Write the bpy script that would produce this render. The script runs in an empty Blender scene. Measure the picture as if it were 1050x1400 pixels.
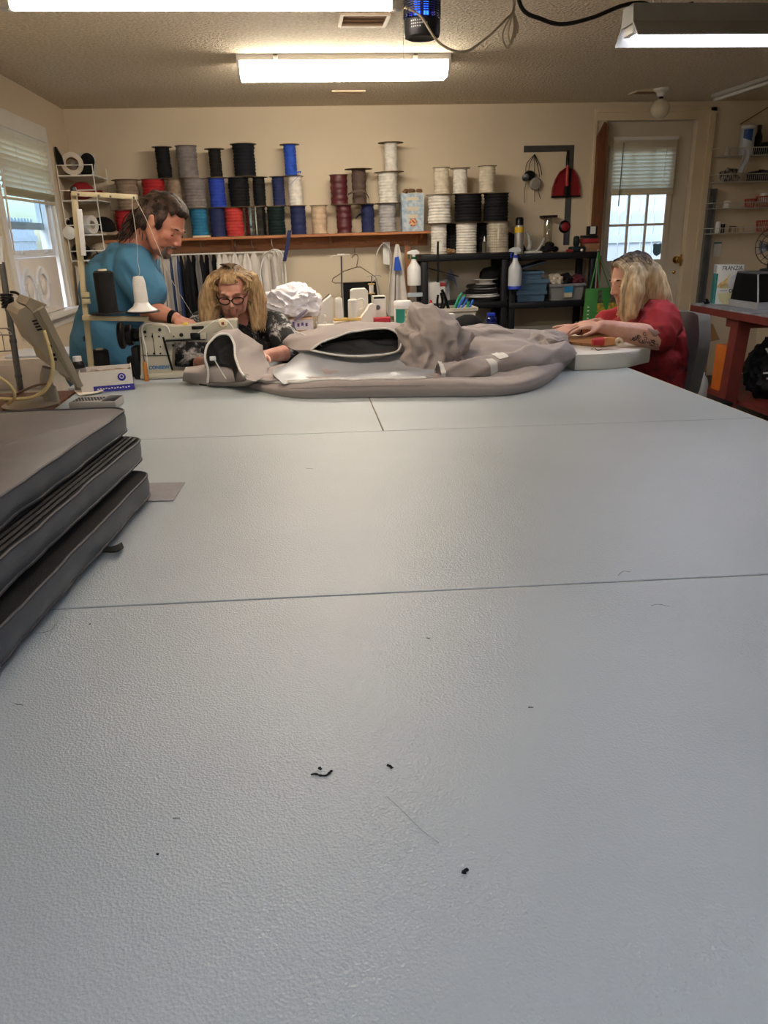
import bpy, bmesh, math, random
from mathutils import Vector, Matrix, Euler, noise as mnoise

# ------------------------------------------------------------------ camera
SC = bpy.context.scene
COL = SC.collection
FPX = 1030.0                      # focal length in pixels of the 1050 x 1400 frame
HC = 1.34                         # eye height
YAW, PITCH, ROLL = math.radians(6.2), math.radians(20.2), 0.03
_fw = Vector((math.sin(YAW)*math.cos(PITCH), math.cos(YAW)*math.cos(PITCH), -math.sin(PITCH)))
_r0 = Vector((math.cos(YAW), -math.sin(YAW), 0))
_u0 = _r0.cross(_fw)
_rt = math.cos(ROLL)*_r0 - math.sin(ROLL)*_u0
_up = math.sin(ROLL)*_r0 + math.cos(ROLL)*_u0
CAM = Vector((0, 0, HC))
cd = bpy.data.cameras.new('camera')
cam = bpy.data.objects.new('camera', cd)
COL.objects.link(cam)
cd.sensor_fit = 'VERTICAL'
cd.sensor_height = 24.0
cd.lens = 24.0*FPX/1400.0
cd.clip_start = 0.02
m = Matrix((_rt, _up, -_fw)).transposed().to_4x4()
m.translation = CAM
cam.matrix_world = m
SC.camera = cam

# ------------------------------------------------------------------ world, exposure
w = bpy.data.worlds.new('sky')
SC.world = w
w.use_nodes = True
nt = w.node_tree
bg = nt.nodes['Background']
sk = nt.nodes.new('ShaderNodeTexSky')
sk.sky_type = 'NISHITA'
sk.sun_disc = False
sk.sun_elevation = math.radians(48)
sk.sun_rotation = math.radians(200)
sk.air_density = 1.2
sk.dust_density = 2.0
nt.links.new(sk.outputs[0], bg.inputs[0])
bg.inputs[1].default_value = 0.62
SC.view_settings.view_transform = 'Standard'
SC.view_settings.look = 'None'
SC.view_settings.gamma = 1.0
SC.view_settings.use_curve_mapping = False
SC.view_settings.exposure = 0.0
LAMP = 40.0                       # emission of the warm ceiling lamps
LAMP_COOL = 34.0

# ------------------------------------------------------------------ placing helpers
def ray(x, y):
    return _fw + _rt*((x-525)/FPX) + _up*((700-y)/FPX)
def atY(x, y, Y):
    d = ray(x, y); return CAM + d*(Y/d.y)
def atZ(x, y, Z):
    d = ray(x, y); return CAM + d*((Z-HC)/d.z)
def atX(x, y, X):
    d = ray(x, y); return CAM + d*(X/d.x)
def pxm(p):                       # metres per pixel at a point
    return (Vector(p)-CAM).dot(_fw)/FPX

# ------------------------------------------------------------------ materials
def lin(c):
    return tuple((v/255/12.92 if v/255 <= .04045 else ((v/255+.055)/1.055)**2.4) for v in c)
MATS = {}
def mat(name, rgb, rough=.6, metal=0., bump=0., scale=60., var=.06, spec=.5, emit=0., alpha=1., trans=0.,
        sheen=0., bdist=.01, coat=0., stretch=(1, 1, 1), rgb2=None, vscale=None, aniso=None):
    """procedural principled material: noise-varied colour (rgb <-> rgb2), fine relief"""
    if name in MATS: return MATS[name]
    m = bpy.data.materials.new(name); MATS[name] = m
    m.use_nodes = True
    n = m.node_tree.nodes; l = m.node_tree.links
    p = n['Principled BSDF']
    c = lin(rgb)
    if max(rgb) < 62: c = tuple(v*.55 for v in c); spec = min(spec, .3)      # deep blacks and darks
    p.inputs['Roughness'].default_value = rough
    p.inputs['Metallic'].default_value = metal
    p.inputs['Specular IOR Level'].default_value = spec
    if sheen: p.inputs['Sheen Weight'].default_value = sheen
    if coat: p.inputs['Coat Weight'].default_value = coat; p.inputs['Coat Roughness'].default_value = .12
    if trans: p.inputs['Transmission Weight'].default_value = trans
    if alpha < 1: p.inputs['Alpha'].default_value = alpha
    if emit:
        p.inputs['Emission Color'].default_value = (*c, 1); p.inputs['Emission Strength'].default_value = emit
    tc = n.new('ShaderNodeTexCoord'); mp = n.new('ShaderNodeMapping')
    mp.inputs['Scale'].default_value = stretch
    l.new(tc.outputs['Object'], mp.inputs['Vector'])
    if var or rgb2:
        nz = n.new('ShaderNodeTexNoise'); nz.inputs['Scale'].default_value = vscale or scale*.12
        nz.inputs['Detail'].default_value = 5
        l.new(mp.outputs[0], nz.inputs['Vector'])
        rp = n.new('ShaderNodeValToRGB')
        if rgb2:
            rp.color_ramp.elements[0].position = .42; rp.color_ramp.elements[1].position = .6
            a, b = c, lin(rgb2)
        else:
            rp.color_ramp.elements[0].position = .3; rp.color_ramp.elements[1].position = .7
            a = tuple(v*(1-var*2) for v in c); b = tuple(min(1, v*(1+var*1.2)) for v in c)
        rp.color_ramp.elements[0].color = (*a, 1); rp.color_ramp.elements[1].color = (*b, 1)
        l.new(nz.outputs['Fac'], rp.inputs[0]); l.new(rp.outputs[0], p.inputs['Base Color'])
    else:
        p.inputs['Base Color'].default_value = (*c, 1)
    if bump:
        nb = n.new('ShaderNodeTexNoise'); nb.inputs['Scale'].default_value = scale; nb.inputs['Detail'].default_value = 4
        l.new(mp.outputs[0], nb.inputs['Vector'])
        bp = n.new('ShaderNodeBump'); bp.inputs['Strength'].default_value = bump; bp.inputs['Distance'].default_value = bdist
        l.new(nb.outputs['Fac'], bp.inputs['Height']); l.new(bp.outputs[0], p.inputs['Normal'])
    return m
def glass(name, rgb=(235, 245, 250), fac=.9):
    """thin window glass: mostly see-through with a reflection"""
    if name in MATS: return MATS[name]
    m = bpy.data.materials.new(name); MATS[name] = m; m.use_nodes = True
    n = m.node_tree.nodes; l = m.node_tree.links
    n.remove(n['Principled BSDF'])
    t = n.new('ShaderNodeBsdfTransparent'); t.inputs[0].default_value = (*lin(rgb), 1)
    g = n.new('ShaderNodeBsdfGlossy'); g.inputs['Roughness'].default_value = .05
    mx = n.new('ShaderNodeMixShader'); mx.inputs[0].default_value = 1-fac
    l.new(t.outputs[0], mx.inputs[1]); l.new(g.outputs[0], mx.inputs[2]); l.new(mx.outputs[0], n['Material Output'].inputs[0])
    return m
def lampmat(name, rgb, strength):
    return mat(name, rgb, rough=.4, var=0, emit=strength)
def translucent(name, rgb, rgb2=None, w=.45, rough=.7):
    """thin plastic or cloth that lets light through"""
    if name in MATS: return MATS[name]
    m = bpy.data.materials.new(name); MATS[name] = m; m.use_nodes = True
    n = m.node_tree.nodes; l = m.node_tree.links
    p = n['Principled BSDF']; p.inputs['Base Color'].default_value = (*lin(rgb), 1); p.inputs['Roughness'].default_value = rough
    t = n.new('ShaderNodeBsdfTranslucent'); t.inputs[0].default_value = (*lin(rgb2 or rgb), 1)
    mx = n.new('ShaderNodeMixShader'); mx.inputs[0].default_value = w
    l.new(p.outputs[0], mx.inputs[1]); l.new(t.outputs[0], mx.inputs[2]); l.new(mx.outputs[0], n['Material Output'].inputs[0])
    return m

# ------------------------------------------------------------------ mesh builder
def rotz(a): return Matrix.Rotation(a, 4, 'Z')
def frame(origin, zdir, xdir=None):
    z = Vector(zdir).normalized()
    x = Vector(xdir) if xdir is not None else (Vector((1, 0, 0)) if abs(z.x) < .9 else Vector((0, 1, 0)))
    x = (x - z*x.dot(z)).normalized(); y = z.cross(x)
    M = Matrix((x, y, z)).transposed().to_4x4(); M.translation = Vector(origin); return M
class MB:
    def __init__(s): s.v = []; s.f = []; s.m = []
    def add(s, vs, fs, M=None, mi=0):
        o = len(s.v)
        s.v += [(M @ Vector(p)) if M is not None else Vector(p) for p in vs]
        s.f += [tuple(i+o for i in f) for f in fs]; s.m += [mi]*len(fs)
        return s
    def box(s, c, d, M=None, mi=0):
        x, y, z = (q/2 for q in d); cx, cy, cz = c
        vs = [(cx+i*x, cy+j*y, cz+k*z) for i in (-1, 1) for j in (-1, 1) for k in (-1, 1)]
        return s.add(vs, [(0,1,3,2),(4,6,7,5),(0,4,5,1),(2,3,7,6),(0,2,6,4),(1,5,7,3)], M, mi)
    def box2(s, a, b, M=None, mi=0):
        return s.box([(a[i]+b[i])/2 for i in range(3)], [abs(b[i]-a[i]) for i in range(3)], M, mi)
    def rbox(s, c, d, r, seg=2, M=None, mi=0):
        bm = bmesh.new(); bmesh.ops.create_cube(bm, size=1)
        for v in bm.verts: v.co = Vector((v.co.x*d[0], v.co.y*d[1], v.co.z*d[2])) + Vector(c)
        bmesh.ops.bevel(bm, geom=bm.edges[:], offset=r, segments=seg, affect='EDGES', profile=.5)
        return s.addbm(bm, M, mi)
    def addbm(s, bm, M=None, mi=0):
        bm.verts.index_update()
        s.add([v.co.copy() for v in bm.verts], [tuple(v.index for v in f.verts) for f in bm.faces], M, mi); bm.free(); return s
    def lathe(s, prof, n=20, M=None, mi=0, cap=True, wob=None):
        vs = []; fs = []
        for j, (r, z) in enumerate(prof):
            for i in range(n):
                a = 2*math.pi*i/n; rr = r*(1+(wob(a, z) if wob else 0)); vs.append((rr*math.cos(a), rr*math.sin(a), z))
        for j in range(len(prof)-1):
            for i in range(n):
                k = (i+1) % n; fs.append((j*n+i, j*n+k, (j+1)*n+k, (j+1)*n+i))
        if cap:
            if prof[0][0] > 1e-6: fs.append(tuple(range(n-1, -1, -1)))
            if prof[-1][0] > 1e-6: fs.append(tuple((len(prof)-1)*n+i for i in range(n)))
        return s.add(vs, fs, M, mi)
    def cyl(s, p0, p1, r0, r1=None, n=14, mi=0):
        p0 = Vector(p0); p1 = Vector(p1); r1 = r0 if r1 is None else r1
        return s.lathe([(r0, 0), (r1, (p1-p0).length)], n, frame(p0, p1-p0), mi)
    def tube(s, pts, r, n=8, closed=False, mi=0, flat=1.0):
        pts = [Vector(p) for p in pts]; N = len(pts); vs = []; fs = []
        rr = r if isinstance(r, (list, tuple)) else [r]*N
        prev = None
        for i, p in enumerate(pts):
            if closed: t = pts[(i+1) % N]-pts[i-1]
            else: t = pts[min(i+1, N-1)]-pts[max(i-1, 0)]
            t = t.normalized() if t.length > 1e-9 else Vector((0, 0, 1))
            if prev is None:
                a = Vector((0, 0, 1)) if abs(t.z) < .9 else Vector((1, 0, 0)); x = (a-t*a.dot(t)).normalized()
            else: x = prev-t*prev.dot(t); x = x.normalized() if x.length > 1e-6 else prev
            prev = x; y = t.cross(x)
            for k in range(n):
                a = 2*math.pi*k/n; vs.append(p+(x*math.cos(a)*flat+y*math.sin(a))*rr[i])
        M = N if closed else N-1
        for i in range(M):
            j = (i+1) % N
            for k in range(n):
                q = (k+1) % n; fs.append((i*n+k, i*n+q, j*n+q, j*n+k))
        if not closed: fs += [tuple(range(n-1, -1, -1)), tuple((N-1)*n+k for k in range(n))]
        return s.add(vs, fs, None, mi)
    def prism(s, out, h, M=None, mi=0):
        n = len(out); vs = [(x, y, 0) for x, y in out]+[(x, y, h) for x, y in out]
        fs = [tuple(range(n-1, -1, -1)), tuple(range(n, 2*n))]+[(i, (i+1) % n, n+(i+1) % n, n+i) for i in range(n)]
        return s.add(vs, fs, M, mi)
    def grid(s, nu, nv, fn, cu=False, cv=False, mi=0):
        vs = [fn(i/(nu if cu else nu-1), j/(nv if cv else nv-1)) for j in range(nv) for i in range(nu)]
        fs = []
        for j in range(nv if cv else nv-1):
            for i in range(nu if cu else nu-1):
                a, b = (i+1) % nu, (j+1) % nv
                fs.append((j*nu+i, j*nu+a, b*nu+a, b*nu+i))
        return s.add(vs, fs, None, mi)
    def sheet(s, nu, nv, fn, th):
        """grid with thickness th along its normals"""
        P = [[Vector(fn(i/(nu-1), j/(nv-1))) for i in range(nu)] for j in range(nv)]
        T = []; B = []
        for j in range(nv):
            for i in range(nu):
                du = P[j][min(i+1, nu-1)]-P[j][max(i-1, 0)]; dv = P[min(j+1, nv-1)][i]-P[max(j-1, 0)][i]
                nn = du.cross(dv); nn = nn.normalized() if nn.length > 1e-12 else Vector((0, 0, 1))
                T.append(P[j][i]+nn*th/2); B.append(P[j][i]-nn*th/2)
        N = nu*nv; fs = []
        for j in range(nv-1):
            for i in range(nu-1):
                a = j*nu+i; fs.append((a, a+1, a+nu+1, a+nu)); fs.append((N+a, N+a+nu, N+a+nu+1, N+a+1))
        rim = [i for i in range(nu)]+[j*nu+nu-1 for j in range(1, nv)]+[(nv-1)*nu+i for i in range(nu-2, -1, -1)]+[j*nu for j in range(nv-2, 0, -1)]
        for k in range(len(rim)):
            a, b = rim[k], rim[(k+1) % len(rim)]; fs.append((a, N+a, N+b, b))
        return s.add(T+B, fs)
    def ball(s, c, r, nu=14, nv=9, M=None, mi=0):
        r = r if isinstance(r, (list, tuple)) else (r, r, r)
        bm = bmesh.new(); bmesh.ops.create_uvsphere(bm, u_segments=nu, v_segments=nv, radius=1)
        for v in bm.verts: v.co = Vector((v.co.x*r[0]+c[0], v.co.y*r[1]+c[1], v.co.z*r[2]+c[2]))
        return s.addbm(bm, M, mi)
    def mesh(s, name, off=Vector((0, 0, 0)), smooth=40):
        me = bpy.data.meshes.new(name); me.from_pydata([p-off for p in s.v], [], s.f)
        me.polygons.foreach_set('material_index', s.m)
        bm = bmesh.new(); bm.from_mesh(me); bmesh.ops.recalc_face_normals(bm, faces=bm.faces[:]); bm.to_mesh(me); bm.free()
        if smooth:
            me.polygons.foreach_set('use_smooth', [True]*len(me.polygons)); me.set_sharp_from_angle(angle=math.radians(smooth))
        me.update(); return me
ORI = {}
def tag(o, label=None, cat=None, group=None, kind=None):
    if label: o['label'] = label
    if cat: o['category'] = cat
    if group: o['group'] = group
    if kind: o['kind'] = kind
    return o
def thing(name, label, cat, loc, group=None):
    o = bpy.data.objects.new(name, None); COL.objects.link(o)
    o.location = Vector(loc); o.empty_display_size = .05
    tag(o, label, cat, group); ORI[o.name] = Vector(loc)
    return o
# build() reads the parent's world origin from ORI
def _off(parent): return ORI[parent.name]
def _build(s, name, mt, parent=None, smooth=40, origin=None, label=None):
    if parent is not None: off = _off(parent)
    elif origin is not None: off = Vector(origin)
    else:
        lo = [min(p[i] for p in s.v) for i in range(3)]; hi = [max(p[i] for p in s.v) for i in range(3)]
        off = Vector(((lo[0]+hi[0])/2, (lo[1]+hi[1])/2, lo[2]))
    me = s.mesh(name, off, smooth)
    for q in (mt if isinstance(mt, (list, tuple)) else [mt]): me.materials.append(q)
    o = bpy.data.objects.new(name, me); COL.objects.link(o); ORI[o.name] = off
    if parent is not None: o.parent = parent
    else: o.location = off
    if label: o['label'] = label
    return o
MB.build = _build
def share(src, loc, parent=None, name=None):
    """a copy of a one-mesh piece at another world place, sharing its mesh"""
    c = src.copy(); COL.objects.link(c)
    if parent is not None: c.parent = parent; c.location = Vector(loc)-_off(parent)
    else: c.location = Vector(loc)
    ORI[c.name] = Vector(loc); return c
def copy_tree(o, loc=None, parent=None):
    c = o.copy(); COL.objects.link(c)
    if parent is not None: c.parent = parent
    if loc is not None: c.location = Vector(loc)
    ORI[c.name] = Vector(loc) if loc is not None else ORI.get(o.name, Vector())
    for ch in list(o.children):
        copy_tree(ch, None, c)
    return c
def struct(name, mb, mt, parent=None, smooth=40):
    o = mb.build(name, mt, parent, smooth, origin=None)
    if parent is None: o['kind'] = 'structure'
    return o
def text_mesh(name, txt, size, M, mt, parent=None, depth=.0006, font_shear=0., sx=1., bold=0.):
    cu = bpy.data.curves.new(name, 'FONT'); cu.body = txt; cu.size = size; cu.extrude = depth; cu.shear = font_shear
    cu.align_x = 'CENTER'; cu.align_y = 'CENTER'; cu.offset = bold; cu.resolution_u = 3
    t = bpy.data.objects.new(name, cu); COL.objects.link(t)
    dg = bpy.context.evaluated_depsgraph_get(); dg.update()
    me = bpy.data.meshes.new_from_object(t.evaluated_get(dg))
    bpy.data.objects.remove(t); bpy.data.curves.remove(cu)
    off = _off(parent) if parent is not None else Vector((0, 0, 0))
    S = Matrix.Diagonal((sx, 1, 1, 1))
    for v in me.vertices: v.co = (M @ (S @ v.co)) - off
    me.materials.clear(); me.materials.append(mt)
    o = bpy.data.objects.new(name, me); COL.objects.link(o)
    if parent is not None: o.parent = parent
    return o
def bez(pts, n=8):
    """Catmull-Rom through pts"""
    P = [Vector(p) for p in pts]; out = []
    for i in range(len(P)-1):
        a = P[max(i-1, 0)]; b = P[i]; c = P[i+1]; d = P[min(i+2, len(P)-1)]
        for k in range(n):
            t = k/n
            out.append(.5*((2*b)+(c-a)*t+(2*a-5*b+4*c-d)*t*t+(3*b-a-3*c+d)*t**3))
    out.append(P[-1]); return out
def nz(x, y=0., z=0.): return mnoise.noise(Vector((x, y, z)))
def vor(q, s, sd=0.):
    """creased drapery: smooth hollows that meet in sharp ridges"""
    return mnoise.voronoi(Vector((q.x*s+sd, q.y*s+sd*.7, q.z*s)))[0][0]
RND = random.Random(7)
# ================================================================== THE ROOM
XL, XR, YB, YF, ZC = -1.66, 4.30, 6.75, -2.6, 2.315
M_wall = mat('painted_plaster', (214, 198, 172), .85, bump=.10, scale=90, var=.025, vscale=1.5)
M_ceil = mat('textured_ceiling', (236, 221, 194), .9, bump=1., scale=60, var=.10, vscale=55, bdist=.03)
M_floor = mat('dark_floor', (62, 56, 52), .55, bump=.1, scale=40, var=.12)
M_trim = mat('cream_trim', (218, 200, 168), .5, bump=.04, scale=30, var=.03)
M_white = mat('white_paint', (226, 222, 214), .45, var=.02)
M_vinyl = mat('white_vinyl', (228, 230, 236), .4, var=.02)
M_wood = mat('shelf_wood', (176, 112, 66), .5, bump=.06, scale=25, var=.18, stretch=(1, 9, 9), vscale=5)
M_brown = mat('brown_board', (118, 70, 40), .55, bump=.06, scale=25, var=.2, stretch=(9, 9, 1), vscale=5)
M_black = mat('black_plastic', (26, 26, 28), .5, var=.1, bump=.04, scale=150)
M_chrome = mat('chrome', (190, 190, 195), .22, metal=1., var=0)
M_steel = mat('dull_steel', (120, 120, 122), .42, metal=1., var=.08)
M_glass = glass('window_glass')

struct('floor', MB().box2((XL-.1, YF-.1, -.1), (XR+.1, YB+.1, 0)), M_floor)
struct('ceiling', MB().box2((XL-.1, YF-.1, ZC), (XR+.1, YB+.1, ZC+.1)), M_ceil)
struct('wall_right', MB().box2((XR, YF-.1, 0), (XR+.1, YB+.1, ZC)), M_wall)
# front wall behind the camera with an opening for the added daylight window
FX0, FX1, FZ0, FZ1 = -.6, 1.5, .95, 2.0
struct('wall_front', MB().box2((XL, YF-.1, 0), (FX0, YF, ZC)).box2((FX1, YF-.1, 0), (XR, YF, ZC)).box2((FX0, YF-.1, 0), (FX1, YF, FZ0)).box2((FX0, YF-.1, FZ1), (FX1, YF, ZC)), M_wall)
# left wall with its window opening
WY0, WY1, WZ0, WZ1 = 5.00, 6.055, .90, 2.035
struct('wall_left', MB().box2((XL-.12, YF-.1, 0), (XL, WY0, ZC)).box2((XL-.12, WY1, 0), (XL, YB+.1, ZC))
       .box2((XL-.12, WY0, 0), (XL, WY1, WZ0)).box2((XL-.12, WY0, WZ1), (XL, WY1, ZC)), M_wall)
# back wall with its door opening
DX0, DX1, DZ0, DZ1 = 2.70, 3.492, .10, 2.178
struct('wall_back', MB().box2((XL, YB, 0), (DX0, YB+.14, ZC)).box2((DX1, YB, 0), (XR, YB+.14, ZC))
       .box2((DX0, YB, DZ1), (DX1, YB+.14, ZC)).box2((DX0, YB, 0), (DX1, YB+.14, DZ0)), M_wall)
w2d = bpy.data.objects.new('added_window', None); COL.objects.link(w2d); w2d.location = ((FX0+FX1)/2, YF, FZ0); ORI[w2d.name] = Vector(w2d.location)  # unseen window, added to bring daylight onto the near table
tag(w2d, 'unseen three light window added for daylight in the wall opposite the spools', None, None, 'structure')
b = MB(); b.box2((FX0, YF-.08, FZ0), (FX1, YF+.01, FZ0+.05)).box2((FX0, YF-.08, FZ1-.05), (FX1, YF+.01, FZ1))
for x in (FX0+.025, FX0+.7, FX1-.7, FX1-.025): b.box2((x-.025, YF-.08, FZ0+.05), (x+.025, YF+.01, FZ1-.05))
b.build('frame', M_white, w2d)
for i in range(3): MB().box2((FX0+.05+i*.69, YF-.045, FZ0+.05), (FX0+.66+i*.69, YF-.04, FZ1-.05)).build('pane', M_glass, w2d)
struct('baseboard_back', MB().box2((XL+.001, YB-.014, 0), (DX0-.12, YB-.001, .09)), M_trim)
struct('baseboard_left', MB().box2((XL+.001, YF, 0), (XL+.014, YB-.02, .09)), M_trim)

# ---- window on the left wall
wd = bpy.data.objects.new('window_1', None); COL.objects.link(wd); wd.location = (XL, (WY0+WY1)/2, WZ0); ORI[wd.name] = Vector(wd.location)
tag(wd, 'double hung white window in the left wall with its lower sash raised', None, None, 'structure')
c = .075
b = MB()
b.box2((XL, WY1, WZ0-.02), (XL+.018, WY1+c, WZ1+c)); b.box2((XL, WY0-c, WZ0-.02), (XL+.018, WY0, WZ1+c)); b.box2((XL, WY0, WZ1), (XL+.018, WY1, WZ1+c))
b.build('casing', M_white, wd)
MB().box2((XL-.02, WY0-c-.03, WZ0-.03), (XL+.075, WY1+c+.03, WZ0)).build('sill', M_white, wd)
MB().box2((XL, WY0-c, WZ0-.10), (XL+.014, WY1+c, WZ0-.03)).build('apron', M_white, wd)
b = MB()
for y0, y1 in ((WY0, WY0+.035), (WY1-.035, WY1)): b.box2((XL-.11, y0, WZ0), (XL-.004, y1, WZ1))
b.box2((XL-.11, WY0, WZ1-.03), (XL-.004, WY1, WZ1)); b.build('jamb', M_vinyl, wd)
def sash(x, z0, z1):
    s = .045; y0, y1 = WY0+.036, WY1-.036
    m_ = MB().box2((x-.016, y0, z0), (x+.016, y0+s, z1)).box2((x-.016, y1-s, z0), (x+.016, y1, z1))
    m_.box2((x-.016, y0+s, z0), (x+.016, y1-s, z0+s)).box2((x-.016, y0+s, z1-s), (x+.016, y1-s, z1))
    o = m_.build('sash', M_vinyl, wd)
    MB().box2((x-.003, y0+s, z0+s), (x+.003, y1-s, z1-s)).build('pane', M_glass, o)
    return o
sash(XL-.085, 1.44, WZ1-.032)
s_ = sash(XL-.045, 1.265, 1.86)
MB().rbox((XL-.022, 5.80, 1.295), (.014, .05, .014), .004).rbox((XL-.022, 5.3, 1.295), (.014, .05, .014), .004).build('sash_lift', M_vinyl, s_)

# ---- blind in that window
M_slat = translucent('ivory_slat', (232, 226, 210), (252, 246, 232), .6)
bl = thing('window_blind', 'ivory horizontal mini blind half lowered over the left window', 'blind', (XL+.02, WY1-.5, 1.63))
MB().box2((XL-.002, WY0+.02, WZ1-.03), (XL+.034, WY1-.01, WZ1-.002)).build('head_rail', M_white, bl)
sl = MB(); L = WY1-WY0-.05
sl.sheet(2, 5, lambda u, v: (-.009+.018*v+.004*math.sin(v*math.pi), (u-.5)*L, .037*(v-.5)), .0009)
s0 = None
zs = [WZ1-.050-.030*k for k in range(11)]
for k, z in enumerate(zs):
    p = Vector((XL+.016, (WY0+WY1)/2+.005, z))
    if s0 is None:
        me = sl.mesh('slat', Vector(), 60); me.materials.append(M_slat); s0 = bpy.data.objects.new('slat', me); COL.objects.link(s0); s0.parent = bl; s0.location = p-_off(bl)
    else: share(s0, p, bl)
z = zs[-1]-.018
for k in range(6):                                   # gathered slats above the bottom rail
    o = share(s0, (XL+.016, (WY0+WY1)/2+.005, z-.0075*k), bl); o.rotation_euler = (0, math.radians(58), 0)
z -= .058
MB().rbox((XL+.016, (WY0+WY1)/2+.005, z), (.026, L, .014), .004).build('bottom_rail', M_trim, bl)
for y in (5.35, 5.85): MB().cyl((XL+.030, y, z), (XL+.030, y, WZ1-.03), .0011, n=5).build('ladder_cord', M_white, bl)
MB().cyl(atX(2, 230, XL+.06), atX(20, 348, XL+.06), .0055, n=8).build('tilt_wand', M_white, bl)

# ---- twin window fan under the raised sash
fy0, fy1, fz0, fz1 = 5.10, 5.90, WZ0+.001, 1.262
fan = thing('window_fan', 'white twin window fan standing on the sill under the raised sash', 'fan', (XL-.02, (fy0+fy1)/2, fz0))
M_fan = mat('fan_plastic', (232, 224, 216), .45, var=.02)
MB().rbox((XL-.025, (fy0+fy1)/2, (fz0+fz1)/2), (.07, fy1-fy0, fz1-fz0), .012).build('body', M_fan, fan)
for px in (39, 58):
    cc = atX(px, 384, XL+.012)
    M = frame((XL+.010, cc.y, 1.075), (1, 0, 0))
    g = MB().lathe([(.085, 0), (.085, .012), (.128, .012), (.135, 0)], 36, M, cap=False).build('grille_ring', M_vinyl, fan)
    r_ = MB()
    for k in range(36):
        a = 2*math.pi*k/36; r_.cyl(M @ Vector((.09*math.cos(a), .09*math.sin(a), .013)), M @ Vector((.128*math.cos(a), .128*math.sin(a), .013)), .0022, n=4)
    r_.build('grille_bars', M_white, g)
    MB().lathe([(.0, .0), (.045, .0), (.05, .006), (.045, .01), (.0, .012)], 24, M).build('hub', M_fan, fan)

# ---- door
dr = bpy.data.objects.new('door_1', None); COL.objects.link(dr); dr.location = ((DX0+DX1)/2, YB+.06, DZ0); ORI[dr.name] = Vector(dr.location)
tag(dr, 'cream exterior door with nine glass panes and a brass knob', None, None, 'structure')
M_door = mat('door_paint', (204, 192, 172), .5, bump=.03, scale=30, var=.03)
LX0, LX1, LZ0, LZ1 = 2.765, 3.335, 1.03, 1.98
yl = YB+.045
b = MB()
b.box2((DX0+.004, yl, DZ0+.005), (LX0, yl+.044, DZ1-.004)).box2((LX1, yl, DZ0+.005), (DX1-.004, yl+.044, DZ1-.004))
b.box2((LX0, yl, DZ0+.005), (LX1, yl+.044, LZ0)).box2((LX0, yl, LZ1), (LX1, yl+.044, DZ1-.004))
b.build('leaf', M_door, dr)
fr = MB(); t = .035
fr.box2((LX0-.01, yl-.012, LZ0-.01), (LX0+t, yl-.0005, LZ1+.01)).box2((LX1-t, yl-.012, LZ0-.01), (LX1+.01, yl-.0005, LZ1+.01))
fr.box2((LX0+t, yl-.012, LZ0-.01), (LX1-t, yl-.0005, LZ0+t)).box2((LX0+t, yl-.012, LZ1-t), (LX1-t, yl-.0005, LZ1+.01))
fr.build('glazing_frame', M_door, dr)
gx0, gx1, gz0, gz1 = LX0+t, LX1-t, LZ0+t, LZ1-t
cw, ch = (gx1-gx0)/3, (gz1-gz0)/3
mu = MB()
for k in (1, 2):
    mu.box2((gx0+cw*k-.010, yl-.008, gz0), (gx0+cw*k+.010, yl+.006, gz1)); mu.box2((gx0, yl-.009, gz0+ch*k-.010), (gx1, yl+.007, gz0+ch*k+.010))
mu.build('muntin', M_door, dr)
pn = MB().box2((-cw/2, -.002, -ch/2), (cw/2, .002, ch/2)); me = pn.mesh('pane'); me.materials.append(M_glass); p0 = None
for i in range(3):
    for j in range(3):
        p = Vector((gx0+cw*(i+.5), yl+.014, gz0+ch*(j+.5)))
        if p0 is None: p0 = bpy.data.objects.new('pane', me); COL.objects.link(p0); p0.parent = dr; p0.location = p-_off(dr); ORI[p0.name] = p
        else: share(p0, p, dr)
M_brass = mat('brass', (186, 140, 70), .2, metal=1., var=.05)
kp = atY(924, 355, yl)
kn = MB().lathe([(.032, 0), (.032, .006), (.012, .010), (.011, .035), (.026, .045), (.030, .058), (.024, .070), (0, .073)], 24, frame(kp, (0, -1, 0))).build('knob', M_brass, dr)
MB().lathe([(.014, 0), (.014, .006), (.006, .010), (0, .012)], 14, frame(atY(921, 372, yl), (0, -1, 0))).build('keyhole_plate', M_brass, dr)
MB().box2((DX1-.009, YB+.012, 1.0), (DX1-.002, YB+.03, 1.1)).build('strike_plate', M_brass, dr)
st = [(-.5, .42), (-.28, .5), (0, .42), (.28, .5), (.5, .42), (.43, .1), (.46, -.2), (.3, -.42), (0, -.55), (-.3, -.42), (-.46, -.2), (-.43, .1)]
bc = atY(898.5, 341, yl+.009)
MB().prism([(x*.088, z*.105) for x, z in st], .001, frame(bc, (0, -1, 0), (1, 0, 0))).build('badge_sticker', mat('sticker_teal', (92, 124, 142), .6, var=.03), dr)
# casing and the dark board along the hinge side
tr = MB(); e = .012
tr.box2((DX1, YB-.02, 0), (DX1+.15, YB-.0005, DZ1)).box2((DX0-.09, YB-.02, DZ1), (DX1+.15, YB-.0005, ZC-.045))
tr.box2((DX1+.10, YB-.032, 0), (DX1+.15, YB-.02, DZ1+.09)).box2((DX0-.09, YB-.032, DZ1+.06), (DX1+.15, YB-.02, DZ1+.09))
tr.box2((DX0-.108, YB-.022, 0), (DX0-.09, YB-.0005, DZ1+.09))
struct('trim_1', tr, M_trim)
bo = atY(820, 250, YB-.03)
jb = MB().prism([(2.612, 0), (2.70, 0), (2.70, 2.13), (2.668, 2.165), (2.612, 2.06)], .03, frame((0, YB-.022, 0), (0, -1, 0), (1, 0, 0)))
struct('trim_2', jb, M_brown)
MB()
th = MB().box2((DX0-.02, YB-.03, .0), (DX1+.02, YB+.0, DZ0-.002)); struct('trim_3', th, M_brown)

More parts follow.
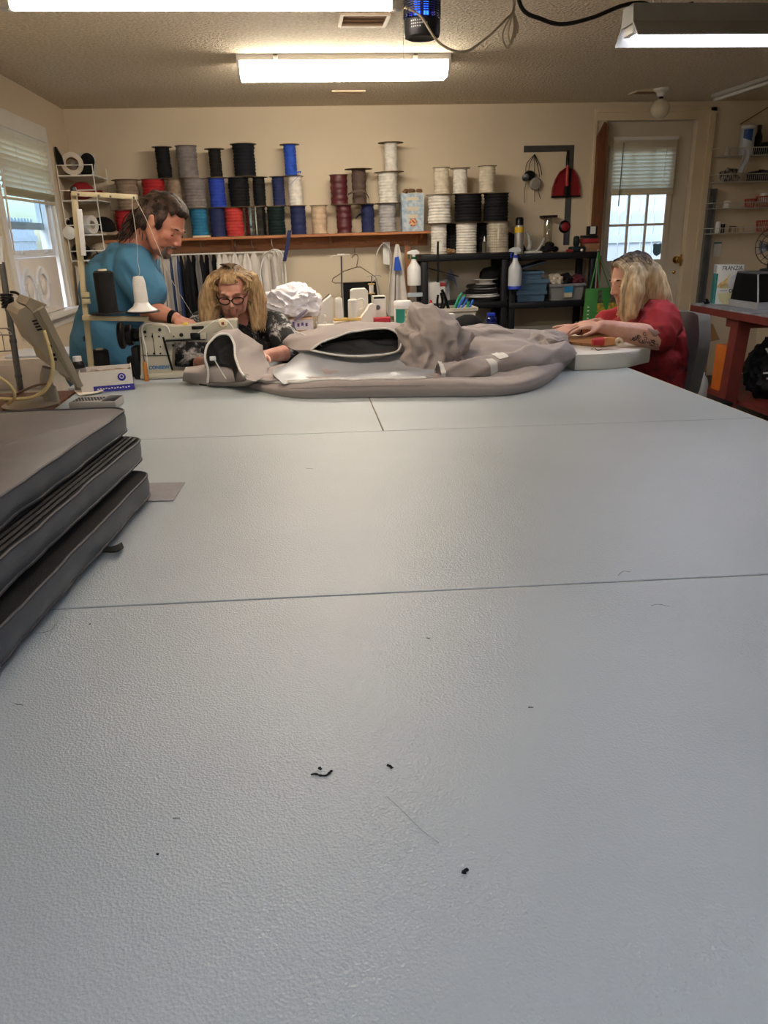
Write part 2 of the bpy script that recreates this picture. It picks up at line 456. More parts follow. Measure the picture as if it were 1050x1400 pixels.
# ---- blind on the door
db = thing('door_blind', 'ivory mini blind covering the upper panes of the door', 'blind', ((LX0+LX1)/2, YB+.015, 1.62))
bx0, bx1 = 2.775, 3.345
MB().box2((bx0, YB-.004, 2.03), (bx1, YB+.024, 2.055)).build('head_rail', M_white, db)
sl = MB().sheet(2, 5, lambda u, v: ((u-.5)*(bx1-bx0-.01), -.009+.018*v-.004*math.sin(v*math.pi), -.036*(v-.5)), .0009)
me = sl.mesh('slat', Vector(), 60); me.materials.append(M_slat); s0 = None
for k in range(13):
    p = Vector(((bx0+bx1)/2, YB+.01, 2.012-.029*k))
    if s0 is None: s0 = bpy.data.objects.new('slat', me); COL.objects.link(s0); s0.parent = db; s0.location = p-_off(db)
    else: share(s0, p, db)
z = 2.012-.029*13+.008
for k in range(4): share(s0, ((bx0+bx1)/2, YB+.01, z-.007*k), db).rotation_euler = (math.radians(-58), 0, 0)
z -= .036
MB().rbox(((bx0+bx1)/2, YB+.01, z), (bx1-bx0-.01, .024, .014), .004).build('bottom_rail', M_trim, db)
for x in (bx0+.1, bx1-.1): MB().cyl((x, YB-.003, z), (x, YB-.003, 2.03), .0012, n=5).build('ladder_cord', M_white, db)
MB().cyl(atY(914, 192, YB-.006), atY(905, 255, YB-.006), .0012, n=5).build('pull_cord', M_white, db)
MB().cyl(atY(853, 195, YB-.01), atY(845.5, 282, YB-.01), .005, n=8).build('tilt_wand', mat('wand_grey', (120, 116, 108), .4), db)

# ---- outside: white vinyl fences and the ground
M_grass = mat('gravel', (150, 146, 138), .9, bump=.5, scale=80, var=.2)
struct('ground', MB().box2((-9, -4, -.30), (XL-.12, 14, -.22)).box2((XL-.12, YB+.14, -.30), (12, 14, -.22)), M_grass)
def fence(p0, p1, zt, label, n, low=None):
    p0, p1 = Vector(p0), Vector(p1); d = (p1-p0); L = d.length; a = math.atan2(d.y, d.x)
    f = thing('picket_fence', label, 'fence', (*((p0+p1)/2).xy, -.22))
    R = Matrix.Translation((*p0.xy, 0)) @ rotz(a)
    for z in (.25, zt-.35): MB().box2((0, -.03, z), (L, -.012, z+.09), R).build('rail', M_vinyl, f)
    w_ = L/n
    pk = MB().prism([(-.43*w_, -.2), (.43*w_, -.2), (.43*w_, zt-.04), (.25*w_, zt), (-.25*w_, zt), (-.43*w_, zt-.04)], .02, frame((0, 0, 0), (0, 1, 0), (-1, 0, 0)))
    me = pk.mesh('picket', Vector(), 30); me.materials.append(M_vinyl); q = None
    for k in range(n):
        p = R @ Vector(((k+.5)*w_, 0, 0))
        if q is None:
            q = bpy.data.objects.new('picket', me); COL.objects.link(q); q.parent = f; q.location = p-_off(f); q.rotation_euler = (0, 0, a); ORI[q.name] = p
        else: share(q, p, f)
fence((2.2, 9.2, 0), (6.2, 9.2, 0), 1.52, 'low white vinyl picket fence seen through the door panes', 28)
fence((1.6, 10.4, 0), (7.4, 10.4, 0), 2.35, 'taller white board fence behind the low picket fence', 30)
fence((-4.2, 8.5, 0), (-4.2, 14.0, 0), 1.75, 'white picket fence seen through the left window', 36)

# ---- ceiling vents
def vent(cx, cy, sx, sy, label, n, drop=.0):
    v = thing('ceiling_vent', label, 'vent', (cx, cy, ZC-.012), 'ceiling vents')
    z = ZC-.0005
    fr = MB(); f_ = .018
    fr.box2((cx-sx/2, cy-sy/2, z-.010), (cx+sx/2, cy-sy/2+f_, z)).box2((cx-sx/2, cy+sy/2-f_, z-.010), (cx+sx/2, cy+sy/2, z))
    fr.box2((cx-sx/2, cy-sy/2+f_, z-.010), (cx-sx/2+f_, cy+sy/2-f_, z)).box2((cx+sx/2-f_, cy-sy/2+f_, z-.010), (cx+sx/2, cy+sy/2-f_, z))
    fr.build('vent_frame', M_trim, v)
    MB().box2((cx-sx/2+f_, cy-sy/2+f_, z-.0015), (cx+sx/2-f_, cy+sy/2-f_, z)).build('duct_opening', mat('dark_duct', (112, 92, 74), .9), v)
    for k in range(n):
        y = cy-sy/2+f_+(sy-2*f_)*(k+.5)/n
        M = Matrix.Translation((cx, y, z-.006)) @ Matrix.Rotation(math.radians(40), 4, 'X')
        MB().box((0, 0, 0), (sx-2*f_, .012, .0015), M).build('louver', mat('vent_tan', (186, 150, 118), .5), v)
p = atZ(497, 26, ZC); vent(p.x, p.y, .24, .22, 'square ceiling vent with two deep louvers beside the bug zapper', 3)
p = atZ(476, 125, ZC); vent(p.x, p.y, .24, .11, 'small slotted ceiling vent near the back wall beyond the wrap lamp', 3)
p = atZ(884, 125, ZC); vent(p.x, p.y, .22, .16, 'ceiling vent beside the bare globe bulb', 3)

# ================================================================== LAMPS
M_lampw = lampmat('lamp_diffuser', (255, 243, 224), LAMP)
M_tube = lampmat('warm_tube', (255, 240, 226), LAMP*2.2)
M_tubec = lampmat('cool_tube', (232, 236, 255), LAMP_COOL*1.6)
M_fix = mat('lamp_housing', (205, 200, 192), .45, var=.02)
# wrap-around ceiling lamp
x0, x1, yc, zt = -.225, 1.005, 5.03, ZC-.012
wl = thing('wrap_lamp', 'lit white wraparound lamp mounted flat on the ceiling', 'lamp', ((x0+x1)/2, yc, zt-.09), 'ceiling lamps')
MB().box2((x0, yc-.11, zt-.018), (x1, yc+.11, zt+.0115)).build('base_plate', M_fix, wl)
out = [(-.105, 0), (.105, 0), (.10, -.045), (.065, -.08), (-.065, -.08), (-.10, -.045)]
MB().prism(out, x1-x0-.03, frame((x0+.015, yc, zt-.019), (1, 0, 0), (0, 1, 0))).build('diffuser', M_lampw, wl)
for x in (x0, x1-.0149): MB().prism([(a*1.03, b_*1.03) for a, b_ in out], .0148, frame((x, yc, zt-.019), (1, 0, 0), (0, 1, 0))).build('end_cap', M_fix, wl)
for x in (x0+.22, x1-.21): MB().lathe([(.016, 0), (.016, .006), (0, .008)], 12, frame((x, yc-.1105, zt-.004), (0, -1, .3))).build('screw', M_chrome, wl)
# hanging single tube strip lamp over the far part of the table
p0, p1 = atZ(-2, 8, 2.055), atZ(551, 9, 2.055)
x0, x1, yc = p0.x, p1.x, (p0.y+p1.y)/2
sl_ = thing('strip_lamp', 'lit single tube strip lamp on chains next to the bug zapper', 'lamp', ((x0+x1)/2, yc, 2.04), 'ceiling lamps')
MB().rbox(((x0+x1)/2, yc+.0, 2.112), (x1-x0, .042, .04), .006).build('housing', M_fix, sl_)
MB().cyl((x0+.045, yc, 2.058), (x1-.045, yc, 2.058), .0165, n=16).build('tube', M_tube, sl_)
for x in (x0+.02, x1-.022): MB().rbox((x, yc, 2.066), (.04, .05, .045), .006).build('socket', M_fix, sl_)
for x in (x0+.15, x1-.12):
    ch_ = MB()
    for k in range(9): ch_.cyl((x+.002*(k % 2), yc, 2.137+.0195*k), (x, yc, 2.137+.0195*k+.021), .002, n=5)
    ch_.build('hanging_chain', M_chrome, sl_)
pc = MB(); q = atZ(551, 12, 2.085)
for k in range(46): pc.ball((x1-.006, yc-.03, 2.068-.0052*k), .0021, 6, 4)
pc.build('pull_chain', mat('chain_brass', (180, 160, 110), .3, metal=1.), sl_)
# hanging shop lamps with reflector hoods
M_hood = mat('hood_grey', (150, 148, 142), .5, var=.05)
hood = [(-.118, 0), (-.060, .060), (-.052, .125), (.052, .125), (.060, .060), (.118, 0), (.112, -.002), (.055, .054), (-.055, .054), (-.112, -.002)]
def shop_lamp(x0, yc, z0, label):
    x1 = x0+1.24
    hl = thing('shop_lamp', label, 'lamp', ((x0+x1)/2, yc, z0), 'ceiling lamps')
    MB().prism(hood, x1-x0, frame((x0, yc, z0), (1, 0, 0), (0, 1, 0))).build('reflector_hood', M_hood, hl, smooth=20)
    for dy in (-.03, .03): MB().cyl((x0+.04, yc+dy, z0+.028), (x1-.04, yc+dy, z0+.028), .0135, n=14).build('tube', M_tubec, hl)
    for x in (x0+.022, x1-.022): MB().rbox((x, yc, z0+.036), (.03, .10, .034), .004).build('socket', M_white, hl)
    for x in (x0+.12, x1-.12):
        MB().tube([(x, yc-.05, z0+.124), (x, yc, ZC-.03), (x, yc+.05, z0+.124)], .002, 5).build('hanging_wire', M_chrome, hl)
        MB().cyl((x, yc, ZC-.032), (x, yc, ZC-.0005), .003, n=6).build('ceiling_hook', M_chrome, hl)
    return hl
z0 = 2.075
p0 = atZ(846, 60, z0); yc = p0.y-.05
hl = shop_lamp(p0.x+.01, yc, z0, 'hanging shop lamp with dark reflector hood and cool tubes, fed by the black cable')
shop_lamp(-.35, -.30, z0, 'unseen hooded lamp added to brighten the near end of the cutting table')  # extra lamp out of view, added to light the near panels
# unlit strip on the ceiling to the right
p0, p1 = atZ(984, 134, ZC-.03), atZ(1050, 107, ZC-.03)
tl = thing('tube_lamp', 'unlit white tube lamp fixed along the ceiling near the wire racks', 'lamp', ((p0.x+p1.x)/2, p0.y-.6, ZC-.05), 'ceiling lamps')
MB().rbox((3.44, p0.y-.6, ZC-.014), (.06, 1.22, .027), .004).build('housing', M_fix, tl)
MB().cyl((3.44, p0.y-1.19, ZC-.042), (3.44, p0.y-.01, ZC-.042), .013, n=12).build('tube', mat('unlit_tube', (232, 230, 226), .25, var=0), tl)
for y in (p0.y-1.195, p0.y-.005): MB().rbox((3.44, y, ZC-.040), (.03, .018, .030), .003).build('socket', M_fix, tl)
# bare globe bulb
p = atZ(905, 121, ZC)
gb = thing('globe_bulb', 'unlit white globe bulb in a porcelain ceiling holder above the door', 'lamp', (p.x, p.y, ZC-.17))
MB().lathe([(.060, 0), (.058, -.012), (.035, -.028), (.030, -.05), (.020, -.055)], 24, Matrix.Translation((p.x, p.y, ZC-.0005))).build('holder', M_white, gb)
MB().lathe([(.016, 0), (.016, .03)], 12, Matrix.Translation((p.x, p.y, ZC-.078))).build('screw_cap', mat('cap_dark', (60, 50, 40), .4, metal=.8), gb)
MB().ball((p.x, p.y, ZC-.137), .070, 24, 16).build('globe', translucent('opal_glass', (226, 218, 196), None, .3, .15), gb)

# ---- bug zapper
zb = atY(577, 48, 3.12)
zx, zy, zz = zb.x, zb.y, zb.z-.012
zp = thing('bug_zapper', 'black cylindrical bug zapper with glowing blue tubes hanging from the ceiling', 'bug zapper', (zx, zy, zz))
MB().lathe([(.040, .004), (.052, 0), (.062, .004), (.066, .02), (.066, .055), (.060, .062), (.0, .062)], 28, Matrix.Translation((zx, zy, zz))).build('base_cup', M_black, zp)
cg = MB()
top = 2.215-zz
for k in range(14):
    z = .075+(top-.12)*k/13
    cg.tube([(zx+.066*math.cos(a*math.pi/14), zy+.066*math.sin(a*math.pi/14), zz+z) for a in range(28)], .0028, 5, closed=True)
for k in range(14):
    a = k*math.pi/7; cg.cyl((zx+.066*math.cos(a), zy+.066*math.sin(a), zz+.06), (zx+.066*math.cos(a), zy+.066*math.sin(a), zz+top-.03), .0024, n=5)
cg.build('cage', M_black, zp)
gr = MB()
for k in range(18):
    a = k*math.pi/9; gr.cyl((zx+.042*math.cos(a), zy+.042*math.sin(a), zz+.06), (zx+.042*math.cos(a), zy+.042*math.sin(a), zz+top-.03), .0016, n=4)
gr.build('shock_grid', mat('grid_violet', (60, 60, 130), .3, metal=.6), zp)
for dx in (-.017, .017): MB().cyl((zx+dx, zy, zz+.06), (zx+dx, zy, zz+top-.03), .010, n=12).build('lamp_tube', lampmat('uv_blue', (20, 70, 255), 9.), zp)
MB().lathe([(.0, 0), (.072, 0), (.074, .01), (.05, .035), (.012, .05), (0, .052)], 28, Matrix.Translation((zx, zy, zz+top-.032))).build('top_cap', M_black, zp)
MB().tube([(zx, zy, zz+top+.015), (zx, zy, ZC-.001)], .003, 6).build('hanger', M_chrome, zp)
lb = MB()
for r_, c_ in ((0, 6), (1, 8), (2, 5)):
    for k in range(c_):
        a = -math.pi/2-.75+.12*k; lb.box((0, 0, 0), (.005, .0006, .0045), Matrix.Translation((zx+.0664*math.cos(a), zy+.0664*math.sin(a), zz+.046-.009*r_)) @ rotz(a+math.pi/2))
lb.build('warning_print', mat('print_grey', (150, 150, 150), .6), zp)
# cables on the ceiling
cb = MB().tube(bez([atY(553, 10, 2.98), atY(575, 22, 2.99), atY(600, 58, 3.0), atY(632, 71, 3.02), atY(660, 56, 3.1), atY(690, 28, 3.2), atY(703, 8, 3.3), Vector((atY(704, 0, 3.34).x, 3.34, ZC-.004))], 8), .0042, 7)
tag(cb.build('lamp_cord', mat('cord_ivory', (176, 162, 136), .5)), 'ivory lamp cord sagging from the strip lamp to the ceiling', 'cord')
bb = MB()
base = atY(702, 14, 3.32)
for dx, ln in ((-8, 50), (-3, 45), (2, 36), (5, 30)):
    a = atY(702, 16, 3.32); b2 = atY(702+dx, 16+ln, 3.32); mid = atY(702+dx*1.6-2, 16+ln*.6, 3.32); m2 = atY(702+dx*.4+3, 16+ln*.55, 3.32)
    bb.tube(bez([a, mid, b2, m2, a], 6), .0032, 6)
bb.tube([a, Vector((a.x, a.y, ZC-.001))], .006, 6)
tag(bb.build('cord_bundle', mat('cord_ivory', (176, 162, 136), .5)), 'looped bundle of ivory cord tied up under the ceiling', 'cord')
bk = MB().tube(bez([Vector((atY(700, -6, 3.3).x, 3.3, ZC-.004)), atY(712, 8, 3.35), atY(740, 26, 3.4), atY(770, 33, 3.45), atY(810, 24, 3.5), atY(850, 8, 3.5), atY(880, 4, 3.5), atY(905, 14, 3.5), Vector((hl.location.x-.35, yc-.02, z0+.130))], 8), .008, 8)
tag(bk.build('power_cable', mat('cable_black', (20, 20, 20), .4)), 'thick black power cable swagged under the ceiling to the hooded lamp', 'cable')
# ================================================================== CUTTING TABLE
TZ = .74
M_top = bpy.data.materials.new('pebbled_laminate'); MATS['pebbled_laminate'] = M_top; M_top.use_nodes = True
def _top():
    n = M_top.node_tree.nodes; l = M_top.node_tree.links; p = n['Principled BSDF']
    tc = n.new('ShaderNodeTexCoord')
    n1 = n.new('ShaderNodeTexNoise'); n1.inputs['Scale'].default_value = 2.2; n1.inputs['Detail'].default_value = 6
    n2 = n.new('ShaderNodeTexNoise'); n2.inputs['Scale'].default_value = 330; n2.inputs['Detail'].default_value = 2
    vo = n.new('ShaderNodeTexVoronoi'); vo.inputs['Scale'].default_value = 300
    for q in (n1, n2, vo): l.new(tc.outputs['Object'], q.inputs['Vector'])
    rp = n.new('ShaderNodeValToRGB')
    rp.color_ramp.elements[0].position = .3; rp.color_ramp.elements[1].position = .75
    rp.color_ramp.elements[0].color = (*lin((170, 179, 181)), 1); rp.color_ramp.elements[1].color = (*lin((182, 190, 191)), 1)
    l.new(n1.outputs['Fac'], rp.inputs[0]); l.new(rp.outputs[0], p.inputs['Base Color'])
    mx = n.new('ShaderNodeMath'); mx.operation = 'ADD'; l.new(n2.outputs['Fac'], mx.inputs[0]); l.new(vo.outputs['Distance'], mx.inputs[1])
    bp = n.new('ShaderNodeBump'); bp.inputs['Strength'].default_value = .6; bp.inputs['Distance'].default_value = .0010
    l.new(mx.outputs[0], bp.inputs['Height']); l.new(bp.outputs[0], p.inputs['Normal'])
    p.inputs['Roughness'].default_value = .32; p.inputs['Specular IOR Level'].default_value = .5
    p.inputs['Coat Weight'].default_value = .22; p.inputs['Coat Roughness'].default_value = .07
    b2 = n.new('ShaderNodeBump'); b2.inputs['Strength'].default_value = 1.0; b2.inputs['Distance'].default_value = .0022
    l.new(n2.outputs['Fac'], b2.inputs['Height']); l.new(b2.outputs[0], p.inputs['Coat Normal'])
_top()
tb = thing('cutting_table', 'big pale grey panelled cutting table filling the foreground', 'table', (.28, 1.7, 0))
TX0, TXM, TX1 = -.95, .27, 1.495
s1 = lambda x: 2.405-.088*x            # joint between the middle panel and the far pair
s2 = lambda x: 1.214-.066*x
s3 = lambda x: .03-.05*x
FY = 3.50
g = .0022
def panel(pts):
    n = len(pts); cx = sum(p[0] for p in pts)/n; cy = sum(p[1] for p in pts)/n
    b = MB(); e = .0012
    low = [(x, y, TZ-.02) for x, y in pts]; mid = [(x, y, TZ-e) for x, y in pts]
    topv = [(x+(cx-x)*e/max(abs(cx-x), .01), y+(cy-y)*e/max(abs(cy-y), .01), TZ) for x, y in pts]
    b.add(low+mid+topv, [tuple(range(n-1, -1, -1)), tuple(range(2*n, 3*n))]+[(i, (i+1) % n, n+(i+1) % n, n+i) for i in range(n)]+[(n+i, n+(i+1) % n, 2*n+(i+1) % n, 2*n+i) for i in range(n)])
    return b.build('panel', M_top, tb, smooth=20)
panel([(TX0, s3(TX0)), (TX1, s3(TX1)), (TX1, s2(TX1)-g), (TX0, s2(TX0)-g)])
panel([(TX0, s2(TX0)+g), (TX1, s2(TX1)+g), (TX1, s1(TX1)-g), (TX0, s1(TX0)-g)])
panel([(TX0, s1(TX0)+g), (TXM-.005-g, s1(TXM)+g), (TXM+.01-g, FY), (TX0, FY)])
panel([(TXM-.005+g, s1(TXM)+g), (TX1, s1(TX1)+g), (TX1, FY), (TXM+.01+g, FY)])
M_seam = mat('joint_filler', (140, 128, 104), .8, var=.2, vscale=30)
MB().box2((TX0+.004, s3(TX0)+.14, TZ-.024), (TX1-.004, FY-.004, TZ-.0022)).build('substrate', M_seam, tb)
M_ply = mat('plywood_edge', (206, 190, 140), .6, var=.1, stretch=(1, 1, 20))
MB().box2((TX1, s3(TX1), TZ-.03), (TX1+.006, FY, TZ-.0015)).build('edge_strip', M_ply, tb)
fr = MB()
for x in (TX0+.10, TX1-.10): fr.box2((x-.02, .2, TZ-.12), (x+.02, FY-.08, TZ-.025))
for y in (.2, 1.8, FY-.1): fr.box2((TX0+.12, y-.02, TZ-.12), (TX1-.12, y+.02, TZ-.025))
fr.build('apron_frame', M_brown, tb)
for x in (TX0+.10, TX1-.10):
    for y in (.22, 1.8, FY-.12): MB().box2((x-.04, y-.04, 0), (x+.04, y+.04, TZ-.12)).build('leg', M_brown, tb)

# ---- scraps lying on the table top
M_lint = mat('black_lint', (16, 16, 18), .9, var=.1)
def scrap(pts, r, label, mt=M_lint, grp='lint on the table'):
    P = [atZ(x, y, TZ+.0012) for x, y in pts]
    rr = [r*(.6+.8*abs(nz(i*1.7+pts[0][0]))) for i in range(len(bez(P, 4)))]
    tag(MB().tube(bez(P, 4), rr, 6, flat=.35).build('lint_scrap', mt), label, 'lint', grp)
scrap([(425, 1059), (431, 1058), (438, 1060), (446, 1060), (451, 1056), (454, 1053)], .0022, 'curved black lint squiggle beside a dot on the table')
scrap([(436, 1049), (439, 1052)], .0028, 'black lint dot just behind the curved squiggle')
scrap([(529, 1046), (533, 1047), (536, 1050)], .0026, 'comma shaped black lint bit level with the squiggle')
scrap([(640, 1188), (635, 1191), (634, 1194)], .0032, 'hooked black lint bit on the near part of the table')
scrap([(214, 1167), (217, 1168)], .0020, 'tiny round black lint speck on the near left table')
scrap([(722, 967), (729, 967)], .0015, 'short black thread snip lying across the near panel')
scrap([(583, 872), (588, 873)], .0015, 'short black thread snip behind the squiggle, just before the joint')
scrap([(122, 853), (124, 853)], .0022, 'tiny lint speck close to the cushion corner shadow')
M_thr = mat('grey_thread', (110, 112, 112), .8)
scrap([(20, 962), (32, 964)], .0010, 'thin grey thread snip near the cushions', M_thr)
scrap([(845, 787), (852, 781), (862, 782)], .0010, 'thin grey thread curl at the panel joint', M_thr)
scrap([(890, 828), (900, 826), (915, 829)], .0009, 'thin grey thread lying just in front of the joint', M_thr)
scrap([(48, 866), (62, 864), (72, 860), (75, 854)], .0009, 'looped grey thread by the cushion stack', M_thr)
scrap([(236, 1119), (246, 1118)], .0010, 'faint grey lint streak left on the near panel', M_thr)
scrap([(528, 1088), (550, 1108), (575, 1133), (600, 1152)], .0006, 'long faint grey thread lying between two black lint bits', mat('pale_thread', (150, 154, 154), .8))
scrap([(418, 640), (428, 641)], .0012, 'faint grey thread snip on the middle panel', M_thr)

# ================================================================== CUSHIONS
M_vg = mat('grey_marine_vinyl', (88, 81, 79), .42, bump=.12, scale=420, var=.05, vscale=6)
M_band = mat('charcoal_vinyl', (64, 67, 72), .40, bump=.10, scale=380, var=.06, vscale=8)
M_net = mat('black_mesh', (26, 24, 23), .75, bump=.8, scale=700, var=.3)
M_pip = mat('piping_vinyl', (64, 62, 65), .6, var=.04, spec=.25)
def cushion(C, a_dir, w, ln, z0, z1, top_m, seed, label, crown=.012, rc=.05):
    """C: far right corner in plan; a_dir: unit direction from there towards the camera; w leftwards"""
    a = Vector((*a_dir, 0)).normalized(); b = Vector((-a.y, a.x, 0)); b = -b if b.x > 0 else b
    # rounded outline, starting on the left far side
    O = []
    def arc(cx, cy, t0, t1, n=7):
        for k in range(n): t = t0+(t1-t0)*k/(n-1); O.append((cx+rc*math.cos(t), cy+rc*math.sin(t)))
    # local (u along b to the left, v along a to the camera)
    for k in range(14): O.append((w-rc-(w-2*rc)*k/14, 0))
    arc(rc, rc, -math.pi/2, -math.pi)
    for k in range(1, 50): O.append((0, rc+(ln-2*rc)*k/50))
    arc(rc, ln-rc, math.pi, math.pi/2)
    for k in range(1, 14): O.append((rc+(w-2*rc)*k/14, ln))
    arc(w-rc, ln-rc, math.pi/2, 0)
    for k in range(1, 50): O.append((w, ln-rc-(ln-2*rc)*k/50))
    arc(w-rc, rc, 0, -math.pi/2)
    N = len(O)
    def W(u, v, z):
        return Vector((C[0], C[1], 0))+b*u+a*v+Vector((0, 0, z))
    def edge(i, top):
        u, v = O[i]
        wob = .006*nz(u*9+seed, v*9, 3 if top else 9)+.003*nz(u*26, v*26, seed)
        cx, cy = w/2, ln/2; d = math.hypot(u-cx, v-cy); s = 1+wob/max(d, .1)
        dz = .0045*nz(u*7, v*7, seed*3+(5 if top else 0))
        return cx+(u-cx)*s, cy+(v-cy)*s, (z1 if top else z0)+dz
    root = thing('seat_cushion', label, 'cushion', W(w/2, ln/2, z0-crown), 'grey seat cushions stacked on the table')
    for top in (True, False):
        mb = MB(); R = 9
        vs = []; sg = 1 if top else -1
        for k in range(R):
            s = 1-(k/(R-1))*.97
            for i in range(N):
                u, v, z = edge(i, top)
                uu, vv = w/2+(u-w/2)*s, ln/2+(v-ln/2)*s
                # distance to the edge drives the crown
                d = min(uu, w-uu, vv, ln-vv); h = crown*min(1, max(0, d)/.12)**.55*(1 if k else 0)
                h += (.0025*nz(uu*5, vv*5, seed)) if k > 1 else 0
                vs.append(W(uu, vv, z*(1 if k == 0 else 1)+sg*h))
        fs = [(k*N+i, k*N+(i+1) % N, (k+1)*N+(i+1) % N, (k+1)*N+i) for k in range(R-1) for i in range(N)]
        fs.append(tuple((R-1)*N+i for i in range(N)))
        mb.add(vs, fs); mb.build('top_panel' if top else 'bottom_panel', top_m[0 if top else 1], root)
    mb = MB(); vs = []; Q = 6
    for q in range(Q):
        t = q/(Q-1)
        for i in range(N):
            u0, v0, za = edge(i, False); u1, v1, zb_ = edge(i, True)
            u, v = u0+(u1-u0)*t, v0+(v1-v0)*t; bul = .005*math.sin(math.pi*t)+.0022*nz(O[i][0]*30, O[i][1]*30, t*2+seed)*math.sin(math.pi*t)
            cx, cy = w/2, ln/2; d = math.hypot(u-cx, v-cy); s = 1+bul/max(d, .1)
            vs.append(W(cx+(u-cx)*s, cy+(v-cy)*s, za+(zb_-za)*t))
    mb.add(vs, [(q*N+i, q*N+(i+1) % N, (q+1)*N+(i+1) % N, (q+1)*N+i) for q in range(Q-1) for i in range(N)])
    mb.build('side_band', M_band, root)
    for top in (True, False):
        pts = [W(*edge(i, top)) for i in range(N)]
        MB().tube(pts, .0034, 6, closed=True).build('welt', M_pip, root)
    return root, W, edge
a_dir = Vector((-.115, -1.0)).normalized()
cushion((-.375, 1.845), a_dir, .52, 1.35, .757, .806, (M_net, M_vg), 3, 'lowest grey cushion of the stack, black mesh face up', .010)
r2, W2, E2 = cushion((-.395, 1.905), a_dir, .52, 1.35, .832, .880, (M_net, M_vg), 11, 'middle grey cushion of the stack with ribbed black zipper edge', .009)
zb_ = MB()
for q in range(6):                                   # ribbed webbing near the edge of the middle cushion
    zb_.tube([W2(.012+.011*q, .03+.04*k, .8835+.0018*q) for k in range(32)], .0042, 5)
zb_.build('ribbed_trim', mat('dark_ribbing', (58, 52, 48), .6, bump=.6, scale=500), r2)
cushion((-.425, 1.925), a_dir, .52, 1.35, .903, .950, (M_vg, M_net), 23, 'topmost grey cushion of the stack, smooth vinyl face up', .010)
stp = MB().sheet(14, 4, lambda u, v: atZ(120+46*u+3*v, 755-14*u+7*v-3*math.sin(u*6), TZ+.004+.010*math.sin(u*3.2)+.004*math.sin(u*9)), .003)
tag(stp.build('webbing_strap', M_net), 'short black webbing strap poking out from under the cushions', 'strap')
sw = [atZ(x, y, TZ+.001) for x, y in ((198, 661), (253, 660), (237, 685), (188, 686))]
mb = MB(); mb.add([*sw, *[p+Vector((0, 0, .0015)) for p in sw]], [(3, 2, 1, 0), (4, 5, 6, 7), (0, 1, 5, 4), (1, 2, 6, 5), (2, 3, 7, 6), (3, 0, 4, 7)])
tag(mb.build('vinyl_swatch', mat('swatch_grey', (132, 128, 130), .5, bump=.1, scale=300), smooth=0), 'flat grey vinyl swatch lying on the table beside the cushions', 'swatch')
# ================================================================== BACK WALL: SHELF AND SPOOLS
YS = 6.60                                         # spool axis on the wall shelf
zsh = atY(420, 320.5, 6.50).z                     # shelf top
sx0, sx1 = atY(150, 322, YS).x-.05, atY(588, 318, YS).x
ws = thing('wall_shelf', 'long brown wooden wall shelf carrying the rows of spools', 'shelf', ((sx0+sx1)/2, YB-.12, zsh-.11))
MB().box2((sx0, YB-.25, zsh-.019), (sx1, YB-.0005, zsh)).build('board', M_wood, ws)
MB().box2((sx0, YB-.019, zsh-.115), (sx1, YB-.0005, zsh-.0195)).build('backing_rail', M_wood, ws)
for px in (318, 452, 575):
    x = atY(px, 330, YB-.1).x
    MB().prism([(0, 0), (.16, 0), (.15, -.02), (.02, -.085), (0, -.085)], .018, frame((x+.009, YB-.0195, zsh-.0195), (-1, 0, 0), (0, -1, 0))).build('bracket', M_wood, ws)
ns = MB()
for px in range(280, 580, 22):
    ns.cyl(atY(px, 332+2*math.sin(px), YB-.0195), atY(px, 332+2*math.sin(px), YB-.026), .004, n=6)
tag(ns.build('nail_heads', M_black, ws), None, None, None, 'stuff')

C_ = dict(black=(22, 22, 25), dblack=(30, 27, 26), grey=(126, 118, 116), tan=(142, 122, 102), red=(170, 26, 34), red2=(186, 52, 48),
          royal=(30, 62, 170), blue=(28, 74, 180), navy=(24, 34, 82), white=(222, 216, 206), cream=(214, 203, 180), maroon=(84, 28, 36),
          brown=(86, 66, 58), teal=(30, 110, 148), dgreen=(16, 44, 44), lgrey=(172, 170, 170), sand=(196, 170, 142), nblack=(22, 24, 36))
def fab(c): return mat('webbing_'+c, C_[c], .75 if c not in ('maroon',) else .4, bump=.25, scale=300, var=.10, vscale=25)
M_card = mat('flange_card', (118, 98, 76), .8, var=.15, vscale=20)
M_cardg = mat('flange_grey', (150, 140, 128), .7, var=.1, vscale=20)
def spool(cx, top, bot, hw, fl, col, label, z0, Y=YS, grp='trim spools on the wall shelf', h=None, turns=9, flm=None, plastic=False):
    p = atY(cx, (top+bot)/2, Y); k = pxm(p); r, f = hw*k, max(fl, hw+1)*k
    zt = atY(cx, top, Y).z if h is None else z0+h
    H = zt-z0
    s = thing('trim_spool', label, 'spool', (p.x, Y, z0), grp)
    t = .003
    M = Matrix.Translation((p.x, Y, z0))
    MB().lathe([(f, 0), (f, t)], 26, M).build('bottom_flange', flm or M_card, s)
    MB().lathe([(f, H-t), (f, H)], 26, M).build('top_flange', flm or M_card, s)
    sd = cx*.37
    prof = [(r*.6, t)]
    n = turns*4
    for i in range(n+1):
        u = i/n; rr = r*(1-.035+.035*math.cos(u*turns*2*math.pi)+.07*nz(u*5, sd)+.02*nz(u*23, sd))
        prof.append((rr, t+.001+(H-2*t-.002)*u))
    prof.append((r*.6, H-t))
    MB().lathe(prof, 26, M, cap=False, wob=lambda a, z: .03*nz(math.cos(a)*1.3+sd, math.sin(a)*1.3, z*30)).build('winding', fab(col), s, smooth=70)
    if plastic:
        MB().lathe([(r*1.04, t+.002), (r*1.06, H*.3), (r*1.03, H*.6), (r*1.06, H-t-.002)], 22, M, cap=False, wob=lambda a, z: .03*nz(a*3, z*60, sd)).build('plastic_wrap', glass('clear_wrap', (245, 245, 245), .78), s)
    return zt, p, r
W1 = zsh+.0006
W2_ = atY(420, 281, YS).z
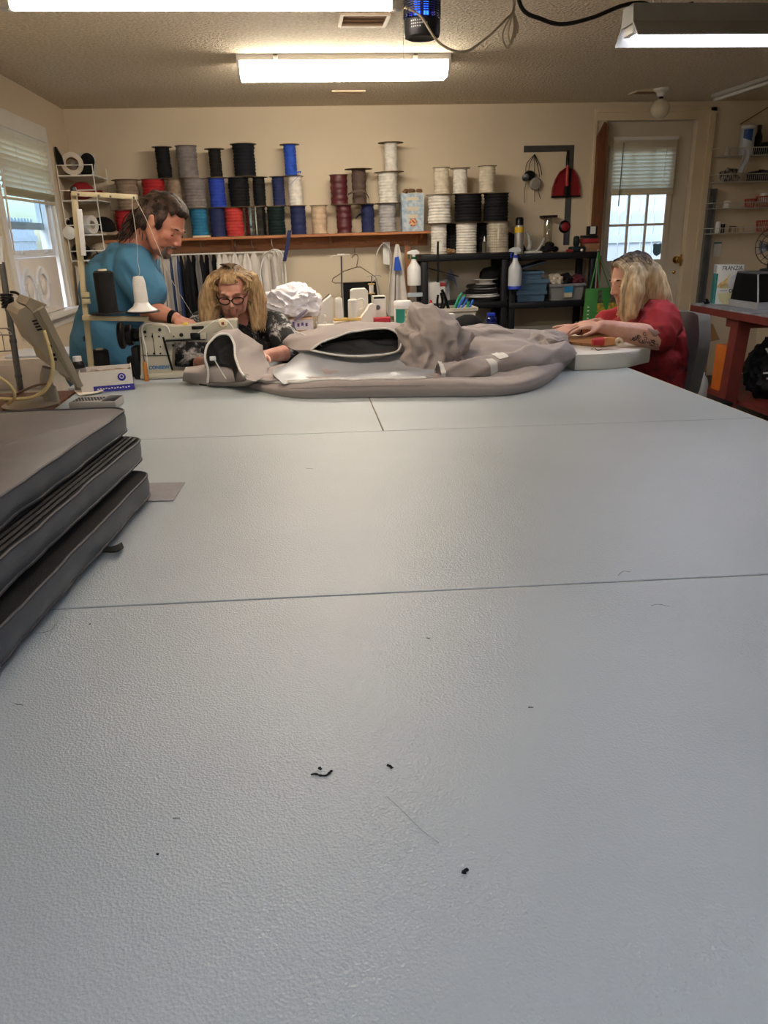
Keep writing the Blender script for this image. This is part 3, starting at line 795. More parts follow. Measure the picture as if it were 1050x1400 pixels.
W3_ = atY(420, 240.5, YS).z
h1, h2 = W2_-W1-.0006, W3_-W2_-.0006
R1 = [(172.5, 14, 17, 'red', 'bright red spool on the bottom shelf row under the wide tan spool'),
      (205, 13, 15, 'tan', 'tan spool on the bottom shelf row behind the standing man'),
      (236, 12, 14, 'black', 'black spool on the bottom shelf row behind the man\'s head'),
      (272.5, 11.5, 14, 'teal', 'teal blue spool on the bottom shelf row'),
      (297.5, 10.5, 12, 'navy', 'navy spool on the bottom shelf row right under the royal blue one'),
      (320.5, 12.5, 13, 'red2', 'brick red spool on the bottom shelf row beside the shrink wrapped one'),
      (350, 13.5, 15, 'black', 'black spool in shiny plastic wrap on the bottom shelf row'),
      (378, 12, 13, 'dgreen', 'very dark green spool on the bottom shelf row'),
      (408, 10.5, 13, 'navy', 'navy spool on the bottom shelf row with a strap hanging off it'),
      (436.5, 11, 12.5, 'sand', 'pale sand spool on the bottom shelf row with nothing on top'),
      (470.5, 10.5, 14, 'maroon', 'dark maroon spool on the bottom shelf row below another maroon one'),
      (503, 9, 13, 'navy', 'shiny navy spool on the bottom shelf row below the brown one'),
      (530, 12, 15, 'lgrey', 'light grey rope spool at the bottom of the white stack')]
for cx, hw, fl, c, lb in R1: spool(cx, 282, 322, hw, fl, c, lb, W1, h=h1, plastic=(cx == 350), turns=5 if c in ('maroon', 'navy', 'sand') else 9)
R2 = [(174, 15.5, 19, 'tan', 'wide tan spool in the second shelf row, left end'),
      (210.5, 15.5, 16, 'red', 'wide crimson spool in the second shelf row'),
      (239, 9.5, 12, 'tan', 'narrow tan spool in the second shelf row between red and grey'),
      (266.5, 14.5, 16, 'grey', 'wide grey spool in the second shelf row'),
      (297, 11, 14.5, 'royal', 'royal blue spool in the second shelf row'),
      (327, 14, 16, 'black', 'wide black spool in the second shelf row'),
      (354.5, 8.5, 13, 'black', 'narrow black spool in the second shelf row'),
      (381, 8.5, 12, 'navy', 'narrow navy spool in the second shelf row beside the white one'),
      (404, 10, 12, 'white', 'white spool in the second shelf row under the bright blue one')]
for cx, hw, fl, c, lb in R2: spool(cx, 241, 282, hw, fl, c, lb, W2_, h=h2)
R3 = [(223.5, 201, 10, 13.5, 'black', 'slim black spool on the top shelf row beside the grey one'),
      (256, 199.5, 14, 14.5, 'grey', 'wide grey spool on the top shelf row'),
      (294.5, 203.5, 8.5, 13.5, 'dblack', 'narrow charcoal spool on the top shelf row above the royal blue one'),
      (334, 197, 15, 18, 'nblack', 'wide blue-black spool on the top shelf row'),
      (397, 197.5, 8.5, 13.5, 'blue', 'bright blue spool on the top shelf row with a loose tail')]
for cx, tp, hw, fl, c, lb in R3: spool(cx, tp, 241, hw, fl, c, lb, W3_)
M2 = [(463.5, 239, 12, 13, 'maroon', 'maroon spool stacked on another maroon spool', 5), (491, 231, 10, 19, 'brown', 'brown spool with a wide flange and loose strap', 6),
      (530.5, 235.5, 13.5, 18.5, 'white', 'white rope spool in the middle of the tall white stack', 10)]
for cx, tp, hw, fl, c, lb, tn in M2: z_, p_, r_ = spool(cx, tp, 279, hw, fl, c, lb, W2_, turns=tn)
spool(534.5, 195, 235, 9, 17.5, 'white', 'slim white rope spool on top of the tall white stack', z_+.0006, turns=10)
# loose tails
def ribbon(pts, w, mt, label, name='loose_ribbon', wd=None):
    P = bez(pts, 8); n = len(P)
    wd = Vector(wd or (1, 0, 0))
    mb = MB().sheet(3, n, lambda u, v: P[min(n-1, round(v*(n-1)))]+wd*(u-.5)*w, .0015)
    return tag(mb.build(name, mt, smooth=60), label, 'ribbon')
Yr = YS-.115
ribbon([atY(398, 237, Yr), atY(405, 236, Yr-.01), atY(411, 235, Yr-.015), atY(409, 240, Yr-.02), atY(402, 247, Yr-.02), atY(397, 252, Yr-.02)], .012, fab('blue'), 'bright blue loose tail over the white spool', wd=(0.6, 0, .8))
ribbon([atY(396, 315, Yr-.02), atY(395, 320, Yr-.03), atY(393, 335, Yr-.04), atY(389, 357, Yr-.04)], .03, fab('navy'), 'navy strap hanging down over the shelf edge')
ribbon([atY(476, 266, Yr), atY(484, 262, Yr-.02), atY(497, 261, Yr-.025), atY(504, 270, Yr-.02), atY(505, 277, Yr)], .014, fab('brown'), 'brown loose strap looping in front of the brown spool', wd=(0, .3, 1))
ribbon([atY(498, 292, Yr+.03), atY(491, 294, Yr), atY(486, 299, Yr-.01)], .016, fab('nblack'), 'short black tail beside the shiny navy spool', wd=(.2, 0, 1))
# printed paper bag / carton at the end of the shelf
p = atY(563, 290, YS); k = pxm(p)
cx, cw, chh = p.x, 29*k, (atY(563, 265, YS).z-zsh)
pb = thing('printed_carton', 'pale blue printed paper carton at the right end of the shelf', 'carton', (cx, YS, zsh+.0006))
Mp = mat('carton_blue', (150, 170, 186), .6, rgb2=(190, 200, 206), vscale=30, var=.1)
b = MB(); t = 1.08
vs = [(-cw/2, -.06, 0), (cw/2, -.06, 0), (cw/2, .06, 0), (-cw/2, .06, 0)]
b.add([Vector((cx+x, YS+y, zsh+.0006)) for x, y, z in vs]+[Vector((cx+x*t, YS+y*t, zsh+chh)) for x, y, z in vs], [(3, 2, 1, 0), (4, 5, 6, 7), (0, 1, 5, 4), (1, 2, 6, 5), (2, 3, 7, 6), (3, 0, 4, 7)])
b.build('box', Mp, pb, smooth=0)
b = MB(); Mlbl = mat('carton_cream', (214, 202, 176), .6)
yq = YS-.0665
for zc, w_, h_ in ((.86, .55, .05), (.60, .5, .06), (.40, .45, .06)):
    b.box((cx, yq+.004*(1-zc), zsh+chh*zc), (cw*w_, .003, chh*h_*1.6))
b.build('printed_band', Mlbl, pb)
MB().lathe([(0, 0), (.032, 0), (.032, .002), (0, .003)], 20, frame((cx, YS-.0622, zsh+chh*.24), (0, -1, 0))).build('printed_emblem', mat('emblem_red', (176, 70, 50), .6, rgb2=(222, 190, 140), vscale=60), pb)
b = MB()
for i in range(14): b.ball((cx+RND.uniform(-.4, .4)*cw, YS+RND.uniform(-.04, .03), zsh+chh+.008+RND.uniform(0, .02)), (RND.uniform(.012, .024), .014, RND.uniform(.01, .018)), 8, 6)
tag(b.build('dried_contents', mat('dried_brown', (120, 86, 56), .8, bump=.4, scale=80, var=.2), pb), None, None, None, 'stuff')
# small white card and white scrap lying on the shelf near the man
p = atY(276, 319, YB-.2); tag(MB().rbox((p.x, YB-.222, zsh+.008), (.14, .04, .0145), .002).build('cream_block', M_trim), 'small cream block lying on the shelf edge before the teal spool', 'block')

# ================================================================== BLACK SHELVING UNITS
M_shelf = mat('black_resin', (30, 30, 33), .45, bump=.03, scale=90, var=.08)
UY0, UY1 = 6.34, 6.72
def unit(xa, xb, zt, label, levels):
    u = thing('shelving_unit', label, 'shelving unit', ((xa+xb)/2, (UY0+UY1)/2, 0), 'black shelving units')
    for z, h in levels:
        MB().rbox(((xa+xb)/2, (UY0+UY1)/2, z-h/2), (xb-xa, UY1-UY0, h), .008).build('shelf', M_shelf, u)
    for x in (xa+.03, xb-.03):
        for y in (UY0+.035, UY1-.035):
            MB().rbox((x, y, (levels[0][0]-levels[0][1])/2), (.055, .055, levels[0][0]-levels[0][1]), .012).build('post', M_shelf, u)
    return u
ua, ub, uc = atY(576, 350, UY0).x, atY(697, 350, UY0).x, atY(818, 347, UY0).x
zu = atY(640, 347, UY0).z
unit(ua, ub-.004, zu, 'black plastic shelving unit holding plates and discs', [(zu, .05), (.79, .05), (.43, .05), (.12, .05)])
zu2 = atY(760, 346, UY0).z
unit(ub+.004, uc, zu2, 'black plastic shelving unit holding bins and a grey tote', [(zu2, .05), (.775, .05), (.40, .05), (.10, .05)])
G2 = 'rope spools on the black shelving unit'
YU = 6.50
V1 = zu+.0006; V2 = atY(640, 304.5, YU).z; V3 = atY(640, 265, YU).z
for cx, hw, fl, c, lb in ((600, 11, 14, 'white', 'white rope spool at the bottom left of the unit-top stack'), (637.5, 14.5, 16, 'white', 'wide white rope spool in the unit-top bottom row between dark gaps'),
                          (680, 15, 16.5, 'cream', 'cream rope spool in clear plastic on the black unit')):
    spool(cx, 305, 346, hw, fl, c, lb, V1, YU, G2, h=V2-V1-.0006, turns=11, plastic=(cx == 680))
for cx, Y_, lb in ((618, 6.63, 'black spool standing behind the white spools, left gap'), (659, 6.63, 'black spool standing behind the white spools, right gap')):
    spool(cx, 305, 346, 13, 14, 'black', lb, V1, Y_, G2, h=V2-V1-.0006)
for cx, hw, fl, c, lb in ((601, 16, 19, 'white', 'wide white tape spool in the middle row of the unit-top stack'), (640, 19, 20, 'black', 'very wide black spool in the middle of the unit-top stack'),
                          (678, 17, 18, 'black', 'wide black spool at the right end of the unit-top middle row')):
    spool(cx, 265, 305, hw, fl, c, lb, V2, YU, G2, h=V3-V2-.0006)
for cx, tp, hw, fl, c, lb in ((603.5, 229, 10.5, 12, 'cream', 'cream rope spool at the left of the unit-top upper row'), (629, 230, 10, 14, 'white', 'white rope spool in the unit-top upper row'),
                              (666, 227, 11, 13, 'cream', 'cream rope spool standing apart on the black spool')):
    spool(cx, tp, 265, hw, fl, c, lb, V3, YU, G2, turns=9)

def bottle(cx, base, top, rpx, Y, prof, parts_m, name, label, cat, z0=None):
    """prof: list of (part name, material, [(r fraction, height fraction)...])"""
    p = atY(cx, base, Y); k = pxm(p); z0 = p.z if z0 is None else z0
    H = atY(cx, top, Y).z-z0; r = rpx*k
    o = thing(name, label, cat, (p.x, Y, z0))
    for nm, mt, pr in prof:
        MB().lathe([(a*r, b_*H) for a, b_ in pr], 22, Matrix.Translation((p.x, Y, z0))).build(nm, mt, o)
    return o, p.x, z0, H, r
M_wht = mat('white_plastic', (226, 224, 220), .35, var=.02)
M_yel = mat('yellow_print', (214, 176, 40), .4)
M_blk = mat('gloss_black', (18, 18, 20), .3, var=.05)
M_grn = mat('bottle_green', (30, 92, 60), .4)
# aerosol can and small oil bottle on the unit
bottle(709, 345, 297, 6.2, 6.48, [('can', mat('can_grey', (150, 146, 140), .35, metal=.5), [(1, 0), (1, .74), (.9, .78)]),
                               ('label_band', M_yel, [(1.02, .58), (1.02, .735)]), ('cap', M_blk, [(.88, .78), (.86, .96), (.6, 1), (0, 1)])], None, 'aerosol_can', 'aerosol can with yellow band and black cap on the black unit', 'spray can', zu2+.0006)
bottle(662, 346, 323, 3.0, 6.40, [('body', mat('oil_amber', (70, 66, 52), .3), [(1, 0), (1, .6), (.5, .68)]), ('nozzle', M_wht, [(.5, .68), (.4, .8), (.2, 1), (0, 1)])], None, 'oil_bottle', 'little oil bottle with white nozzle beside the plastic wrapped spool', 'bottle', zu+.0006)
# pieces of brown paper between the spools
p = atY(615, 342, 6.42); mb = MB()
for i in range(7): mb.ball((p.x+.02*(i % 3)-.01, 6.42+.008*(i % 2), zu+.018+.009*(i//3)), (.018, .012, .013), 8, 6)
tag(mb.build('paper_scrap', mat('kraft', (140, 104, 70), .8, bump=.4, scale=60)), 'crumpled brown kraft paper between the white spools', 'paper')
# curved black panel behind the spools, right
mb = MB().sheet(16, 3, lambda u, v: (atY(692+24*u, 0, 6.66).x, 6.64+.04*v, 0) and Vector((atY(692+26*u, 300, 6.66).x, 6.62+.06*v, zu2+.04+.16*(1-u**1.8))), .004)
mb = MB().prism([(0, 0), (.17, 0), (.17, .03), (.13, .10), (.08, .145), (.03, .168), (0, .172)], .05, frame((atY(692, 320, 6.68).x, 6.70, zu2+.0006), (0, -1, 0), (1, 0, 0)))
tag(mb.build('curved_case', M_black), 'rounded black case leaning behind the aerosol can', 'case')
# grey and white odds and ends on the unit top
def sander():
    o = thing('heat_gun', 'grey handheld steamer lying on the black unit behind the spray bottle', 'tool', (atY(729, 340, 6.46).x, 6.46, zu2+.0006))
    x = o.location.x; z = zu2
    mg = mat('tool_grey', (150, 148, 142), .45)
    MB().tube(bez([(x-.04, 6.46, z+.016), (x+.02, 6.46, z+.018), (x+.05, 6.45, z+.04), (x+.09, 6.45, z+.115)], 6), [.014]*8+[.012]*11, 10).build('handle', mg, o)
    MB().tube(bez([(x-.055, 6.5, z+.17), (x-.03, 6.5, z+.13), (x-.02, 6.49, z+.06), (x-.035, 6.48, z+.02)], 6), [.012+.012*i/18 for i in range(19)], 10).build('head', mg, o)
    MB().rbox((x+.0, 6.46, z+.010), (.14, .07, .018), .006).build('base', mat('tool_light', (190, 188, 180), .5), o)
sander()
def glovepile():
    mb = MB(); p = atY(752, 335, 6.46)
    for i in range(16):
        a = RND.uniform(-1, 1); mb.ball((p.x+a*.055, 6.46+RND.uniform(-.05, .05), zu2+.025+RND.uniform(0, .06)*(1-abs(a))), (RND.uniform(.022, .04), .025, RND.uniform(.018, .026)), 10, 7)
    tag(mb.build('rag_pile', mat('rag_black', (24, 24, 25), .9, bump=.3, scale=90)), 'heap of black rags on the unit under the glass jar', 'rags')
glovepile()
# small things at the right end: red sander, green cap, box, small white-labelled bottle
x = atY(789, 340, 6.48).x
o = thing('palm_sander', 'small red and dark green power tool on the right end of the unit', 'tool', (x, 6.48, zu2+.0006))
MB().rbox((x, 6.48, zu2+.022), (.13, .09, .042), .012).build('housing', mat('tool_green', (24, 44, 44), .5), o)
MB().rbox((x-.01, 6.48, zu2+.085), (.05, .05, .085), .018).build('grip', mat('tool_green', (24, 44, 44), .5), o)
MB().rbox((x-.075, 6.45, zu2+.012), (.05, .05, .02), .006).build('trigger', mat('tool_red', (150, 36, 40), .45), o)
MB().ball((x+.022, 6.428, zu2+.014), .012, 10, 8).build('button', M_wht, o)
x = atY(806, 340, 6.5).x
tag(MB().rbox((x, 6.5, zu2+.0006+.032), (.125, .12, .064), .003).build('small_box', mat('kraft_box', (150, 106, 76), .8, var=.08)), 'small brown carton under the red case on the black unit', 'box')
o = thing('red_case', 'flat red and black case on the small brown carton', 'case', (x-.01, 6.5, zu2+.066))
MB().rbox((x-.012, 6.5, zu2+.085), (.13, .12, .036), .006).build('lid', mat('case_red', (150, 34, 36), .45), o)
MB().rbox((x-.012, 6.5, zu2+.117), (.12, .10, .024), .004).build('tray', M_black, o)
bx_ = MB().rbox((x+.0, 6.475, zu2+.165), (.05, .035, .068), .004)
o = thing('label_bottle', 'small black box with a white label on the red case', 'box', (x, 6.475, zu2+.13))
MB().rbox((x+.0, 6.475, zu2+.1655), (.085, .04, .07), .004).build('body', M_black, o)
MB().box((x+.002, 6.4535, zu2+.168), (.045, .002, .058)).build('label', M_wht, o)

# ---- inside the left unit: plates, discs, cloth
def disc(cx, cy, px_r, Y, th, mt, label, name='stiffener_disc', z=None, tilt=0., cat='disc', grp=None, ry=0.):
    p = atY(cx, cy, Y); r = px_r*pxm(p); z = p.z if z is None else z
    M = Matrix.Translation((p.x, Y, z)) @ Matrix.Rotation(tilt, 4, 'X') @ Matrix.Rotation(ry, 4, 'Y')
    mb = MB().lathe([(0, 0), (r*.94, 0), (r, th*.3), (r, th*.7), (r*.97, th), (0, th*.9)], 28, M)
    return tag(mb.build(name, mt), label, cat, grp)
M_dkd = mat('disc_dark', (44, 40, 40), .6, var=.1); M_wd = mat('disc_white', (206, 200, 194), .6, var=.04)
zl = .79
za = zl+.001
stack = [(.010, M_dkd, 34, 656), (.018, M_dkd, 30, 664), (.016, M_wd, 33, 660), (.012, M_wd, 33, 658), (.008, M_dkd, 32, 655), (.016, M_dkd, 33, 660), (.010, M_dkd, 30, 662), (.006, M_wd, 27, 660), (.020, M_dkd, 29, 658), (.006, M_dkd, 30, 660)]
z = za
lbls = ['dark disc at the very bottom of the plate pile', 'thick dark disc second in the plate pile', 'thick white plate low in the plate pile', 'white plate lying on the thick white plate',
        'thin dark disc above the white plates', 'thick dark disc in the middle of the pile', 'dark disc above the middle of the pile', 'thin white plate between dark discs', 'thick dark disc below the pale spool', 'thin dark disc topping the plate pile']
for (t, mt, r, cx), lb in zip(stack, lbls):
    disc(cx, 390, r*.72, 6.52, t, mt, lb, z=z, grp='pile of plates in the left black unit'); z += t+.0012
o = thing('empty_reel', 'empty white reel lying on top of the plate pile', 'reel', (atY(664, 380, 6.52).x, 6.52, z))
x = atY(664, 380, 6.52).x
MB().lathe([(.085, 0), (.085, .004)], 26, Matrix.Translation((x, 6.52, z))).build('flange', M_wd, o)
MB().lathe([(.06, .004), (.06, .036)], 26, Matrix.Translation((x, 6.52, z))).build('core', M_wd, o)
MB().lathe([(.105, .036), (.105, .041)], 26, Matrix.Translation((x, 6.52, z))).build('flange', M_wd, o)
zr = z+.042
mb = MB().lathe([(.085, 0), (.09, .01), (.085, .05), (.055, .085), (0, .095)], 24, Matrix.Translation((x+.04, 6.53, zr)), wob=lambda a, z_: .06*nz(math.cos(a)*2, math.sin(a)*2, z_*20))
tag(mb.build('knit_beanie', mat('felt_black', (16, 16, 18), .9)), 'black cap sitting on the empty white reel', 'cap')
mb = MB().prism([(0, 0), (.22, 0), (.22, .17), (.05, .17), (0, .14)], .02, frame((ua+.075, 6.66, za), (0, -1, 0.12), (1, 0, 0)))
tag(mb.build('white_carton', mat('carton_white', (206, 202, 196), .6)), 'white carton standing at the back of the left black unit', 'carton')
o = thing('printed_box', 'white box with a red printed corner behind the tool caddy', 'box', (ua+.13, 6.42, za))
MB().rbox((ua+.135, 6.42, za+.085), (.145, .05, .168), .003).build('box', mat('carton_white', (206, 202, 196), .6), o)
MB().box((ua+.185, 6.394, za+.15), (.045, .002, .032)).build('printed_corner', mat('print_red', (160, 40, 44), .6), o)
disc(606, 384, 22, 6.52, .008, M_dkd, 'dark disc leaning over the white carton', tilt=0, z=zl+.235, ry=.28)
mb = MB().grid(12, 10, lambda u, v: Vector((atY(622+22*u, 0, 6.6).x, 6.6, 0)) if 0 else Vector((ua+.20+.14*u+.01*nz(u*5, v*5), 6.62-.06*v, zl+.19+.10*math.sin(u*2.6)*(1-.3*v)+.018*nz(u*6, v*6, 2))))
cl = MB().sheet(14, 8, lambda u, v: Vector((ua+.24+.13*u, 6.69-.05*v, za+.01+.24*math.sin(.25+u*2.5)*(1-.35*v)+.02*nz(u*6, v*6, 2))), .004)
tag(cl.build('plastic_bag', mat('bag_lilac', (150, 152, 170), .5)), 'pale lilac crumpled bag beside the leaning disc', 'bag')
ribbon([atY(599, 330, 6.33), atY(598.5, 345, 6.325), atY(599, 370, 6.325), atY(598.5, 386, 6.33)], .018, fab('black'), 'black strap hanging in front of the left black unit')

# ---- inside the right unit: blue bins, grey tote
def tray(xa, xb, z0, h, Y0, Y1, mt, label, name, cat, grp=None, lid=None, flare=.06):
    cx, cy = (xa+xb)/2, (Y0+Y1)/2
    o = thing(name, label, cat, (cx, cy, z0), grp)
    def ring(z, s): return [Vector((cx+sx*(xb-xa)/2*s, cy+sy*(Y1-Y0)/2*s, z)) for sx, sy in ((-1, -1), (1, -1), (1, 1), (-1, 1))]
    b = MB(); s0 = 1-flare
    V = ring(z0, s0)+ring(z0+h, 1)+ring(z0+h, .96)+ring(z0+.005, s0*.95)
    F = [(3, 2, 1, 0)]+[(i, (i+1) % 4, 4+(i+1) % 4, 4+i) for i in range(4)]+[(4+i, 4+(i+1) % 4, 8+(i+1) % 4, 8+i) for i in range(4)]+[(8+i, 8+(i+1) % 4, 12+(i+1) % 4, 12+i) for i in range(4)]+[(12, 13, 14, 15)]
    b.add(V, F); b.build('body', mt, o, smooth=0)
    r_ = MB(); t = .012
    for (x0_, y0_, x1_, y1_) in ((xa-t, Y0-t, xb+t, Y0), (xa-t, Y1, xb+t, Y1+t), (xa-t, Y0, xa, Y1), (xb, Y0, xb+t, Y1)): r_.box2((x0_, y0_, z0+h-.02), (x1_, y1_, z0+h))
    r_.build('rim', mt, o)
    if lid: MB().rbox((cx, cy, z0+h+.006), (xb-xa+.024, Y1-Y0+.024, .011), .004).build('lid', lid, o)
    return o
M_blu = translucent('bin_blue', (96, 126, 150), (120, 150, 176), .2, .3)
zq = .776
x0_, x1_ = atY(706, 412, 6.42).x, atY(744, 412, 6.42).x
hb = .077
tray(x0_, x1_, zq, hb, 6.40, 6.62, M_blu, 'translucent blue storage bin at the bottom of the bin stack', 'storage_bin', 'bin', 'blue storage bins', M_blu)
tray(x0_, x1_+.015, zq+hb+.0135, hb, 6.40, 6.62, M_blu, 'translucent blue storage bin in the middle of the bin stack', 'storage_bin', 'bin', 'blue storage bins', M_blu)
tray(x0_, x1_-.03, zq+2*(hb+.0135), hb*.8, 6.41, 6.62, M_blu, 'small blue storage bin topping the bin stack', 'storage_bin', 'bin', 'blue storage bins')
M = Matrix.Translation(((x0_+x1_)/2-.0, 6.5, zq+2.8*hb+.07)) @ Matrix.Rotation(math.radians(-14), 4, 'Y')
tag(MB().rbox((0, 0, 0), (.26, .2, .014), .004, M=M).build('folder', mat('folder_blue', (70, 82, 96), .5)), 'dark blue-grey folder tilted on top of the blue bins', 'folder')
M_tote = mat('tote_grey', (132, 130, 128), .5, var=.04)
t0, t1 = atY(752, 412, 6.4).x, atY(797, 412, 6.4).x
ht = atY(770, 388, 6.4).z-zq
tt = tray(t0, t1, zq, ht, 6.39, 6.64, M_tote, 'grey plastic tote with blue label full of cloth', 'storage_tote', 'tote', None, None, .10)
MB().box(((t0+t1)/2, 6.381, zq+ht*.55), (.085, .022, ht*.8)).build('latch_plate', mat('tote_grey2', (120, 118, 116), .5), tt)
MB().box(((t0+t1)/2, 6.368, zq+ht*.66), (.075, .003, .05)).build('blue_label', mat('label_blue', (36, 124, 170), .5), tt)
MB().box(((t0+t1)/2, 6.368, zq+ht*.34), (.065, .003, .038)).build('paper_label', mat('label_cream', (196, 184, 150), .6), tt)
def heap(cx, cy, z, rx, ry, rz, mt, label, name, seed, cat='cloth'):
    r = random.Random(seed); bm = bmesh.new(); bmesh.ops.create_icosphere(bm, subdivisions=4, radius=1)
    for v in bm.verts:
        n = v.co.normalized(); f = 1+.34*nz(n.x*2.1+seed, n.y*2.1, n.z*2.1)+.2*abs(nz(n.x*4+seed, n.y*4, n.z*4+3))
        v.co = Vector((cx+n.x*rx*f, cy+n.y*ry*f, max(z, z+rz*.42+n.z*rz*f*.62)))
    mb = MB().addbm(bm); return tag(mb.build(name, mt), label, cat)
heap(t0+.07, 6.5, zq+ht*.9, .06, .07, .085, mat('cloth_cream', (206, 192, 170), .9, bump=.2, scale=60), 'cream cloth bundle sticking out of the grey tote', 'cloth_bundle', 5)
heap(t0+.17, 6.52, zq+ht*.9, .06, .07, .085, mat('cloth_dark', (36, 32, 34), .9, bump=.2, scale=60), 'dark cloth bundle in the middle of the grey tote', 'cloth_bundle', 8)
heap(t0+.265, 6.5, zq+ht*.9, .055, .07, .075, mat('cloth_maroon', (86, 26, 36), .9, bump=.2, scale=60), 'maroon cloth bundle at the right of the grey tote', 'cloth_bundle', 9)
for cx, s, lb in ((741, 3, 'low dark heap on the lower shelf of the right black unit'),):
    heap(atY(741, 455, 6.5).x, 6.52, .4005, .26, .1, .10, mat('cloth_dark', (36, 32, 34), .9, bump=.2, scale=60), lb, 'cloth_bundle', 12)
# tall red and white boards behind the right post
x = uc+.03
tag(MB().box2((x-.0, 6.60, .0), (x+.075, 6.62, zu2-.03)).build('white_board', M_white), 'narrow white board standing beside the right black unit', 'board')
tag(MB().box2((x+.078, 6.585, .0), (x+.10, 6.615, zu2-.04)).build('red_board', mat('red_lath', (150, 30, 44), .5)), 'narrow red lath standing beside the white board', 'board')
# ---- green shopping bag on the unit's corner
M_bagg = mat('bag_green', (44, 118, 40), .5, var=.08, vscale=12)
gx0, gx1 = atY(797, 420, 6.26).x, atY(848, 420, 6.26).x
zb0, zb1 = .50, atY(815, 394, 6.26).z
o = thing('shopping_bag', 'green printed shopping bag hung from the corner of the black unit', 'bag', ((gx0+gx1)/2, 6.22, zb0))
def bagf(u, v, y):
    w_ = .5+.5*(1-v)*.08; return Vector(((gx0+gx1)/2+(u-.5)*(gx1-gx0)*(1.06-.10*v), y+.02*math.sin(u*9)*v, zb0+(zb1-zb0)*v+.01*math.sin(u*7)*v))
fr_ = MB().sheet(16, 14, lambda u, v: bagf(u, v, 6.18+.03*abs(u-.5)), .003)
fr_.sheet(16, 14, lambda u, v: bagf(u, v, 6.29-.03*abs(u-.5)), .003)
mb = MB().grid(18, 14, lambda u, v: Vector(((gx0+gx1)/2+math.cos(u*2*math.pi)*(gx1-gx0)/2*(1.06-.10*v), 6.235+.052*math.sin(u*2*math.pi)*(1-.4*v)+.008*math.sin(u*14)*v, zb0+(zb1-zb0)*v)), cu=True)
mb.build('sack', M_bagg, o)
def patch(u0, u1, v0, v1, mt, nm):
    MB().sheet(8, 8, lambda a, b_: Vector(((gx0+gx1)/2+math.cos(math.pi*(1+u0+(u1-u0)*a))*(gx1-gx0)/2*(1.06-.10*(v0+(v1-v0)*b_)), 6.235+(.0545)*math.sin(math.pi*(1+u0+(u1-u0)*a))*(1-.4*(v0+(v1-v0)*b_))+.008*math.sin(math.pi*(1+u0+(u1-u0)*a)*7)*(v0+(v1-v0)*b_)-.004, zb0+(zb1-zb0)*(v0+(v1-v0)*b_))), .001).build(nm, mt, o)
patch(.36, .95, .70, .97, mat('print_dark', (60, 66, 50), .5, rgb2=(96, 92, 70), vscale=40), 'printed_band')
patch(.36, .95, .50, .69, mat('print_yellow', (196, 160, 40), .5, rgb2=(120, 120, 50), vscale=40), 'printed_fruit')
patch(.40, .95, .05, .49, mat('print_pale', (150, 166, 178), .5, rgb2=(196, 204, 206), vscale=40), 'printed_picture')
wl_ = MB()
for i in range(7): wl_.box(tuple(Vector((gx0+.020, 6.236-.035-.01, zb0+.05+.03*i))), (.016, .002, .008))
wl_.build('printed_script', M_wht, o)
hp = Vector((uc-.008, UY0-.012, zu2+.004))
for dx in (.10, .33, .62, .86):
    MB().tube(bez([bagf(dx, .985, 6.20), bagf(dx, .985, 6.22).lerp(hp, .6)+Vector((.0, -.01, -.02)), hp+Vector((0, -.004, 0))], 6), .006, 6, flat=.3).build('strap', M_bagg, o)
tag(MB().tube([hp+Vector((-.01, 0, .006)), hp+Vector((.006, -.006, .012)), hp+Vector((.014, -.006, -.004)), hp+Vector((.006, -.004, -.018))], .0025, 6).build('wire_hook', M_chrome), 'small white wire hook holding the green bag', 'hook')

# ================================================================== ON THE WALL, RIGHT OF THE SPOOLS
# steel carpenter square
yw = YB-.0005
def Pw(x, y, d=.0): return atY(x, y, YB-d)
A, B = Pw(716, 204), Pw(785, 202)
sq = thing('framing_square', 'dark steel framing square nailed to the wall as a hanger', 'square', (B.x-.03, YB-.003, .9))
MB().box2((A.x, YB-.004, A.z-.025), (B.x, YB-.001, A.z+.025)).build('short_arm', M_steel, sq)
ze = Pw(773, 335).z
MB().prism([(0, 0), (.055, 0), (.055+(B.x-Pw(778, 335).x-.05)*0, A.z-ze-.025), (0, A.z-ze-.025)], .003, frame((B.x-.055, YB-.001, ze), (0, -1, 0), (1, 0, 0))).build('long_arm', M_steel, sq)
# dustpan with brush
o = thing('dustpan', 'dark red dustpan with its brush hanging from the steel square', 'dustpan', (Pw(773, 270).x, YB-.03, Pw(773, 270).z))
M_dp = mat('dustpan_red', (140, 22, 30), .4, var=.06)
q = [(754, 268), (755, 258), (759, 246), (765, 236), (772, 231), (778, 230), (784, 233), (789, 242), (792, 255), (792, 268)]
c0 = Pw(773, 252, .012)
out = [((Pw(x, y, .012)-c0).x, (Pw(x, y, .012)-c0).z) for x, y in q]
Md = frame((c0.x, YB-.006, c0.z), (0, -1, 0), (1, 0, 0))
MB().prism(out, .008, Md).build('pan', M_dp, o)
rim = [Md @ Vector((x, z_, .014)) for x, z_ in out]
MB().tube(rim, .007, 8).build('rim', M_dp, o)
MB().box2((rim[0].x-.003, YB-.03, rim[0].z-.014), (rim[-1].x+.003, YB-.006, rim[0].z)).build('lip', M_blk, o)
hx = Pw(777, 210, .02)
MB().tube([Pw(777, 206, .02), Pw(776, 216, .03), Pw(775.5, 228, .035)], [.012, .014, .013], 8).build('handle', M_blk, o)
br = thing('hand_brush', 'red hand brush with dark bristles held in the dustpan', 'brush', (Pw(775, 250).x, YB-.05, Pw(775, 265).z))
MB().tube(bez([Pw(776, 226, .05), Pw(775.5, 236, .052), Pw(775, 246, .052), Pw(775, 255, .05)], 5), [.010]*4+[.015]*8+[.015]*3+[.008], 10).build('handle', mat('brush_red', (176, 44, 48), .35), br)
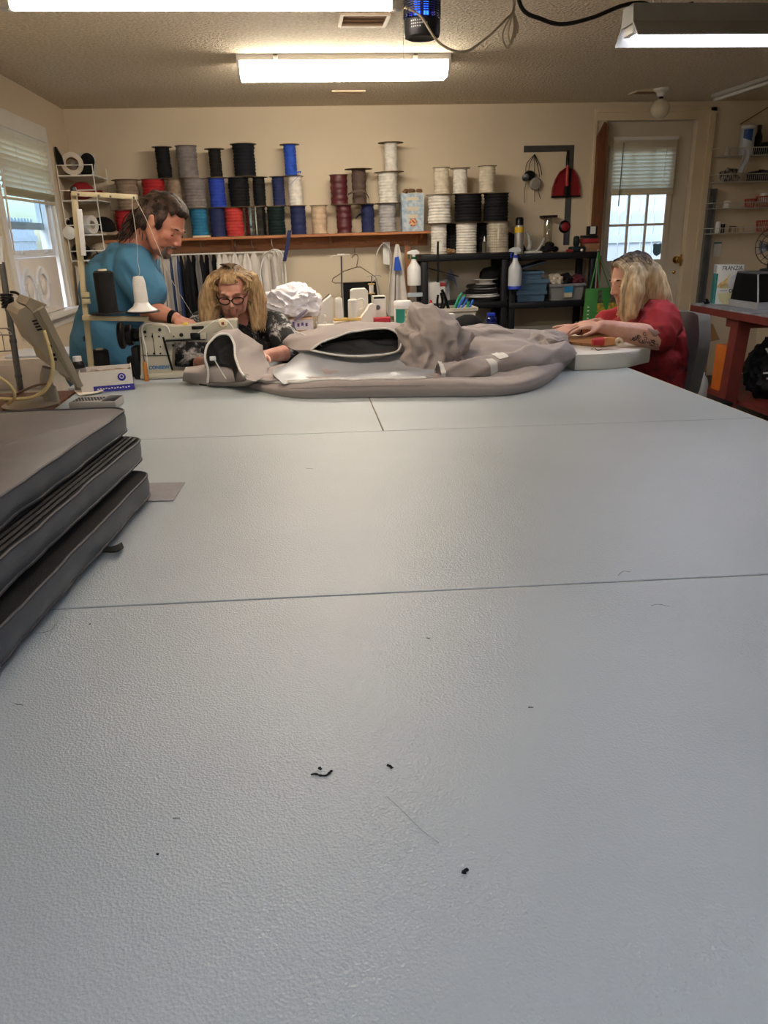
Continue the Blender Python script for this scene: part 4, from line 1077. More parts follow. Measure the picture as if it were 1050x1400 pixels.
MB().rbox(((Pw(774.5, 250).x), YB-.034, Pw(774.5, 250).z), (.05, .022, .22), .008).build('bristle_block', M_blk, br)
# round red knob tool on the square
kc = Pw(771.5, 310, .01)
o = thing('hanging_clamp', 'small round red and black clamp hanging on the lower square', 'clamp', (kc.x, YB-.02, kc.z-.05))
MB().lathe([(.0, 0), (.05, 0), (.052, .012), (.04, .022), (0, .024)], 24, frame((kc.x, YB-.0045, kc.z), (0, -1, 0))).build('dial', M_blk, o)
MB().lathe([(.034, 0), (.036, .008), (.02, .014), (0, .014)], 24, frame((kc.x, YB-.028, kc.z), (0, -1, 0))).build('face', M_dp, o)
# respirator mask hanging by its straps
mc = Pw(729, 240, .05)
o = thing('respirator_mask', 'grey and black respirator mask hanging by its straps from the square', 'mask', (mc.x, YB-.05, mc.z-.07))
pt = Pw(731, 211, .012)
Mst = mat('strap_black', (20, 20, 21), .7)
for (a, b_) in (((720, 224), (719, 238)), ((725, 222), (722, 238)), ((731, 224), (731, 240)), ((735, 226), (738, 242)), ((738, 226), (741, 240))):
    MB().tube(bez([pt, Pw(a[0], a[1], .03), Pw(b_[0], b_[1], .05)], 5), .003, 5).build('strap', Mst, o)
MB().ball(tuple(Pw(724, 240, .05)), (.050, .03, .040), 16, 10).build('face_piece', M_blk, o)
MB().lathe([(.052, 0), (.052, .018), (.042, .03), (0, .032)], 22, frame(Pw(731, 251, .04), (.2, -1, -.2))).build('filter', mat('filter_grey', (150, 146, 138), .5), o)
MB().lathe([(.028, 0), (.03, .02), (.0, .024)], 22, frame(Pw(719, 243, .06), (-.5, -1, 0))).build('filter', M_blk, o)
for pts in ([(719, 250), (717, 262), (717, 277)], [(731, 243), (731, 260), (731, 276)], [(738, 244), (736, 262), (739, 272)]):
    MB().tube([Pw(x, y, .035) for x, y in pts], .0045, 5, flat=.5).build('strap_end', Mst, o)
# glass jar fixed under a dark lid on the wall
jc = Pw(750, 296, .06)
o = thing('hanging_jar', 'clear glass jar under a dark lid standing by the wall', 'jar', (jc.x, YB-.06, zu2+.0006))
jx = jc.x
MB().box((jx, YB-.06, jc.z), (.125, .10, .018)).build('lid', mat('lid_brown', (44, 26, 22), .6), o)
H = jc.z-.009-zu2
MB().lathe([(.035, .001), (.037, .02), (.037, H*.85), (.030, H*.92), (.030, H)], 22, Matrix.Translation((jx, YB-.06, zu2)), cap=False).build('glass', glass('jar_glass', (236, 234, 226), .86), o)
# ================================================================== HANGING STRIPS UNDER THE SHELF
yh = 6.56
zr_ = zsh-.125
hr = thing('hanging_rail', 'thin white rail under the shelf carrying fabric strips', 'rail', ((atY(205, 345, yh).x+atY(395, 345, yh).x)/2, yh, zr_))
xa_, xb_ = atY(205, 345, yh).x, atY(396, 343, yh).x
MB().cyl((xa_, yh, zr_), (xb_, yh, zr_), .006, n=8).build('rod', M_white, hr)
for px in (225, 275, 322, 345, 372):
    x = atY(px, 340, yh).x
    MB().tube(bez([(x, yh, zr_+.008), (x+.012, yh-.004, zr_+.03), (x, yh-.004, zr_+.06), (x, yh, zsh-.0195)], 5), .0025, 5).build('hook', M_chrome, hr)
M_strip = {'white': mat('strip_white', (216, 208, 200), .8, bump=.2, scale=60, var=.05), 'black': mat('strip_black', (22, 23, 28), .8, bump=.2, scale=60, var=.1),
           'cream': mat('strip_cream', (190, 182, 168), .8, bump=.2, scale=60), 'navy': mat('strip_navy', (34, 58, 100), .7, bump=.2, scale=60), 'grey': mat('strip_grey', (110, 106, 104), .8, bump=.2, scale=60)}
SL = {'white': 'white fabric strip hanging from the rail under the shelf', 'black': 'black fabric strip hanging from the rail under the shelf', 'cream': 'cream fabric strip hanging among white strips on the rail',
      'navy': 'narrow navy strip hanging among white strips on the rail', 'grey': 'grey strip hanging between black strips on the rail'}
strips = [(213, 9, 'white'), (219, 5, 'cream'), (226, 10, 'white'), (233, 3, 'navy'), (238, 7, 'white'), (243, 4, 'navy'), (247, 6, 'black'), (251.5, 4, 'grey'), (257, 8, 'black'), (264, 9, 'black'), (270, 6, 'grey'), (275, 8, 'black'),
          (282, 9, 'black'), (287, 4, 'grey'), (292, 9, 'black'), (300, 8, 'white'), (307, 9, 'white'), (314, 8, 'white'), (321, 9, 'white'), (329, 9, 'white'), (337, 10, 'white'), (347, 11, 'white'), (356, 8, 'cream'),
          (362, 9, 'white'), (369, 8, 'white'), (375, 7, 'white'), (381, 7, 'white'), (386, 6, 'cream')]
for i, (px, wpx, c) in enumerate(strips):
    p = atY(px, 350, yh); k = pxm(p); wd = wpx*k*1.15; Yi = yh-.03+.055*((i*7) % 5)/4; sd = i*3.1
    zb = (.62 if c in ('black', 'navy', 'grey') else .80)+.03*nz(i*2.3)
    if px > 340: zb = .90
    def f(u, v, x=p.x, wd=wd, Yi=Yi, sd=sd, zb=zb):
        pin = .35+.65*min(1, v*6)
        z = zr_-.004-(zr_-zb)*v
        return Vector((x+(u-.5)*wd*pin+.006*nz(v*3, sd), Yi+.010*math.sin(u*7+sd)*min(1, v*4)+.008*nz(v*4, u*2, sd), z))
    o = MB().sheet(6, 12, f, .0018).build('fabric_strip', M_strip[c], smooth=70)
    tag(o, SL[c], 'fabric strip', c+' strips under the shelf')
# white piping coil hung on the rail end
cc = atY(374, 372, 6.47)
pts = [atY(359, 395, 6.47), atY(356, 370, 6.47), atY(362, 350, 6.47), atY(374, 341.5, 6.475), atY(384, 345, 6.47), atY(389, 360, 6.47), atY(391, 380, 6.47), atY(392, 402, 6.46)]
o = MB().tube(bez(pts, 7), .006, 8)
pts2 = [atY(358, 352, 6.455), atY(366, 345, 6.455), atY(374, 342, 6.46), atY(380, 350, 6.45), atY(383, 368, 6.45), atY(381, 395, 6.45)]
tag(o.build('piping_loop', M_wht), 'white piping hung in a loop at the end of the rail', 'piping')
tag(MB().tube(bez(pts2, 7), .004, 8).build('piping_loop', mat('strip_cream', (190, 182, 168))), 'thin cream piping hung inside the white loop', 'piping')
# ---- wire hanger with black panel
yy = 6.60
w_ = MB()
M_wire = mat('hanger_wire', (120, 104, 84), .35, metal=.8)
w_.tube(bez([atY(481, 353, yy), atY(484, 349, yy), atY(488, 348.5, yy), atY(489.5, 353, yy), atY(488, 362, yy), atY(488, 365, yy)], 5), .0035, 6)
w_.tube([atY(488, 365, yy), atY(470, 371, yy), atY(455, 381, yy), atY(454, 385, yy), atY(458, 387, yy), atY(510, 385, yy), atY(515, 381, yy), atY(511, 377, yy), atY(493, 365, yy), atY(488, 365, yy)], .0035, 6)
w_.tube([atY(485, 337, yy+.12), atY(485, 340, yy+.02), atY(485, 349, yy)], .003, 6)
tag(w_.build('wire_hanger', M_wire), 'wire coat hanger hooked below the wall shelf', 'hanger')
q = [(469, 387), (516, 384.5), (516, 446), (471, 449)]
P = [atY(x, y, 6.61) for x, y in q]
mb = MB().sheet(10, 10, lambda u, v: (P[0].lerp(P[1], u)).lerp(P[3].lerp(P[2], u), v)+Vector((0, .006*math.sin(u*9), 0)), .004)
tag(mb.build('draped_cloth', fab('black')), 'black fabric panel draped over the wire hanger', 'fabric')
# ---- white trims and drape to the right
o = thing('welt_loop', 'long white vinyl welt hung in a tall inverted loop', 'trim', (atY(522, 430, 6.6).x, 6.6, atY(522, 440, 6.6).z))
mb = MB().tube(bez([atY(523, 440, 6.62), atY(516.5, 400, 6.61), atY(513.5, 365, 6.6), atY(516, 345, 6.6), atY(525, 333, 6.6), atY(534, 345, 6.6), atY(534, 365, 6.6), atY(531, 400, 6.6), atY(529, 440, 6.6)], 8), .017, 8, flat=.35)
mb.build('band', M_strip['white'], o)
mb = MB().tube(bez([atY(515, 380, 6.56), atY(522, 410, 6.56), atY(534, 438, 6.56)], 8), .014, 8, flat=.35); mb.build('tail', M_strip['cream'], o)
P = [atY(x, y, 6.64) for x, y in ((523, 331), (533, 331), (532.5, 362), (524, 361))]
mb = MB().sheet(2, 2, lambda u, v: (P[0].lerp(P[1], u)).lerp(P[3].lerp(P[2], u), v), .003)
tag(mb.build('white_tag', M_wht), 'blank white card tag hanging inside the white loop', 'tag')
def drape(u, v):
    w0 = .02+.98*v**.75
    x = 543+(u-.5)*(4+24*w0)+2*v
    p = atY(x, 334+98*v, 6.60); return p+Vector((0, .022*math.sin(u*11)*v, 0))
o = MB().sheet(18, 14, drape, .003).build('fabric_drape', M_strip['white'], smooth=70); tag(o, 'white fabric gathered at the top and hung below the shelf end', 'fabric')
P = [(540, 352), (545, 350.5), (549, 370), (538.5, 370)]
mb = MB(); Q = [atY(x, y, 6.545) for x, y in P]; mb.add([*Q, *[p+Vector((0, .012, 0)) for p in Q]], [(0, 1, 2, 3), (7, 6, 5, 4), (0, 4, 5, 1), (1, 5, 6, 2), (2, 6, 7, 3), (3, 7, 4, 0)])
o = thing('blue_scraper', 'blue bladed tool with long wire shaft before the white drape', 'tool', atY(542, 430, 6.54))
mb.build('blade', mat('tool_blue', (34, 84, 190), .4), o, smooth=0)
MB().cyl(atY(541, 371, 6.54), atY(539.5, 432, 6.54), .004, n=8).build('shaft', M_steel, o)
P = [atY(x, y, 6.66) for x, y in ((553, 329), (561, 329), (561.5, 420), (555.5, 420))]
mb = MB().sheet(2, 2, lambda u, v: (P[0].lerp(P[1], u)).lerp(P[3].lerp(P[2], u), v), .008)
tag(mb.build('yardstick', mat('stick_wood', (156, 104, 66), .5, var=.15, stretch=(9, 9, 1))), 'brown wooden yardstick hanging beside the black unit', 'ruler')
a, b_ = atY(557, 404, 6.36), atY(578, 402, 6.36)
tag(MB().rbox(tuple((a+b_)/2), ((b_-a).length, .02, .034), .004).build('label_strip', mat('strip_bluegrey', (176, 188, 196), .5)), 'pale blue-grey strip fixed across the side of the black unit', 'strip')
P = [atY(x, y, 6.645) for x, y in ((561, 345), (569, 345), (570, 470), (560, 470))]
mb = MB().sheet(2, 2, lambda u, v: (P[0].lerp(P[1], u)).lerp(P[3].lerp(P[2], u), v), .006)
tag(mb.build('backing_board', mat('board_grey', (150, 136, 122), .7)), 'narrow grey board standing behind the green necked spray bottle', 'board')

# ---- spray bottles hooked on the black units
def spraybottle(cx, top, bot, hw, Y, label, body, trig, neck, foot=None):
    p = atY(cx, bot, Y); k = pxm(p); H = atY(cx, top, Y).z-p.z; r = hw*k
    o = thing('spray_bottle', label, 'spray bottle', (p.x, Y, p.z), 'spray bottles hung on the black units')
    M = Matrix.Translation((p.x, Y, p.z))
    MB().lathe([(r*.96, 0), (r, .012), (r, H*.46), (r*.9, H*.52), (r*.42, H*.66), (r*.34, H*.74)], 22, M).build('bottle', body, o)
    if foot: MB().lathe([(r*1.03, 0), (r*1.04, H*.07), (r*1.02, H*.075)], 22, M).build('foot_band', foot, o)
    MB().lathe([(r*.40, H*.735), (r*.40, H*.80)], 16, M).build('collar', neck, o)
    MB().lathe([(r*.22, H*.80), (r*.24, H*.88)], 12, M).build('neck', trig, o)
    hd = MB().prism([(-r*1.0, 0), (-r*.95, H*.06), (-r*.4, H*.10), (r*.35, H*.11), (r*.75, H*.05), (r*.7, 0), (r*.2, -.004), (-r*.3, -.004)], r*.5, frame((p.x, Y+r*.25, p.z+H*.88), (0, -1, 0), (1, 0, 0)))
    hd.build('sprayer_head', trig, o)
    MB().tube(bez([(p.x-r*.45, Y, p.z+H*.88), (p.x-r*.75, Y, p.z+H*.82), (p.x-r*.7, Y, p.z+H*.74)], 5), r*.12, 6).build('trigger', neck, o)
    return o
spraybottle(566.5, 341, 390, 9.5, 6.34, 'white spray bottle with green collar by the left black unit', M_wht, M_wht, M_grn)
M_milk = translucent('milky_plastic', (206, 208, 212), None, .15, .35); M_bl = mat('spray_blue', (36, 60, 170), .4)
spraybottle(703.5, 337, 395, 9, 6.285, 'clear white spray bottle with blue trigger and blue foot', M_milk, M_milk, M_bl, M_bl)

# ================================================================== REAR WORK TABLE
RZ = .76
r0, r1 = atZ(380, 452, RZ), atZ(690, 440, RZ)
rx0, rx1, ry0, ry1 = -.32, 1.22, 4.57, 5.42
rt_ = thing('sewing_table', 'white topped sewing table behind the grey canvas cover', 'table', ((rx0+rx1)/2, (ry0+ry1)/2, 0))
MB().rbox(((rx0+rx1)/2, (ry0+ry1)/2, RZ-.016), (rx1-rx0, ry1-ry0, .032), .006).build('top', mat('table_white', (206, 200, 192), .45), rt_)
for x in (rx0+.06, rx1-.06):
    for y in (ry0+.06, ry1-.06): MB().box2((x-.025, y-.025, 0), (x+.025, y+.025, RZ-.032)).build('leg', M_steel, rt_)
ZR = RZ+.0008
def zAt(cx, top, Y): return atY(cx, top, Y).z
# white overlock machine
my = 4.98
k = pxm(atY(475, 420, my))
mx = lambda px, py=430: atY(px, py, my).x
zf = lambda py: atY(475, py, my).z
o = thing('overlock_machine', 'white overlock sewing machine with thread stand on the rear table', 'sewing machine', (mx(475), my, ZR))
M_mac = mat('machine_white', (226, 220, 210), .35, var=.02); M_pad = mat('pad_yellow', (206, 170, 96), .6)
def prof(pts, y0, th, nm, mt, bev=True):
    c0 = Vector((mx(pts[0][0], pts[0][1]), 0, zf(pts[0][1])))
    mb = MB().prism([(mx(x, y), max(zf(y), ZR)) for x, y in pts], th, frame((0, y0, 0), (0, -1, 0), (1, 0, 0)))
    return mb.build(nm, mt, o, smooth=30)
MB().rbox((mx(474), my, ZR+.03), (mx(516)-mx(430), .22, .058), .012).build('base', M_mac, o)
prof([(433, 452), (435, 430), (441, 411), (452, 402.5), (454, 406), (455.5, 452)], my+.05, .12, 'side_cover', M_mac)
prof([(481, 452), (480, 398), (483, 396), (500, 395.5), (503, 399), (504, 452)], my+.10, .10, 'tower', M_mac)
prof([(484, 452), (487, 440), (494, 430), (499, 424), (503, 416.5), (507, 415), (512, 417), (512, 452)], my-.02, .09, 'arm_cover', M_mac)
prof([(455, 440), (484, 436), (484, 452), (455, 452)], my-.0, .12, 'looper_cover', M_mac)
MB().tube(bez([(mx(489), my-.09, zf(409)), (mx(494), my-.09, zf(408)), (mx(497), my-.09, zf(413)), (mx(495), my-.09, zf(420)), (mx(490), my-.09, zf(422))], 6), .005, 8).build('thread_guide', M_mac, o)
for cx in (464, 482.5):
    MB().rbox((mx(cx), my-.085, zf(434.5)), (.085, .07, .016), .004).build('cone_pad', M_pad, o)
MB().cyl((mx(467.5), my-.01, ZR+.05), (mx(466.5, 350), my-.01, zf(350)), .0055, n=10).build('stand_pole', M_steel, o)
MB().rbox((mx(466, 348), my-.01, zf(348)), (.045, .016, .012), .003).tube([(mx(451, 350), my-.01, zf(351)), (mx(455, 348), my-.01, zf(349)), (mx(477, 348), my-.01, zf(348)), (mx(478, 350), my-.01, zf(351))], .0016, 5).build('thread_bar', M_mac, o)
MB().cyl((mx(509), my+.03, zf(408)), (mx(509, 380), my+.03, zf(379)), .004, n=8).tube([(mx(502, 380), my+.03, zf(380)), (mx(506, 378), my+.03, zf(378.5)), (mx(520, 378), my+.03, zf(378.5)), (mx(522, 380), my+.03, zf(380.5))], .0016, 5).build('second_pole', M_steel, o)
for i, (cx, cy) in enumerate(((443, 430), (443, 439))):
    MB().lathe([(.012, 0), (.010, .012), (0, .013)], 14, frame((mx(cx), my-.07, zf(cy)), (0, -1, 0))).build('dial', M_mac, o)
MB().box2((mx(509), my-.113, zf(440)), (mx(511.5), my-.1105, zf(435))).build('badge', M_blk, o)
def cone(cx, base, top, rpx, Y, label, mt, taper=.75, z0=None, flare=None, n=24, name='thread_cone', grp=None):
    p = atY(cx, base, Y); k = pxm(p); z0 = p.z if z0 is None else z0; H = atY(cx, top, Y).z-z0; r = rpx*k
    o = thing(name, label, 'thread cone', (p.x, Y, z0), grp)
    M = Matrix.Translation((p.x, Y, z0))
    pr = [(r, 0)]
    if flare: pr = [(r*flare, 0), (r*flare, H*.02), (r*1.15, H*.14)]
    else: pr = [(r, 0), (r, H*.04)]
    pr += [(r*(1-.02)+.0, H*.2), (r*(1-(1-taper)*.5), H*.6), (r*taper, H*.92), (r*taper*.8, H*.96)]
    MB().lathe(pr, n, M).build('thread', mt, o)
    MB().lathe([(r*.45, H*.955), (r*.42, H), (r*.3, H)], 16, M).build('tube', M_trim if not flare else M_wht, o)
    return o
M_tw = mat('thread_white', (230, 226, 218), .7, bump=.5, scale=20, stretch=(1, 1, 40), var=.02); M_tb = mat('thread_black', (20, 19, 20), .6, bump=.5, scale=20, stretch=(1, 1, 40), var=.1)
cone(464, 433, 406, 5.5, my-.085, 'white thread cone beside the overlock side cover', M_tw, .85, z0=zf(434.5)+.0086, grp='white cones on the overlock')
cone(482.5, 433.5, 408, 6.5, my-.085, 'fatter white thread cone next to the overlock tower', M_tw, .9, z0=zf(434.5)+.0086, grp='white cones on the overlock')
o = thing('thread_bobbin', 'white thread bobbin with yellow flanges on the overlock post', 'bobbin', (mx(509), my+.03, zf(404)))
for py in (390.5, 403.5): MB().lathe([(.022, 0), (.022, .006)], 16, Matrix.Translation((mx(509.5), my+.03, zf(py)))).build('flange', M_pad, o)
MB().lathe([(.014, zf(403)-zf(404)), (.014, zf(391)-zf(404))], 16, Matrix.Translation((mx(509.5), my+.03, zf(404)))).build('thread', M_tw, o)
# white bag heap, carton
def cloth_heap(cx, cy, z0, rx, ry, h, mt, label, name, seed, cat, cre=.35):
    bm = bmesh.new(); bmesh.ops.create_icosphere(bm, subdivisions=5, radius=1)
    for v in bm.verts:
        n = v.co.normalized()
        f = 1+.25*nz(n.x*1.6+seed, n.y*1.6, n.z*1.6)
        c_ = 0
        for s_, a_ in ((2.3, 1), (4.6, .5), (9, .25)): c_ += a_*(.5-abs(nz(n.x*s_+seed, n.y*s_+3, n.z*s_)))
        f += cre*(c_-.45)
        v.co = Vector((cx+n.x*rx*f, cy+n.y*ry*f, max(z0, z0+h*.45+n.z*h*.58*f)))
    return tag(MB().addbm(bm).build(name, mt), label, cat)
by = 5.02
zc_ = ZR
o = thing('thread_carton', 'opened carton with purple print under the white bag', 'carton', (atY(402, 445, 4.86).x, 4.88, ZR))
cxp = atY(401, 440, 4.86).x
MB().rbox((cxp, 4.89, ZR+.055), (.24, .2, .108), .003).build('box', mat('kraft_box2', (176, 140, 110), .8), o)
MB().box((cxp, 4.7885, ZR+.072), (.238, .003, .062)).build('printed_panel', mat('carton_lilac', (206, 198, 206), .6), o)
mb = MB()
for i, x in enumerate((-.08, -.055, -.035, .0, .03, .055, .08)): mb.box((cxp+x, 4.7865, ZR+.072+.004*(i % 2)), (.014, .002, .02 if i != 3 else .034))
mb.build('printed_marks', mat('print_purple', (84, 62, 120), .6), o)
M_bagw = mat('bag_white', (226, 222, 226), .5, bump=.3, scale=14, var=.03)
zt_ = ZR+.1105
cloth_heap(atY(398, 415, by-.05).x, 4.93, zt_, .175, .13, atY(400, 390, by-.05).z-zt_, M_bagw, 'big crumpled white bag on the purple printed carton', 'plastic_bag', 3.3, 'bag')
cloth_heap(atY(430, 430, by).x, 5.22, ZR, .10, .09, atY(432, 407, by).z-ZR, mat('cloth_offwhite', (220, 208, 192), .8, bump=.3, scale=14), 'off-white cloth heap between the bag and the overlock', 'cloth_heap', 8.1, 'cloth')
tag(MB().tube(bez([atY(402, 438, 4.76), atY(410, 432, 4.75), atY(420, 423, 4.76)], 6), [.004+.008*math.sin(i/12*3) for i in range(13)], 8).build('folded_umbrella', mat('lilac_grey', (120, 110, 130), .5)), 'grey-lilac folded strip lying across the purple carton', 'cloth')
tag(MB().tube([atY(440, 413, 5.1), atY(450, 402, 5.1)], [.014, .004], 8).build('shears_blade', M_steel), 'steel blade tip sticking up behind the off-white cloth', 'blade')
# small items right of the machine
x = mx(520); y_ = 5.06
o = thing('control_box', 'small off-white control box beside the overlock machine', 'box', (x, y_, ZR))
Hc = zAt(520, 404, y_)-ZR
MB().rbox((x, y_, ZR+Hc/2), (.085, .09, Hc), .005).build('housing', M_mac, o)
MB().lathe([(.016, 0), (.014, .012), (0, .013)], 14, frame((x-.01, y_-.0455, ZR+Hc*.66), (0, -1, 0))).build('knob', M_steel, o)
MB().box((x, y_-.046, ZR+Hc*.95), (.07, .003, .012)).build('slot', M_blk, o)
x = atY(522, 440, 4.86).x
tag(MB().rbox((x, 4.86, ZR+.045), (.105, .07, .089), .004).build('red_box', mat('box_red', (170, 24, 40), .5)), 'bright red small box in front of the overlock machine', 'box')
o, x, z0_, H, r = bottle(551, 444, 411, 12, 4.93, [('tub', M_wht, [(1, 0), (1, .80), (.96, .82)]), ('lid', M_wht, [(1.03, .82), (1.03, .95), (.9, 1), (0, 1)])], None, 'wipes_tub', 'white wipes tub with teal label beside the tool caddy', 'tub', ZR)
for a0, a1, mt, nm in ((-2.6, -1.5, mat('label_teal', (22, 128, 112), .5), 'teal_label'), (-1.5, -.6, mat('label_print', (196, 186, 160), .5, rgb2=(120, 130, 100), vscale=60), 'printed_label')):
    MB().sheet(10, 2, lambda u, v: Vector((x+r*1.012*math.cos(a0+(a1-a0)*u), 4.93+r*1.012*math.sin(a0+(a1-a0)*u), ZR+H*(.12+.62*v))), .001).build(nm, mt, o)
# tool caddy with tools
cy0 = 4.86
x0_, x1_ = atY(585, 440, cy0).x, atY(646, 440, cy0).x
hcad = zAt(610, 420, cy0)-ZR
tray(x0_, x1_, ZR, hcad, cy0-.09, cy0+.09, mat('caddy_beige', (206, 196, 172), .5), 'beige tool caddy full of pliers and scissors', 'tool_caddy', 'caddy', None, None, .03)
tag(MB().rbox((atY(613, 440, 4.70).x, 4.735, ZR+.055), (.085, .05, .108), .003).build('white_carton', mat('carton_white', (206, 202, 196), .6)), 'small white carton in front of the tool caddy', 'carton')
def tool(pts, radii, mt, name, label, cat, jaw=None):
    o = thing(name, label, cat, tuple(atY(pts[0][0][0], pts[0][0][1], cy0)))
    o.location.z = ZR+.006; ORI[o.name] = Vector(o.location)
    for line, r_ in zip(pts, radii):
        MB().tube(bez([atY(x, y, cy0+dy) for x, y, dy in line], 5), r_, 8).build('handle', mt, o)
    x, y, dy = pts[0][0]; a = atY(x, y, cy0+dy); MB().cyl((a.x, a.y, ZR+.008), a, .005, n=8).build('shaft', M_steel, o)
tool([[(590, 424, -.04), (589.5, 416, -.04), (588.5, 409.5, -.04)]], [[.010]*8+[.007, .005, .003]], mat('marker_red', (190, 26, 34), .4), 'marker_pen', 'red tapered marker standing in the tool caddy', 'marker')
tool([[(601, 425, -.02), (598, 414, -.02), (599, 403, -.02)], [(601, 425, -.02), (605, 413, -.02), (603, 400, -.02)], [(604, 424, .03), (609, 414, .03), (606, 402, .03)]], [.0075, .0085, .0075], M_blk, 'black_pliers', 'black handled pliers standing in the tool caddy', 'pliers')
tool([[(614, 425, 0), (608, 405, 0), (604, 396, 0)]], [.010], M_blk, 'black_shears', 'black handled shears leaning left in the tool caddy', 'scissors')
tool([[(621, 425, .02), (626, 410, .02), (632, 400, .02)], [(621, 425, .04), (629, 412, .04), (636, 404, .04)]], [[.009]*8+[.008]*3, .006], mat('handle_green', (30, 140, 100), .4), 'green_scissors', 'green handled scissors at the back of the tool caddy', 'scissors')
tool([[(624, 426, -.03), (630, 414, -.03), (635, 406, -.03)], [(627, 426, -.02), (634, 417, -.02), (639, 409, -.02)]], [.0075, .0065], mat('handle_blue', (28, 88, 180), .4), 'blue_pliers', 'blue handled pliers leaning right in the tool caddy', 'pliers')
tool([[(639, 426, -.02), (643, 418, -.02), (647, 410, -.02)]], [.0075], mat('handle_blue', (28, 88, 180), .4), 'blue_snips', 'single blue handle at the right end of the caddy', 'tool')
tool([[(638, 427, -.04), (639, 419, -.04), (641, 412, -.04)]], [.0085], mat('handle_green', (30, 140, 100), .4), 'green_snips', 'short green handle at the right end of the caddy', 'tool')
mb = MB().lathe([(.098, 0), (.10, .012), (.095, .05), (.07, .085), (.03, .102), (0, .105)], 24, Matrix.Translation((atY(640, 445, 4.665).x+.0, 4.665, ZR)), wob=lambda a, z_: .05*nz(math.cos(a)*2, math.sin(a)*2, z_*20))
o = thing('ball_cap', 'black ball cap lying on the rear table beside the caddy', 'cap', (atY(640, 445, 4.665).x, 4.665, ZR))
mb.build('crown', mat('felt_black', (16, 16, 18), .9), o)
# dark water bottle
bottle(671, 455, 428, 7.5, 4.80, [('bottle', mat('bottle_blue', (30, 44, 120), .15, trans=.5), [(1, 0), (1, .40), (.92, .45), (1, .5), (1, .66), (.6, .80), (.55, .84)]), ('cap', mat('cap_blue', (26, 48, 160), .4), [(.72, .82), (.72, 1), (0, 1)])], None, 'water_bottle', 'dark blue water bottle with blue cap on the rear table', 'bottle', ZR)

# ================================================================== LEFT: CORNER SHELF
cs = thing('corner_shelf', 'four tier white wire shelf in the left back corner', 'shelf', (-1.5, 6.5, 1.15))
tiers = []
for px, py in ((72, 240), (84, 274), (93, 321), (98, 356)):
    z = atY(px, py, 6.30).z; tiers.append(z)
    MB().box2((XL+.006, 6.28, z-.010), (XL+.27, 6.72, z)).build('board', M_white, cs)
    MB().cyl((XL+.01, 6.27, z+.065), (XL+.27, 6.27, z+.065), .004, n=6).build('front_rail', M_white, cs)
for x in (XL+.012, XL+.265): MB().cyl((x, 6.272, tiers[-1]-.02), (x, 6.272, tiers[0]+.07), .004, n=6).build('upright', M_white, cs)
for x in (XL+.012, XL+.265): MB().cyl((x, 6.72, tiers[-1]-.02), (x, 6.72, tiers[0]+.07), .004, n=6).build('upright', M_white, cs)
z = tiers[0]+.001
p = atY(80, 225, 6.34)
o = thing('tape_roll', 'big cream roll of tape standing on the top tier of the corner shelf', 'tape', (XL+.10, 6.36, z))
M = frame((XL+.105, 6.36, z+.078), (.25, -1, 0)); MB().lathe([(.045, -.04), (.078, -.04), (.078, .04), (.045, .04), (.045, -.04)], 28, M, cap=False).build('roll', mat('tape_cream', (216, 204, 186), .6), o)
MB().lathe([(.040, -.038), (.0445, -.038), (.0445, .038), (.040, .038), (.040, -.038)], 24, M, cap=False).build('core', mat('kraft', (140, 104, 70), .8), o)
o = tag(MB().rbox((XL+.15, 6.52, z+.08), (.15, .16, .158), .004).build('white_carton', mat('carton_white', (206, 202, 196), .6)), 'white carton behind the tape roll on the corner shelf', 'carton')
def cap(c, R, mt, label, rx=0., rz=0., bm_=None, brim=True, panel=None):
    o = thing('ball_cap', label, 'cap', c, 'caps on the corner shelf')
    M = Matrix.Translation(c) @ rotz(rz) @ Matrix.Rotation(rx, 4, 'X')
    MB().lathe([(R, 0), (R*1.0, R*.25), (R*.92, R*.6), (R*.7, R*.92), (R*.35, R*1.08), (0, R*1.12)], 24, M, wob=lambda a, z_: .04*nz(math.cos(a)*2, math.sin(a)*2, z_*18)).build('crown', mt, o)
    if brim: MB().sheet(14, 6, lambda u, v: M @ Vector((R*(1+.65*v*math.sin(u*math.pi)**.7)*math.cos(-math.pi*(.12+.76*u)), R*(1+.65*v*math.sin(u*math.pi)**.7)*math.sin(-math.pi*(.12+.76*u)), R*.06-R*.12*v+R*.12*math.cos((u-.5)*3)*v)), .003).build('brim', bm_ or mt, o)
    return o
M_ck, M_cr, M_ct = mat('cap_black', (20, 20, 22), .9, bump=.2, scale=90), mat('cap_red', (150, 26, 34), .85, bump=.2, scale=90), mat('cap_tan', (168, 150, 128), .85, bump=.2, scale=90)
cap((XL+.20, 6.40, z+.055), .062, M_ck, 'black cap tipped over the right end of the top corner tier', rx=-1.3, rz=.9)
tag(MB().prism([(0, 0), (.05, 0), (.045, .05), (.012, .12), (0, .12)], .03, frame((XL+.012, 6.33, z+.07), (0, -1, 0), (1, 0, 0))).build('iron_tool', M_blk), 'black pointed tool standing left of the tape roll', 'tool')
z = tiers[1]+.001
cap((XL+.14, 6.40, z+.02), .095, M_cr, 'red cap lying on the second corner tier', rx=-.25, rz=1.2)
z = tiers[2]+.001
cap((XL+.06, 6.36, z+.065), .062, M_ck, 'black cap on its side on the third corner tier', rx=1.45, rz=.1, brim=False)
o = tag(MB().lathe([(.03, -.03), (.066, -.03), (.066, .03), (.03, .03), (.03, -.03)], 26, frame((XL+.165, 6.35, z+.067), (1, -.5, 0)), cap=False).build('tape_roll', mat('tape_white', (222, 216, 210), .6)), 'white roll standing between the caps on the third tier', 'tape')
cap((XL+.23, 6.52, z+.03), .085, M_ck, 'black cap with tan brim on the third corner tier', rx=.3, rz=.7, bm_=M_ct)
z = tiers[3]+.001
